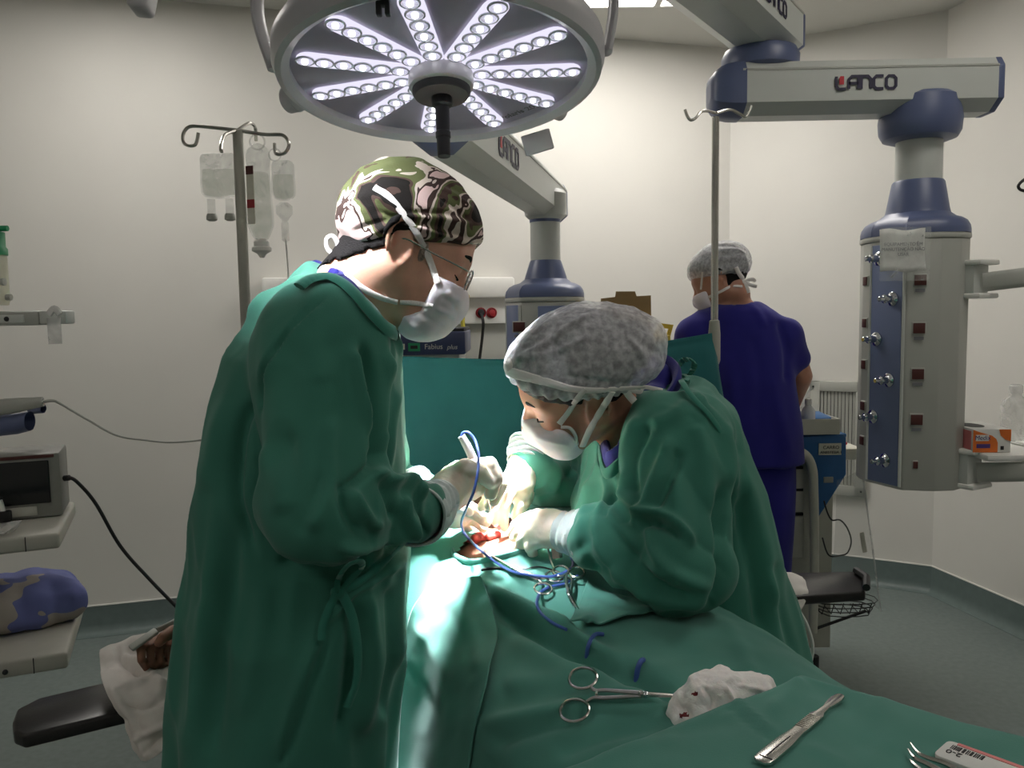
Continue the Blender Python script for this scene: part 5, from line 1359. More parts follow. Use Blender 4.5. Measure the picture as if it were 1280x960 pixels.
# ------------------------------------------------------------------ white cloths on the arm boards
cloth_patch('arm_cloth', [[P(125, 813, 1.30), P(160, 803, 1.32), P(215, 788, 1.36), P(270, 775, 1.40)], [P(125, 830, 1.262), P(165, 826, 1.27), P(215, 818, 1.30), P(270, 806, 1.33)], [P(127, 850, 1.215), P(168, 850, 1.215), P(215, 846, 1.23), P(270, 838, 1.26)],
            [P(140, 880, 1.185), P(174, 884, 1.18), P(215, 880, 1.19), P(270, 872, 1.22)], [P(156, 915, 1.175), P(186, 920, 1.165), P(215, 912, 1.175), P(268, 900, 1.2)], [P(170, 956, 1.165), P(190, 948, 1.155), P(216, 930, 1.165), P(262, 915, 1.19)]],
            m_wcloth, 'crumpled white cloth under the patient hand, draped off the left arm board', 'cloth', 16, .009, 24, 6,
            st=[([(150, 822), (185, 840), (208, 862)], .014, 4), ([(145, 812), (160, 835), (200, 848)], -.010, 4), ([(170, 852), (190, 846), (200, 838)], .009, 3), ([(140, 860), (165, 910), (185, 950)], .008, 4), ([(150, 880), (180, 885), (212, 870)], -.007, 4), ([(165, 925), (190, 915), (212, 905)], .008, 4), ([(178, 945), (195, 925), (210, 918)], -.006, 3)])
cloth_patch('arm_cloth', [[P(950, 716, 1.72), P(985, 716, 1.72), P(1003, 720, 1.72)], [P(950, 733, 1.69), P(992, 734, 1.68), P(1010, 738, 1.68)], [P(950, 752, 1.665), P(992, 760, 1.65), P(1006, 754, 1.66)], [P(950, 780, 1.65), P(984, 782, 1.645), P(996, 772, 1.65)]],
            m_wcloth, 'white cloth end on the right arm board behind the assistant', 'cloth', 8, .004, 40, 9)
mb = MB(); mb.tube(catmull([P(992, 754, 1.645), P(1000, 765, 1.64), P(1010, 784, 1.64), P(1016, 808, 1.64), P(1013, 832, 1.64), P(1008, 860, 1.64), P(1000, 960, 1.66)], 8), .0032, 8)
tag(mb.build('monitor_cable', m_white), 'thin white cable hanging from the white cloth on the right arm board', 'cable')
# clip sensor on the hand
t = thing('finger_sensor', 'flat grey clip sensor lying along the patient hand', 'sensor', P(188, 797, 1.22))
mb = MB(); a_, b_ = P(163, 811, 1.215), P(196, 788, 1.245); Rr = frame(b_-a_, (0, -.4, 1))
mb.box((a_+b_)/2, (.006, .014, np.linalg.norm(b_-a_)), Rr, .002); mb.build('sensor_body', m_body, t, sharp=30)
mb = MB(); mb.tube(catmull([b_, P(214, 779, 1.27), P(240, 764, 1.34), P(262, 752, 1.4)], 6), .003, 8, flat=(1.6, .7)); mb.build('sensor_cable', m_body, t)
# ------------------------------------------------------------------ instrument table with its drape, right foreground
ZM = 1.09
c0 = PZ(1000, 843, ZM); c1 = PZ(690, 963, ZM); c2 = PZ(1280, 921, ZM)
ma = (c1-c0)/np.linalg.norm(c1-c0); mbv = (c2-c0)/np.linalg.norm(c2-c0); LA, LB = .52, .62
t = thing('instrument_table', 'steel instrument table under a green drape in the right foreground', 'instrument table', (c0+ma*LA/2+mbv*LB/2)*np.array([1, 1, 0]))
mb = MB(); mb.prism([tuple((c0+ma*x+mbv*y)[:2]) for x, y in ((.012, .012), (.012, LB), (LA, LB), (LA, .012))][::-1], .02, c=(0, 0, ZM-.016), bev=.004); mb.build('table_top', m_steel, t, sharp=30)
for x, y in ((.06, LB-.06), (LA-.06, LB-.06), (LA-.06, .3), (.1, LB-.2)):
    q = c0+ma*x+mbv*y; mb = MB(); mb.cyl((q[0], q[1], .0), (q[0], q[1], ZM-.02), .012); mb.build('leg', m_steel, t)
n = 120; g = np.concatenate([np.linspace(-.16, .06, 60), np.linspace(.063, .62, 70)])
X, Y_ = np.meshgrid(g, g, indexing='ij'); X = X.ravel(); Y_ = Y_.ravel(); ng = len(g)
r = .018
def roll(s): 
    o = np.maximum(0, r-s); th = np.clip(o/r, 0, PI/2); hor = np.where(o > 0, r-r*np.sin(th), s); dz = r*(1-np.cos(th))+np.maximum(o-r*PI/2, 0); return hor, dz
hx, dx = roll(X); hy, dy = roll(Y_)
dz = dx+dy; flare = np.minimum(dx, dy)
MV = c0+(hx-flare*.9-dx*.05)[:, None]*ma+(hy-flare*.9-dy*.12)[:, None]*mbv
MV[:, 2] = ZM-np.maximum(dx, dy)-.3*np.minimum(dx, dy)+.006
MQ = np.array([(i*ng+j, (i+1)*ng+j, (i+1)*ng+j+1, i*ng+j+1) for i in range(ng-1) for j in range(ng-1)])
keep = np.maximum(X[MQ].max(1) > LA+.05, 0) == 0
MQ = MQ[keep & (Y_[MQ].max(1) < LB+.001)]
N = vnormals(MV, MQ); 
if N[:, 2].mean() < 0: MQ = MQ[:, ::-1]; N = -N
M_ST2 = [([(898, 884), (918, 876), (937, 893), (955, 908), (975, 922)], .006, 4, 'f'), ([(1000, 845), (985, 870), (960, 890)], .006, 12), ([(1010, 850), (1060, 880), (1080, 910), (1075, 940)], -.004, 12), ([(800, 925), (880, 905), (930, 905)], -.003, 12), ([(1090, 870), (1120, 900), (1110, 940)], .004, 14), ([(1000, 930), (1040, 945), (1060, 960)], .004, 6), ([(740, 950), (800, 930), (850, 920)], .003, 10)]
MV = MV+N*(.0035*fbm(MV*np.array([9, 9, 6]), 3, 77)+strokes(MV, N, M_ST2))[:, None]
MV = relax(MV, MQ, 1, .4)
om = mkobj('table_drape', MV, MQ, m_green, None, True); tag(om, 'green cloth covering the instrument table in the right foreground', 'surgical drape')
BM = BVHTree.FromPolygons([tuple(v) for v in MV], [tuple(q) for q in MQ])
# gauze pack
def gz(x, y, r, dY=0): 
    q = onD(x, y+6, .012); return P(x, y, q[1]-.01)
gc = [(862, 884, .021), (880, 866, .026), (904, 862, .026), (924, 862, .022), (948, 858, .014), (866, 898, .020), (890, 886, .030), (850, 900, .012), (915, 880, .026)]
Yg = onD(870, 896, 0)[1]
gf = U(.014, *[rc(P(x, y, Yg+.012*((x-860)/60)), P(x+3, y+3, Yg+.02+.012*((x-860)/60)), r_*.95, r_) for x, y, r_ in gc])
def gseq(V, Q):
    x, y = pix(V[Q].mean(1)); n_ = vnoise(V[Q].mean(1)*260, 3)
    return ((((x-868)/5.5)**2+((y-867)/3.2)**2 < .7+.5*n_) | (((x-855)/6)**2+((y-894)/4)**2 < .8+.4*n_)).astype(int)
sdf_obj('x', gf, *bounds(*[P(x, y, Yg) for x, y, _ in gc], pad=.06), .0024, [m_gauze, m_blood], None, lambda V, N: .0055*fbm(V*48, 3, 3)+1.8*strokes(V, N, [([(905, 855), (915, 875), (918, 892)], .004, 3), ([(880, 858), (892, 876), (888, 894)], -.004, 3), ([(845, 885), (858, 888), (862, 898)], -.005, 3), ([(925, 855), (945, 862), (960, 860)], .003, 2)]), 1, gseq)
og = bpy.data.objects['x']; og.name = 'gauze_pack'; og.data.name = 'gauze_pack'; tag(og, 'bundle of white gauze with small blood stains beside the instrument table drape', 'gauze')
# ------------------------------------------------------------------ instruments
def hemostat(label, r1, r2, piv, tip, rr=.0125, bv=None, off=.006, lift=None, rel=True):
    pt = [onD(x, y, off, bv) for x, y in (r1, r2, piv, tip)]
    if lift: pt = [p+np.array([0, 0, l]) for p, l in zip(pt, lift)]
    R1, R2, PV, TP = pt; t = thing('hemostat', label, 'surgical clamp', PV, 'clamps on the patient drape')
    nrm = np.cross(R1-PV, R2-PV); nrm /= np.linalg.norm(nrm); nrm *= np.sign(nrm[2]) or 1
    ax = (PV-(R1+R2)/2); ax /= np.linalg.norm(ax)
    for s, Rr_ in ((1, R1), (-1, R2)):
        mb = MB(); o_ = nrm*.0012*s
        cc = [Rr_+o_+rr*(math.cos(a)*ax*1.15+math.sin(a)*np.cross(nrm, ax)) for a in np.linspace(0, 2*PI, 22)[:-1]]
        mb.tube(cc, .0021, 8, True)
        inn = (R1+R2)/2-Rr_; hw_ = np.linalg.norm(inn); inn /= hw_
        st = Rr_+ax*rr*.75+inn*rr*.75+o_
        cm = (R1+R2)/2+ax*rr*1.55+o_-inn*.0045
        mb.tube(catmull([st, cm-ax*.004, cm+ax*.012, PV+o_-ax*.010-inn*.0015, PV+o_, TP+o_*.8], 6), [.0021, .0022, .0024, .0026, .0034, .0026, .0012], 8, flat=(1.15, .8), up=nrm)
        mb.tube([cm-ax*.002, cm-ax*.002+inn*.0055], .0018, 6)
        mb.build('handle_half', m_steel, t)
    mb = MB(); mb.lathe([(.0036, -.003), (.0036, .003), (.002, .0042), (.0001, .0044)], PV, frame(nrm), 12); mb.build('pivot_screw', m_chrome, t)
    return t
hemostat('single steel clamp lying across the drape, jaws at the white gauze', (729, 857), (718, 896), (807, 877), (850, 879), .0158, None, .013)
hemostat('steel clamp beside the blue cord pointing up-left to the site', (679, 741), (693, 724), (640, 714), (616, 700), .0125, None, .008)
hemostat('steel clamp pointing down to the folded towel corner', (701, 722), (721, 722), (712, 752), (728, 779), .0125, None, .014)
t = thing('retractor', 'bent steel blade retractor under the assistant left hand', 'retractor', onD(690, 690))
mb = MB(); q = [P(x, y, Y) for x, y, Y in ((668, 677, 1.33), (684, 677, 1.33), (692, 677, 1.325), (695, 683, 1.32), (697, 698, 1.315))]
mb.tube(catmull(q, 6), .0085, 10, flat=(1, .14), up=(0, -1, .8)); mb.build('blade', m_steel, t)
mb = MB(); mb.tube(catmull([P(684, 679, 1.325), P(687, 696, 1.315), onD(694, 718, .008)], 6), .0018, 8); mb.build('stem', m_steel, t)
# cautery pencil and its blue cord
t = thing('cautery_pencil', 'white cautery pencil with a blue cord, upright in the surgeon gloved hand', 'cautery pencil', P(590, 570, 1.31))
mb = MB(); mb.tube([P(577, 545, 1.31), P(584, 558, 1.31), P(602, 596, 1.315), P(610, 622, 1.325)], [.0064, .0070, .0070, .0048], 14); mb.build('pencil_body', m_pen, t)
mb = MB(); mb.tube([P(610, 622, 1.325), P(616, 650, 1.37)], [.0016, .001], 8); mb.build('electrode', m_steel, t)
cp = [P(577, 546, 1.31), P(579, 541, 1.31), P(586, 541, 1.307), P(594, 551, 1.303), P(598, 566, 1.282), P(598, 578, 1.255), P(597, 592, 1.238), P(592, 615, 1.238), P(583, 636, 1.262), P(577, 652, 1.31), P(579, 664, 1.36)]
cp += [onD(x, y, .006) for x, y in ((586, 676), (600, 690), (620, 706), (642, 718))]+[onD(x, y, .012) for x, y in ((662, 725), (690, 727), (712, 718))]+[onD(x, y, .005) for x, y in ((716, 706), (714, 696), (720, 690))]
mb = MB(); mb.tube(catmull(cp, 8), .0023, 10); mb.build('cord_run', m_cord, t)
mb = MB(); mb.tube(catmull([onD(x, y, .005) for x, y in ((722, 722), (706, 732), (688, 736), (676, 743), (671, 755), (675, 768), (690, 781), (708, 790))], 8), .0024, 10); mb.build('cord_loop', m_cord, t)
mb = MB(); mb.tube(catmull([onD(733, 820, -.003), onD(736, 809, .006), onD(744, 798, .008), onD(754, 794, .002)], 8), .0030, 10); mb.build('cord_loop', m_cord, t)
mb = MB(); mb.tube(catmull([onD(795, 850, -.003), onD(797, 840, .005), onD(801, 832, .008), onD(804, 826, .002)], 8), .0036, 10); mb.build('cord_loop', m_cord, t)
mb = MB(); mb.tube(catmull([onD(x, y, .0015) for x, y in ((602, 713), (620, 711), (650, 713), (672, 709), (690, 713), (697, 718))], 6), [.0028, .0022, .0012, .0012, .001], 6)
tag(mb.build('suture_thread', m_black), 'black suture thread lying across the drape below the site', 'thread')
mb = MB(); mb.tube(catmull([onD(615, 657, .02), P(613, 646, 1.38), P(610, 632, 1.30)], 5), .0006, 5); tag(mb.build('suture_thread', m_strap), 'fine pale thread pulled up from the wound', 'thread')
# scalpel
def onM(x, y, off=.0): return onD(x, y, off, BM)
t = thing('scalpel', 'steel scalpel lying diagonally on the instrument table drape', 'scalpel', onM(1000, 915))
sa, sb_ = onM(950, 957, .004), onM(1052, 872, .004); axs = sb_-sa; Ls = np.linalg.norm(axs); axs /= Ls; up = np.array([0, 0, 1.]); sd_ = np.cross(up, axs); sd_ /= np.linalg.norm(sd_); up = np.cross(axs, sd_)
prof = [(0, .004), (.02, .0078), (.08, .0088), (.25, .0085), (.42, .0062), (.5, .0068), (.66, .0066), (.7, .0042), (.78, .0034), (.84, .0050), (.92, .0058), (.98, .0044), (1, .0015)]
pl = [(p*Ls, w_) for p, w_ in prof]+[(p*Ls, -w_) for p, w_ in prof[::-1]]
mb = MB(); mb.prism(pl[::-1], .0034, np.column_stack([axs, sd_, up]), sa, bev=.0008); o_ = mb.build('scalpel_handle', m_steel, t, sharp=30)
mb = MB()
for i in range(9): mb.box(sa+axs*Ls*(.47+.02*i)+up*.0018, (.0012, .0115, .001), np.column_stack([axs, sd_, up]))
o2 = mb.build('grip_ridges', m_steel, t, smooth=False)
mb = MB(); mb.box(sa+axs*Ls*.2+up*.0017, (Ls*.26, .0008, .0008), np.column_stack([axs, sd_, up])); mb.box(sa+axs*Ls*.05+up*.0016-sd_*.001, (.0015, .012, .001), np.column_stack([axs, sd_, up])); mb.build('engraved_line', m_dark, t, smooth=False)
# suture packet
t = thing('suture_packet', 'white suture packet marked 2-0 with barcode and pink edge in the bottom right corner', 'packet', onM(1200, 945))
pa_, pb_, pc_ = PZ(1186, 923, ZM+.012), PZ(1280, 957, ZM+.012), PZ(1163, 949, ZM+.012)
ex = (pb_-pa_)/np.linalg.norm(pb_-pa_); ey = pc_-pa_; ey = ey-ex*(ey @ ex); ey /= np.linalg.norm(ey); wv = (pc_-pa_) @ ey
PR3 = np.column_stack([-ex, ey*-1*-1, np.cross(-ex, ey)])
if PR3[2, 2] < 0: PR3 = np.column_stack([-ex, ey, np.cross(-ex, ey)])
uz = np.array([0, 0, 1.]); wv = .036
def pk(x, y, z=0): return pa_+ex*x+ey*y+uz*z
rad = .006; out = []
for cx_, cy_, a0_ in ((rad, rad, PI), (.12-rad, rad, 1.5*PI), (.12-rad, wv-rad, 0), (rad, wv-rad, .5*PI)):
    for a in np.linspace(a0_, a0_+PI/2, 5): out.append((cx_+rad*math.cos(a), cy_+rad*math.sin(a)))
FR = np.column_stack([ex, ey, np.cross(ex, ey)]); sg = np.sign(FR[2, 2])
mb = MB(); mb.prism(out, .004, FR, pa_-uz*.003, bev=.0008); mb.build('sachet', m_paper, t, sharp=40)
mb = MB(); mb.box(pk(.064, .003, -.0008), (.11, .0045, .0008), FR); mb.build('pink_edge', m_pink, t, smooth=False)
mb = MB(); x_ = .007; rnd = random.Random(4)
while x_ < .034: w_ = rnd.choice([.0005, .0009, .0014]); mb.box(pk(x_, .0115, -.0008), (w_, .008, .0006), FR); x_ += w_+rnd.choice([.0006, .001])
mb.build('barcode', m_black, t, smooth=False)
TR_ = np.column_stack([-ex, -ey, np.cross(ex, ey)]) if sg > 0 else np.column_stack([-ex, -ey, uz])
UPR = np.column_stack([-ex, -ey, uz]) if np.linalg.det(np.column_stack([-ex, -ey, uz])) > 0 else np.column_stack([-ex, ey, uz])
text_mesh('2-0', .010, UPR, pk(.0125, .0215, -.0006), m_black, 'size_print', t, .0002)
for i in range(3): text_mesh('- - - - - - - - -', .003, UPR, pk(.062, .014+.004*i, -.0006), m_print, 'small_print', t, .0002)
# curved clamps
t = thing('needle_holder', 'curved steel clamp tips beside the suture packet at the bottom edge', 'surgical clamp', onM(1145, 952))
for L in ([(1138, 934), (1147, 946), (1160, 953), (1186, 962), (1220, 985)], [(1135, 942), (1143, 953), (1160, 961), (1180, 972)], [(1137, 955), (1143, 962), (1158, 975)]):
    mb = MB(); mb.tube(catmull([onM(x, y, .006) for x, y in L], 6), [.0008, .0018, .0024, .0026], 8); mb.build('jaw', m_steel, t)
# crossbar of the drape pole
pole = bpy.data.objects['drape_pole']
mb = MB(); mb.tube(catmull(rod, 5), .008, 10); mb.build('crossbar', m_steel, pole)
mb = MB(); q = rod[0]; mb.cyl((q[0], q[1], .8), q, .0095); mb.build('far_post', m_steel, pole)
# ------------------------------------------------------------------ headwall, anaesthesia machine, sharps box
wd = (K_-A_)/np.linalg.norm((K_-A_)[:2]); wd[2] = 0; wn = np.array([wd[1], -wd[0], 0])       # along the wall / out of the wall
RW = np.column_stack([wd, -wn, [0, 0, 1]])
def wp(x, y, out=0.): return onwall(A_+wn*out, K_+wn*out, x, y)
def wbox(mb, x0, y0, x1, y1, o0, o1, bev=.0):
    a, b = wp(x0, y0, o1), wp(x1, y1, o1); c = (a+b)/2; L = abs((b-a) @ wd); c = c-wn*(o1-o0)/2
    mb.box(c, (L, o1-o0, abs(a[2]-b[2])), RW, bev)
t = thing('headwall_unit', 'white wall service trunking with red sockets behind the surgeon head', 'wall unit', wp(480, 400))
mb = MB(); wbox(mb, 327, 347, 644, 372, .0, .10, .012); mb.build('trunking', m_white, t, sharp=30)
mb = MB(); wbox(mb, 330, 372, 640, 404, .0, .06, .006); mb.build('socket_panel', m_white, t, sharp=30)
mb = MB(); wbox(mb, 332, 404, 636, 470, .0, .03, .004); mb.build('lower_panel', m_body, t, sharp=30)
for x, y in ((601, 391), (614.5, 391)):
    c = wp(x, y, .06); mb = MB(); Rk = frame(wn, (0, 0, 1))
    mb.lathe([(.028, 0), (.028, .006), (.024, .008), (.021, .003), (.0001, .003)], c, Rk, 24); o = mb.build('socket', m_red2, t)
    mb = MB(); mb.lathe([(.018, .002), (.018, .012), (.006, .016), (.0001, .016)], c, Rk, 18); mb.build('socket_core', m_black if x < 605 else m_red2, o)
mb = MB(); mb.tube(catmull([wp(601, 392, .08), wp(604, 402, .11), wp(603, 420, .10), wp(600, 445, .09), wp(596, 480, .09)], 6), .008, 8); tag(mb.build('power_cord', m_black), 'black cord hanging from the left red socket of the wall unit', 'cord')
t = thing('gas_gauge', 'round grey gauge and yellow hose at the wall unit behind the surgeon mask', 'gauge', wp(578, 365, .12))
mb = MB(); mb.lathe([(.03, 0), (.03, .02), (.026, .024), (.0001, .024)], wp(576, 357, .11), frame(wn, (0, 0, 1)), 20); mb.build('dial', m_body, t)
mb = MB(); mb.ball(wp(579, 371, .13), .028, 14, None, (1.2, 1, .9)); mb.build('knob', m_yel, t)
mb = MB(); mb.ball(wp(582, 385, .13), .014, 12); mb.build('valve_cap', m_dark, t)
mb = MB(); mb.tube(catmull([wp(578, 372, .12), wp(578.5, 400, .12), wp(579, 430, .12), wp(579, 480, .12)], 6), .011, 10); mb.build('hose', m_ycord, t)
YA = 2.95
def bx3(mb, x0, y0, x1, y1, Y, d, bev=.004):
    a, b = P(x0, y0, Y), P(x1, y1, Y); mb.box(((a[0]+b[0])/2, Y+d/2, (a[2]+b[2])/2), (abs(b[0]-a[0]), d, abs(a[2]-b[2])), None, bev)
q = P(500, 420, YA)
t = thing('anaesthesia_machine', 'anaesthesia machine with dark blue name strip behind the surgeon chest', 'anaesthesia machine', (q[0], q[1]+.2, 0))
mb = MB(); bx3(mb, 400, 417, 582, 443, YA, .4, .006); mb.build('front_strip', m_navy_s if 'm_navy_s' in globals() else M('strip_navy', (58, 66, 100), .4), t, sharp=30)
mb = MB(); bx3(mb, 402, 413, 580, 417.2, YA+.01, .38, .002); mb.build('top_plate', m_dark, t, sharp=30)
mb = MB(); a, b = P(404, 443, YA), P(574, 443, YA); mb.box(((a[0]+b[0])/2, YA+.22, (a[2]+.12)/2), (b[0]-a[0], .38, a[2]-.12), None, .01); mb.build('cabinet', m_white, t, sharp=30)
for dx in (-.2, .2):
    for dy in (.08, .36):
        mb = MB(); c = (q[0]+dx-.04, YA+dy, .06); mb.cyl((c[0]-.015, c[1], .06), (c[0]+.015, c[1], .06), .06); mb.build('castor', m_dark, t)
FX = np.column_stack([[1, 0, 0], [0, 0, 1], [0, -1, 0]])
text_mesh('Fabius', .027, FX, P(542, 433.5, YA-.002), m_paper, 'name_print', t, .0006)
text_mesh('plus', .024, FX, P(565, 434, YA-.002), m_paper, 'name_print', t, .0006, shear=.25)
mb = MB(); mb.m = 0; bx3(mb, 494, 430, 506, 437, YA-.003, .004, 0); mb.m = 1; bx3(mb, 510, 429, 525, 439, YA-.003, .004, 0); mb.m = 2; bx3(mb, 513, 432, 522, 436, YA-.005, .003, 0); mb.build('indicator_labels', [m_label, m_greenpl, m_dark], t, smooth=False)
mb = MB(); bx3(mb, 560, 450, 572, 456, YA-.002, .006, .001); mb.build('drawer_label', m_body, t, smooth=False)
mb = MB(); mb.m = 0; bx3(mb, 422, 292, 470, 413, YA+.12, .2, .01); mb.m = 1; bx3(mb, 421, 283, 471, 296, YA+.11, .22, .01); mb.build('ventilator_module', [m_dark, m_card], t, sharp=30)
mb = MB(); mb.tube([P(538, 413, YA+.1), P(538, 385, YA+.15), P(540, 360, YA+.3)], .008, 8); mb.build('hose', m_black, t)
# sharps box on the pendant shelf
CPd = bpy.data.objects['ceiling_pendant.001']
mb = MB(); mb.box((.40, 2.93, 1.185), (.42, .40, .02), None, .004); mb.build('shelf', m_white, CPd, sharp=30)
mb = MB(); mb.box((.25, 3.02, 1.15), (.12, .06, .05), None, .004); mb.build('shelf_bracket', m_arm, CPd, sharp=30)
YS = 2.95
t = thing('sharps_box', 'brown cardboard sharps box with raised lid and yellow handle above the screen drape', 'sharps box', (.42, YS, 1.196))
a, b = P(752, 419, YS), P(815, 419, YS)
mb = MB(); mb.box(((a[0]+b[0])/2+.015, YS-.06, (a[2]+1.196)/2), (b[0]-a[0]+.05, .17, a[2]-1.196), None, .004); mb.build('box_body', m_yel, t, sharp=30)
mb = MB(); mb.prism([(P(x, y, YS)[0], P(x, y, YS)[2]) for x, y in ((752, 420), (816, 420), (815, 369), (797, 370), (795, 364), (771, 364), (770, 371), (752, 373))], .005, np.array([[1, 0, 0], [0, 0, -1], [0, 1, 0]]), (0, YS+.025, 0)); mb.build('lid', m_card, t, smooth=False)
hp = [(817, 421), (825, 404), (842, 406), (837, 424)]; hi = [(824, 418), (828, 410), (836, 411), (833, 420)]
mb = MB(); V = []
for o in (0, .012):
    for L in (hp, hi): V += [P(x, y, YS-.05)+np.array([0, o, 0]) for x, y in L]
Fs = []
for i in range(4):
    j = (i+1) % 4; Fs += [(i, j, 4+j, 4+i), (8+i, 12+i, 12+j, 8+j), (i, 8+i, 8+j, j), (4+i, 4+j, 12+j, 12+i)]
mb.add(V, Fs); mb.build('handle', m_yel, t, smooth=False)
mb = MB(); a, b = P(786, 421, YS-.1), P(800, 421, YS-.1); mb.box(((a[0]+b[0])/2, YS-.06, P(790, 419.5, YS)[2]+.001), (.05, .03, .004)); mb.build('slot', m_dark, t, smooth=False)
# ------------------------------------------------------------------ grille on the corner wall
cd = (D_-K_); cd[2] = 0; cd /= np.linalg.norm(cd); cn = np.array([cd[1], -cd[0], 0]); cn *= 1 if cn[1] < 0 else -1
RC = np.column_stack([cd, -cn, [0, 0, 1]])
def cpnt(x, y, out=0.): return onwall(K_+cn*out, D_+cn*out, x, y)
a, b = cpnt(1012, 476, .03), cpnt(1081, 622, .03); Wg = (b-a) @ cd; Hg = a[2]-b[2]; cg = (a+b)/2
t = thing('wall_grille', 'grey slatted ventilation grille low on the corner wall behind the blue cart', 'wall grille', cg)
mb = MB()
fwid = .055
for dx_, dz_, w_, h_ in ((-Wg/2+fwid/2, 0, fwid, Hg), (Wg/2-fwid/2, 0, fwid, Hg), (0, Hg/2-fwid/2, Wg, fwid), (0, -Hg/2+fwid/2, Wg, fwid)):
    mb.box(cg+cd*dx_+np.array([0, 0, dz_])-cn*.012, (w_, .03, h_), RC, .003)
mb.build('grille_frame', m_body, t, sharp=30)
ns_ = 10; span = Wg-2*fwid
for i in range(ns_):
    x = -span/2+span*(i+.5)/ns_
    mb = MB(); c = cg+cd*x-cn*.012; mb.box(c, (span/ns_*.78, .006, Hg-2*fwid+.01), RC @ _rz(.35)); mb.build('slat', m_body, t, smooth=False)
mb = MB(); mb.box(cg-cn*.026, (span, .004, Hg-2*fwid), RC); mb.build('dark_recess', m_dark, t, smooth=False)
for dx_, dz_ in ((-1, 1), (1, 1), (-1, -1), (1, -1)):
    mb = MB(); mb.ball(cg+cd*dx_*(Wg/2-.02)+np.array([0, 0, dz_*(Hg/2-.03)])+cn*.003, .006, 8); mb.build('screw', m_dark, t)
# ------------------------------------------------------------------ emergency cart
YC = 3.0
cl = P(1003, 546, YC); cr_ = P(1060, 546, YC)
t = thing('medical_cart', 'blue and cream drawer cart with white tubular frame beside the person in navy', 'cart', (1.12, 3.2, 0))
def pz(x, y, Y=YC): q = P(x, y, Y); return (q[0], q[2])
FXr = np.array([[1, 0, 0], [0, 0, -1], [0, 1, 0]])
mb = MB(); L = [pz(1000, 547), pz(1056, 543), pz(1060, 548), pz(1060, 594), pz(1024, 650), pz(1022, 724), pz(1018, 724), pz(1017, 600), pz(1011, 575), pz(1000, 566)]
mb.prism(L, .03, FXr, (0, YC+.03, 0), bev=.004); mb.build('side_panel', m_cartblue, t, sharp=30)
top_z = P(1003, 548, YC)[2]
mb = MB(); mb.box((1.14, YC+.27, top_z+.003), (.25, .48, .016), None, .005); mb.build('top', m_cartblue, t, sharp=30)
mb = MB(); mb.box((1.15, YC+.31, .58), (.2, .40, .84), None, .006); mb.build('cabinet', m_cartwhite, t, sharp=30)
for i, (y0, y1) in enumerate(((590, 614), (618, 644), (650, 702))):
    mb = MB(); a, b = P(984, y0, YC-.0), P(1010, y1, YC-.0); mb.box(((a[0]+b[0])/2, YC+.055, (a[2]+b[2])/2), (b[0]-a[0], .02, a[2]-b[2]), None, .004); o = mb.build('drawer', m_cartwhite, t, sharp=30)
mb = MB()
for y in (588, 616, 647): a, b = P(985, y-1.5, YC), P(1010, y+1.5, YC); mb.box(((a[0]+b[0])/2, YC+.06, (a[2]+b[2])/2), (b[0]-a[0], .02, a[2]-b[2]))
mb.build('drawer_gap', m_black, t, smooth=False)
fp = [P(x, y, YC-.02) for x, y in ((988, 562), (996, 563), (1008, 570), (1015, 584), (1017, 610), (1018, 700), (1016, 790))]
mb = MB(); mb.tube(catmull(fp, 6), .017, 12); mb.build('tubular_frame', m_cartwhite, t)
mb = MB(); mb.tube([P(1020, 655, YC-.01), P(1021, 722, YC-.01)], .008, 8); mb.build('blue_edge', m_cartblue, t)
mb = MB(); mb.m = 0; a, b = P(1025, 555, YC), P(1053, 569, YC); mb.box(((a[0]+b[0])/2, YC+.012, (a[2]+b[2])/2), (b[0]-a[0], .004, a[2]-b[2])); mb.build('label_plate', m_label, t, smooth=False)
text_mesh('CARRO', .018, FX, P(1039, 559.5, YC+.009), m_black, 'label_print', t, .0004); text_mesh('ANESTESIA 1', .0145, FX, P(1039, 565.5, YC+.009), m_black, 'label_print', t, .0004)
mb = MB(); a, b = P(1031, 597, YC), P(1043, 604, YC); mb.box(((a[0]+b[0])/2, YC+.012, (a[2]+b[2])/2), (b[0]-a[0], .006, a[2]-b[2]), None, .002); mb.build('small_plate', m_body, t, smooth=False)
mb = MB(); a, b = P(1052, 560, YC+.1), P(1076, 577, YC+.1); mb.box(((a[0]+b[0])/2-.03, YC+.2, a[2]-.02), (b[0]-a[0]+.06, .26, .045), None, .008); mb.build('side_shelf', m_label, t, sharp=30)
for dx_, dy_ in ((1015, 0.02), (1015, .46), (990, .46)):
    q = P(dx_, 700, YC); mb = MB(); c = (q[0]+.02, YC+dy_, .055)
    mb.cyl((c[0]-.015, c[1], .055), (c[0]+.015, c[1], .055), .055); mb.cyl((c[0], c[1], .09), (c[0], c[1], .17), .02); mb.build('castor', m_dark, t)
mb = MB(); c0_ = P(1050, 749, YC+.1)
for i in range(4):
    z = c0_[2]+.012-.016*i; s_ = 1-.08*i; mb.tube(catmull([(c0_[0]-.1*s_, YC+.02, z), (c0_[0]+.1*s_, YC+.02, z), (c0_[0]+.11*s_, YC+.12, z), (c0_[0]-.1*s_, YC+.14, z)], 3, True), .0022, 6, True)
for x_ in np.linspace(-.09, .09, 6): mb.tube([(c0_[0]+x_, YC+.02, c0_[2]+.012), (c0_[0]+x_, YC+.05, c0_[2]-.04), (c0_[0]+x_, YC+.13, c0_[2]-.03)], .0018, 6)
mb.tube([(c0_[0]+.08, YC+.05, c0_[2]-.03), (c0_[0]-.12, YC+.05, c0_[2]-.10)], .006, 8)
mb.build('wire_basket', m_dark, t)
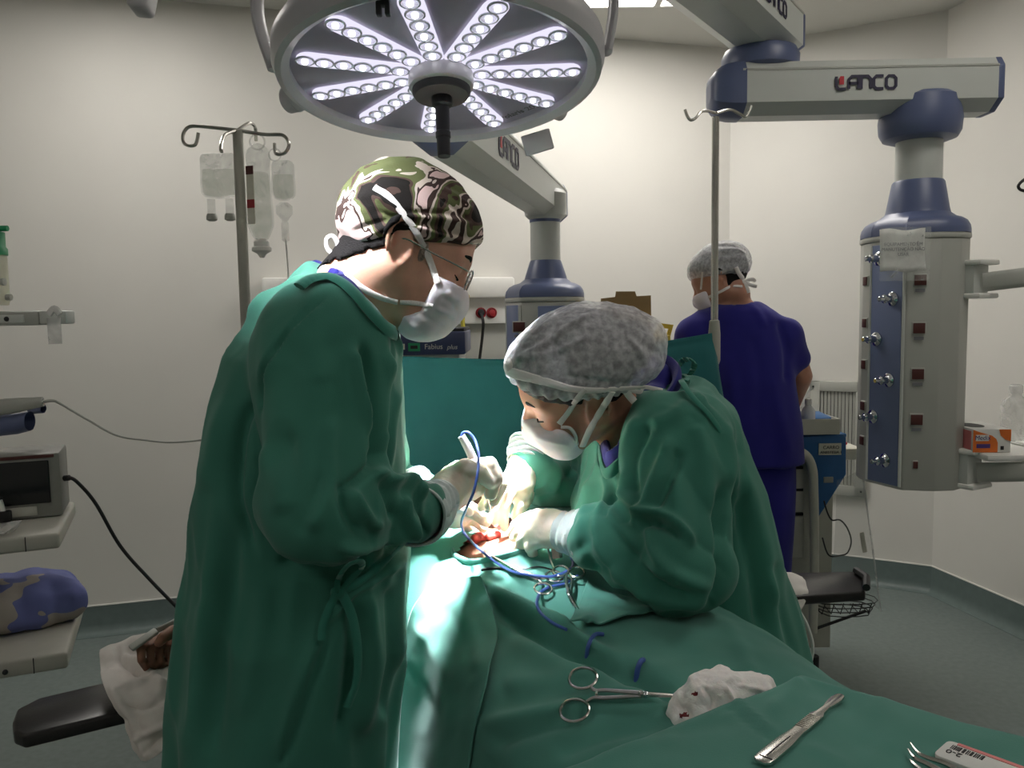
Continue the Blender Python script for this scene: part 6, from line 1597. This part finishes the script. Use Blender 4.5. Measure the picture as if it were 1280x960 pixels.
# things on the cart
ty = P(1030, 547, YC)[2]+.012
t = thing('tray', 'white open tray with blue packets on top of the blue cart', 'tray', (1.13, YC+.08, ty))
x0_, x1_ = P(985, 540, YC)[0], P(1049, 540, YC)[0]; hz = .058
mb = MB()
mb.box(((x0_+x1_)/2, YC+.10, ty+.004), (x1_-x0_, .2, .006))
for (cx_, cy_, w_, d_) in (((x0_+x1_)/2, YC+.0, x1_-x0_, .006), ((x0_+x1_)/2, YC+.2, x1_-x0_, .006), (x0_, YC+.1, .006, .2), (x1_, YC+.1, .006, .2)): mb.box((cx_, cy_, ty+hz/2), (w_, d_, hz))
mb.build('tray_shell', m_cartwhite, t, smooth=False)
t2 = thing('blue_packet', 'dark blue packet sticking out of the white tray on the cart', 'packet', (1.17, YC+.12, ty+.01))
mb = MB(); mb.box((1.165, YC+.11, ty+.055), (.11, .10, .012), Rm(10, 0, 8), .004); mb.box((1.175, YC+.12, ty+.03), (.10, .13, .04), Rm(-10, 0, 0), .006); mb.build('packet_body', m_cartblue, t2)
def bottle(name, label, c, h, r, mat, cap, neck=.35):
    t = thing(name, label, 'bottle', c)
    mb = MB(); mb.lathe([(r*.9, 0), (r, .006), (r, h*.62), (r*.85, h*.72), (r*.45, h*.80), (r*.42, h*.86)], c, None, 20); mb.build('bottle_body', mat, t, sharp=60)
    mb = MB(); mb.lathe([(r*.5, h*.85), (r*.5, h*.97), (r*.4, h), (.0001, h)], c, None, 16); mb.build('cap', cap, t); return t
m_wplast = glassy('milky_plastic', (226, 226, 228), .72, .3, .1, 12)
m_cplast = glassy('pale_plastic', (226, 226, 224), .38, .2, .1, 12)
bottle('bottle', 'small white bottle standing in the tray on the blue cart', P(1010, 528, YC+.06)-np.array([0, 0, .045]), .135, .026, m_wplast, m_paper)
G = patch([[P(1013, 484, YC+.14), P(1010, 488, YC+.14)], [P(1012, 505, YC+.14), P(1000, 506, YC+.14)], [P(1012, 527, YC+.14), P(992, 524, YC+.14)]], 6)
mb = MB(); mb.grid(G); tag(mb.build('plastic_wrap', m_cplast, solid=.001), 'upright clear plastic wrapper behind the small white bottle on the cart', 'wrapper')
t2 = thing('red_frame', 'red edged white card lying on the cream side shelf of the cart', 'card', P(1060, 553, YC+.15))
zq = P(1060, 560, YC+.1)[2]+.006
mb = MB(); mb.m = 0; mb.box((1.255, YC+.2, zq), (.08, .13, .004), _rz(.3)); mb.m = 1
for a_, b_ in (((-.04, -.065), (.04, -.065)), ((.04, -.065), (.04, .065)), ((.04, .065), (-.04, .065)), ((-.04, .065), (-.04, -.065))):
    Rz_ = _rz(.3); mb.tube([np.array([1.255, YC+.2, zq+.004])+Rz_ @ np.array([*a_, 0]), np.array([1.255, YC+.2, zq+.004])+Rz_ @ np.array([*b_, 0])], .006, 8)
mb.build('card_sheet', [m_paper, m_red], t2)
# clear sheet hanging at the cart, dark lead
G = patch([[P(1046, 600, 2.94), P(1062, 594, 2.93), P(1077, 586, 2.92)], [P(1044, 660, 2.93), P(1064, 660, 2.92), P(1086, 650, 2.90)], [P(1040, 722, 2.92), P(1070, 740, 2.90), P(1101, 764, 2.88)]], 8)
t2 = bpy.data.objects['medical_cart']
mb = MB(); mb.grid(G); mb.build('clear_sheet', m_acryl, t2, solid=.002)
mb = MB(); mb.tube(G[:, -1], .0035, 8); mb.build('sheet_edge', m_cplast, t2)
mb = MB(); a = P(1079, 678, 2.895); mb.box(a, (.016, .002, .075), Rm(0, -10, 0), 0); mb.build('sticker', m_label, t2, smooth=False)
mb = MB(); mb.tube(catmull([P(x, y, 2.95) for x, y in ((1030, 626), (1034, 640), (1040, 650), (1050, 650), (1059, 660), (1064, 676), (1060, 690), (1052, 694), (1036, 694), (1028, 672))], 6), .003, 6); tag(mb.build('lead_wire', m_dark), 'thin dark wire looping behind the clear sheet at the cart', 'wire')
# ------------------------------------------------------------------ right shelf: glove box, bottle, papers
SZ = 1.061
t = thing('glove_box', 'orange and white glove box on the shelf of the right pendant', 'box', (1.53, 2.5, SZ))
ga_ = P(1216, 574, 2.42); gb_ = P(1262, 574, 2.42); bw = gb_[0]-ga_[0]; bh = .072; bd_ = .17
RG = _rz(R_(-3)); gcn = np.array([(ga_[0]+gb_[0])/2, 2.42, SZ]); 
def gpt(x, y, z): return gcn+RG @ np.array([x, y, z])
mb = MB(); mb.box(gpt(0, bd_/2, bh/2), (bw, bd_, bh), RG, .002); mb.build('carton', m_paper, t, sharp=30)
def front(poly, m, nm, d=.0012): mbx = MB(); mbx.prism(poly, .001, RG @ FXr, gpt(0, -d, 0)); mbx.build(nm, m, t, smooth=False)
hw = bw/2
front([(-hw, .001), (hw*.30, .001), (hw*.30, bh*.42), (hw*.22, bh*.58), (0, bh*.72), (-hw*.6, bh*.86), (-hw, bh*.97)], m_orange, 'orange_print')
front([(hw*.36, bh*.98), (hw*.99, bh*.98), (hw*.99, bh*.48), (hw*.7, bh*.55), (hw*.45, bh*.72)], m_orange, 'orange_print')
front([(-hw*.86, bh*.50), (-hw*.18, bh*.50), (-hw*.18, bh*.76), (-hw*.86, bh*.76)], m_paper, 'name_field', .0022)
front([(-hw*.82, bh*.20), (-hw*.1, bh*.20), (-hw*.1, bh*.37), (-hw*.82, bh*.37)], m_purple, 'purple_band', .0022)
front([(hw*.45, bh*.12), (hw*.62, bh*.12), (hw*.62, bh*.28), (hw*.45, bh*.28)], m_dark, 'size_mark', .0022)
text_mesh('Medix', .019, RG @ FX, gpt(-hw*.52, -.0034, bh*.63), m_purple, 'name_print', t, .0003, shear=.15)
mb = MB(); mb.box(gpt(-hw-.0012, bd_*.5, bh*.5), (.001, bd_*.9, bh*.8), RG); mb.build('side_print', m_pink, t, smooth=False)
mb = MB(); mb.lathe([(.04, 0), (.04, .0012), (.0001, .0012)], gpt(-.02, bd_*.5, bh), np.diag([.8, 1.2, 1]), 20); mb.build('opening', m_black, t)
bottle('bottle', 'tall pale plastic bottle standing behind the glove box', np.array([1.655, 2.64, SZ]), .185, .042, m_cplast, m_cplast)
mb = MB(); 
for i, (x_, y_, r_) in enumerate(((1.70, 2.50, .2), (1.69, 2.47, -.1))): mb.box((x_, y_, SZ+.003+.004*i), (.16, .2, .003), _rz(r_))
tag(mb.build('paper_stack', m_paper, smooth=False), 'loose papers on the right pendant shelf beside the glove box', 'papers')
wr = onwall(D_, E_, 1278, 232); n_ = np.array([-1, .1, 0])
mb = MB(); mb.tube(catmull([P(1292, 212, 2.2), P(1283, 222, 2.2), P(1275, 229, 2.2), P(1273, 234, 2.2), P(1278, 238, 2.2), P(1290, 236, 2.2), P(1300, 200, 2.2), P(1296, -200, 2.2)], 6), .004, 8); tag(mb.build('cable_loop', m_black), 'black cable loop hanging at the right edge of the picture', 'cable')
# ------------------------------------------------------------------ left equipment trolley
fd = np.array([-.92, -.39, 0]); fd /= np.linalg.norm(fd); gd_ = np.array([-.39, .92, 0]); gd_ /= np.linalg.norm(gd_)
s1 = PZ(74, 666, 1.11); s2 = PZ(84, 815, .888); RS = np.column_stack([-fd, gd_, [0, 0, 1]])
t = thing('equipment_trolley', 'beige two-shelf equipment trolley at the left edge', 'trolley', s2+fd*.3+gd_*.15-np.array([0, 0, .888]))
for c, z, th, D, nm in ((s1, 1.11, .03, .285, 'shelf'), (s2, .888, .032, .305, 'shelf')):
    poly = [(0, 0), (-.6, 0), (-.6, D), (0, D)]
    pl = [tuple((c+(-fd)*x+gd_*y)[:2]) for x, y in poly]
    mb = MB(); mb.prism(pl[::-1], th, c=(0, 0, z-th/2), bev=.006, seg=3); o = mb.build(nm, m_shelf, t, sharp=30)
    mb = MB()
    for x in (-.055, ): mb.box(c+(-fd)*x-gd_*.0005+np.array([0, 0, -th/2]), (.0015, .002, th*.9), RS)
    mb.ball(c+fd*.10-gd_*.001+np.array([0, 0, -th*.6]), .005, 8); mb.build('edge_seam', m_dark, o, smooth=False)
    mb = MB(); mb.box(c+fd*.12+gd_*(D-.02)+np.array([0, 0, .0005]), (.16, .0015, .0012), RS); mb.build('top_groove', m_dark, o, smooth=False)
for dy in (.06, .24):
    q = s2+fd*.52+gd_*dy; mb = MB(); mb.cyl((q[0], q[1], .1), (q[0], q[1], 1.75), .02); mb.build('post', m_shelf, t)
for dx_, dy in ((.1, .05), (.1, .26), (.5, .05), (.5, .26)):
    q = s2+fd*dx_+gd_*dy; mb = MB(); mb.cyl(q*np.array([1, 1, 0])+(0, -.014, .05), q*np.array([1, 1, 0])+(0, .014, .05), .05); mb.build('castor', m_dark, t)
q = s2+fd*.3+gd_*.15; mb = MB(); mb.box((q[0], q[1], .12), (.5, .3, .06), RS, .01); mb.build('base', m_shelf, t)
# monitor
mc = P(79, 639, 1.60); t = thing('monitor', 'grey monitor with dark screen on the upper shelf of the left trolley', 'monitor', mc)
mh = P(79, 565, 1.60)[2]-mc[2]; mc[2] = 1.111
mh = P(79, 565, 1.60)[2]-1.111
mb = MB(); mb.box(mc+fd*.16+gd_*.06+np.array([0, 0, mh/2]), (.32, .12, mh), RS, .006); mb.build('casing', M('monitor_grey', (128, 128, 122), .5), t, sharp=30)
mb = MB(); mb.box(mc+fd*.165-gd_*.0005+np.array([0, 0, mh*.56]), (.29, .006, mh*.66), RS, .002); mb.build('screen', m_screen, t, sharp=30)
mb = MB(); mb.box(mc+fd*.10-gd_*.001+np.array([0, 0, mh*.12]), (.11, .003, mh*.14), RS, .001); mb.build('front_buttons', m_shelf, t, sharp=30)
mb = MB(); mb.box(mc+fd*.16-gd_*.001+np.array([0, 0, mh*.955]), (.3, .003, mh*.05), RS, .001); mb.build('warning_strip', m_brownred, t, smooth=False)
cb = [P(80, 598, 1.62), P(87, 597, 1.62), P(98, 604, 1.64), P(120, 630, 1.66), P(150, 682, 1.68), P(185, 722, 1.69), P(222, 760, 1.70), P(262, 800, 1.72)]
mb = MB(); mb.tube(catmull(cb, 8), .0036, 10); mb.cyl(cb[0], cb[1], .006); tag(mb.build('monitor_power_cable', m_black), 'black cable sloping from the monitor down behind the surgeon', 'cable')
# blue wrapped pack
bc_ = s2+fd*.22+gd_*.15+np.array([0, 0, .04])
bcc = P(18, 778, 1.60); bcc[2] = .888+.040
Rb = RS @ _rz(R_(14))
wf = U(.02, sbox(bcc, (.125, .085, .036), .03, Rb), sbox(bcc+Rb @ np.array([-.02, .02, .018]), (.10, .07, .03), .025, Rb))
m_wrap2 = M('violet_wrap', (84, 88, 150), .8, var=.1)
nt = m_wrap2.node_tree; nz = nt.nodes.new('ShaderNodeTexNoise'); nz.inputs['Scale'].default_value = 9; nz.inputs['Detail'].default_value = 2
tc_ = [n for n in nt.nodes if n.type == 'TEX_COORD'][0]; nt.links.new(tc_.outputs['Object'], nz.inputs['Vector'])
rp_ = nt.nodes.new('ShaderNodeValToRGB'); rp_.color_ramp.interpolation = 'CONSTANT'
for e_, (p_, c_) in zip([rp_.color_ramp.elements[0], rp_.color_ramp.elements[1], rp_.color_ramp.elements.new(.56)], ((0, (96, 104, 158)), (.44, (112, 100, 136)), (.50, (158, 150, 142)))): e_.position = p_; e_.color = lin(c_)
nt.links.new(nz.outputs['Fac'], rp_.inputs['Fac']); nt.links.new(rp_.outputs['Color'], nt.nodes['Principled BSDF'].inputs['Base Color'])
sdf_obj('wrapped_pack', wf, bcc-.2, bcc+.2, .006, m_wrap2, None, lambda V, N: .004*fbm(V*22, 3, 5)+.004*np.abs(np.sin(V @ Rb[:, 0]*60)))
tag(bpy.data.objects['wrapped_pack'], 'blue and grey wrapped cloth pack on the lower shelf of the left trolley', 'pack')
# clear wrappers on the upper shelf
G = patch([[PZ(0, 655, 1.125), PZ(14, 652, 1.13), PZ(28, 650, 1.122)], [PZ(0, 662, 1.118), PZ(14, 660, 1.128), PZ(24, 657, 1.119)], [PZ(-6, 668, 1.114), PZ(8, 667, 1.118), PZ(18, 664, 1.114)]], 6)
mb = MB(); mb.grid(G); tag(mb.build('clear_wrapper', m_cplast, solid=.0006), 'crumpled clear wrapper in front of the monitor on the trolley', 'wrapper')
q = PZ(7, 653, 1.112); t2 = thing('small_plug', 'small black and white plug in front of the monitor', 'plug', q)
mb = MB(); mb.box(q+np.array([0, 0, .012]), (.022, .02, .022), RS, .004); mb.build('plug_body', m_black, t2); mb = MB(); mb.cyl(q+np.array([-.004, 0, .02]), q+np.array([-.01, 0, .044]), .006); mb.build('plug_tip', m_white, t2)
# rail, tag and bottle
ra_, rb_ = P(-60, 397, 1.72), P(82, 397, 1.72)
t = thing('equipment_rail', 'grey horizontal rail arm at the left edge above the blue handset', 'rail', rb_)
mb = MB(); x0_ = P(-60, 397, 1.72)[0]; x1_ = P(48, 397, 1.72)[0]; x2_ = P(82, 397, 1.72)[0]; hz = 18/1010*1.72
mb.box(((x0_+x1_)/2, 1.74, rb_[2]), (x1_-x0_, .04, hz), None, .004); o = mb.build('rail_bar', m_body, t, sharp=30)
mb = MB(); mb.box(((x1_+x2_)/2, 1.74, rb_[2]+.001), (x2_-x1_, .038, hz*.92), None, .004); mb.build('end_block', m_arm, t, sharp=30)
mb = MB(); mb.box((P(10, 397, 1.72)[0], 1.7195, rb_[2]-.001), (.07, .004, hz*.55), None, .003); mb.build('inset_plate', m_arm, o, sharp=30); mb = MB(); mb.ball((P(9, 397, 1.72)[0], 1.718, rb_[2]-.001), .0055, 10); mb.build('screw', m_dark, o)
mb = MB(); mb.m = 0; a = P(68, 412, 1.70); mb.grid([[a+np.array([dx_, .003*math.sin(dx_*80), dz_]) for dx_ in (-.013, 0, .013)] for dz_ in (.025, 0, -.03)]); mb.tube(catmull([P(61, 393, 1.70), P(68, 386, 1.70), P(75, 393, 1.70)], 5), .007, 8, flat=(1, .5)); tag(mb.build('hanging_tag', m_cplast, solid=.001), 'pale plastic tag hanging on the end of the rail', 'tag')
bq = P(-4, 385, 1.74); t = thing('suction_jar', 'pale jar with green cap standing on the rail at the left edge', 'jar', bq)
rj = 15/1010*1.74; 
mb = MB(); mb.lathe([(rj*.9, 0), (rj, .01), (rj, .10), (rj*.9, .115)], bq+np.array([0, 0, .006]), None, 24); mb.build('jar_body', glassy('jar_plastic', (232, 230, 205), .6, .3, .1, 8), t)
mb = MB(); mb.lathe([(rj*1.08, .112), (rj*1.08, .125), (rj*.95, .13), (rj*.95, .16), (rj*.5, .165), (rj*.5, .172), (.0001, .172)], bq, None, 24); q = bq+np.array([rj*.9, 0, .168]); mb.cyl(q-(.006, 0, 0), q+(.012, 0, 0), .006); mb.build('jar_cap', m_greenpl, t)
mb = MB(); mb.cyl(bq+(rj*.8, -.01, .055), bq+(rj*1.05, -.01, .055), .008); mb.cyl(bq+(rj*1.1, -.01, .022), bq+(rj*1.5, -.01, .022), .007); mb.build('spout', m_body, t)
q = P(-20, 397, 1.74); mb = MB(); 
# blue handset with its lead
t = thing('handset', 'blue curved handset with grey top plate at the left edge', 'handset', P(40, 522, 1.62))
hf_ = U(.008, chain([P(-40, 536, 1.62), P(20, 530, 1.62), P(52, 523, 1.62)], [.022, .021, .018]), chain([P(52, 523, 1.62), P(64, 518, 1.63), P(60, 510, 1.66), P(40, 512, 1.69)], [.017, .013, .010, .010]))
hf_ = lambda p, f0=hf_: f0(p)
sdf_obj('handle', hf_, P(-60, 560, 1.5), P(90, 480, 1.8), .004, m_blue, t)
mb = MB(); mb.tube([P(-40, 514, 1.60), P(10, 508, 1.60), P(54, 502, 1.60)], [.012, .0115, .007], 12, flat=(1.4, .8)); mb.build('top_plate', m_body, t)
mb = MB(); mb.tube(catmull([P(54, 502, 1.60), P(66, 501, 1.60), P(76, 505, 1.61), P(110, 525, 1.62), P(145, 544, 1.63), P(180, 550, 1.64), P(215, 553, 1.65), P(258, 549, 1.66), P(300, 540, 1.68)], 8), [.0032, .0022, .0018, .0018], 8); mb.build('lead', m_body, t)
# ------------------------------------------------------------------ second operating lamp (above and left of the frame)
L2 = np.array([-.62, .85, 2.42]); SITE = np.array([-.06, 1.42, 1.10])
d2 = (SITE-L2)/np.linalg.norm(SITE-L2); R2 = frame(d2, (1, 0, 0))
t = thing('surgical_light', 'second round operating lamp hanging above and behind the surgeon on the left', 'operating lamp', L2)
mb = MB(); mb.lathe([(.03, -.10), (.14, -.092), (.21, -.06), (.24, -.03), (.24, .0), (.225, .012), (.215, .0)], L2, R2, 48); mb.build('housing', m_lampbody, t, sharp=40)
mb = MB(); mb.lathe([(.0001, -.004), (.217, -.004)], L2, R2, 48); mb.build('face_plate', m_lampface, t)
for k in range(8):
    a = 2*PI*k/8; q = L2+R2 @ np.array([.13*math.cos(a), .13*math.sin(a), 0]); mb = MB(); mb.box(q, (.15, .03, .006), R2 @ _rz(a), .002); mb.build('light_strip', m_ledbar, t)
mb = MB(); mb.tube(catmull([L2-d2*.09, L2-d2*.09+np.array([0, 0, .18]), np.array([L2[0]-.15, L2[1]+.1, ZC-.1]), np.array([L2[0]-.15, L2[1]+.1, ZC-.001])], 8), .035, 12); mb.build('support_arm', m_lampbody, t)
# ------------------------------------------------------------------ light
w = bpy.data.worlds.new('world'); SC.world = w; w.use_nodes = True
w.node_tree.nodes['Background'].inputs['Color'].default_value = (1, 1, 1, 1); w.node_tree.nodes['Background'].inputs['Strength'].default_value = .0
def spot(name, p, tgt, e, ang, blend, size, col=(.93, .96, 1.)):
    L = bpy.data.lights.new(name, 'SPOT'); L.energy = e; L.spot_size = R_(ang); L.spot_blend = blend; L.shadow_soft_size = size; L.color = col
    lo = bpy.data.objects.new(name, L); COL.objects.link(lo); lo.location = Vector([float(c) for c in p])
    lo.rotation_euler = Vector((np.array(tgt)-np.array(p)).tolist()).to_track_quat('-Z', 'Y').to_euler()
for k in range(11):      # one beam per light strip, all converging on the site
    spot('operating_beam', lp(R_(358+360/11*k), .16, .02), SITE+np.array([-.008, -.032, .03]), 300, 17, .8, .035)
spot('operating_beam', L2+d2*.02, SITE+np.array([.03, -.08, .05]), 300, 14.5, .6, .10)
SC.view_settings.view_transform = 'Standard'; SC.view_settings.look = 'None'; SC.view_settings.exposure = 0.05; SC.view_settings.gamma = 1
SC.view_settings.use_curve_mapping = False
SC.cycles.use_denoising = True
SC.cycles.max_bounces = 8; SC.cycles.transparent_max_bounces = 12
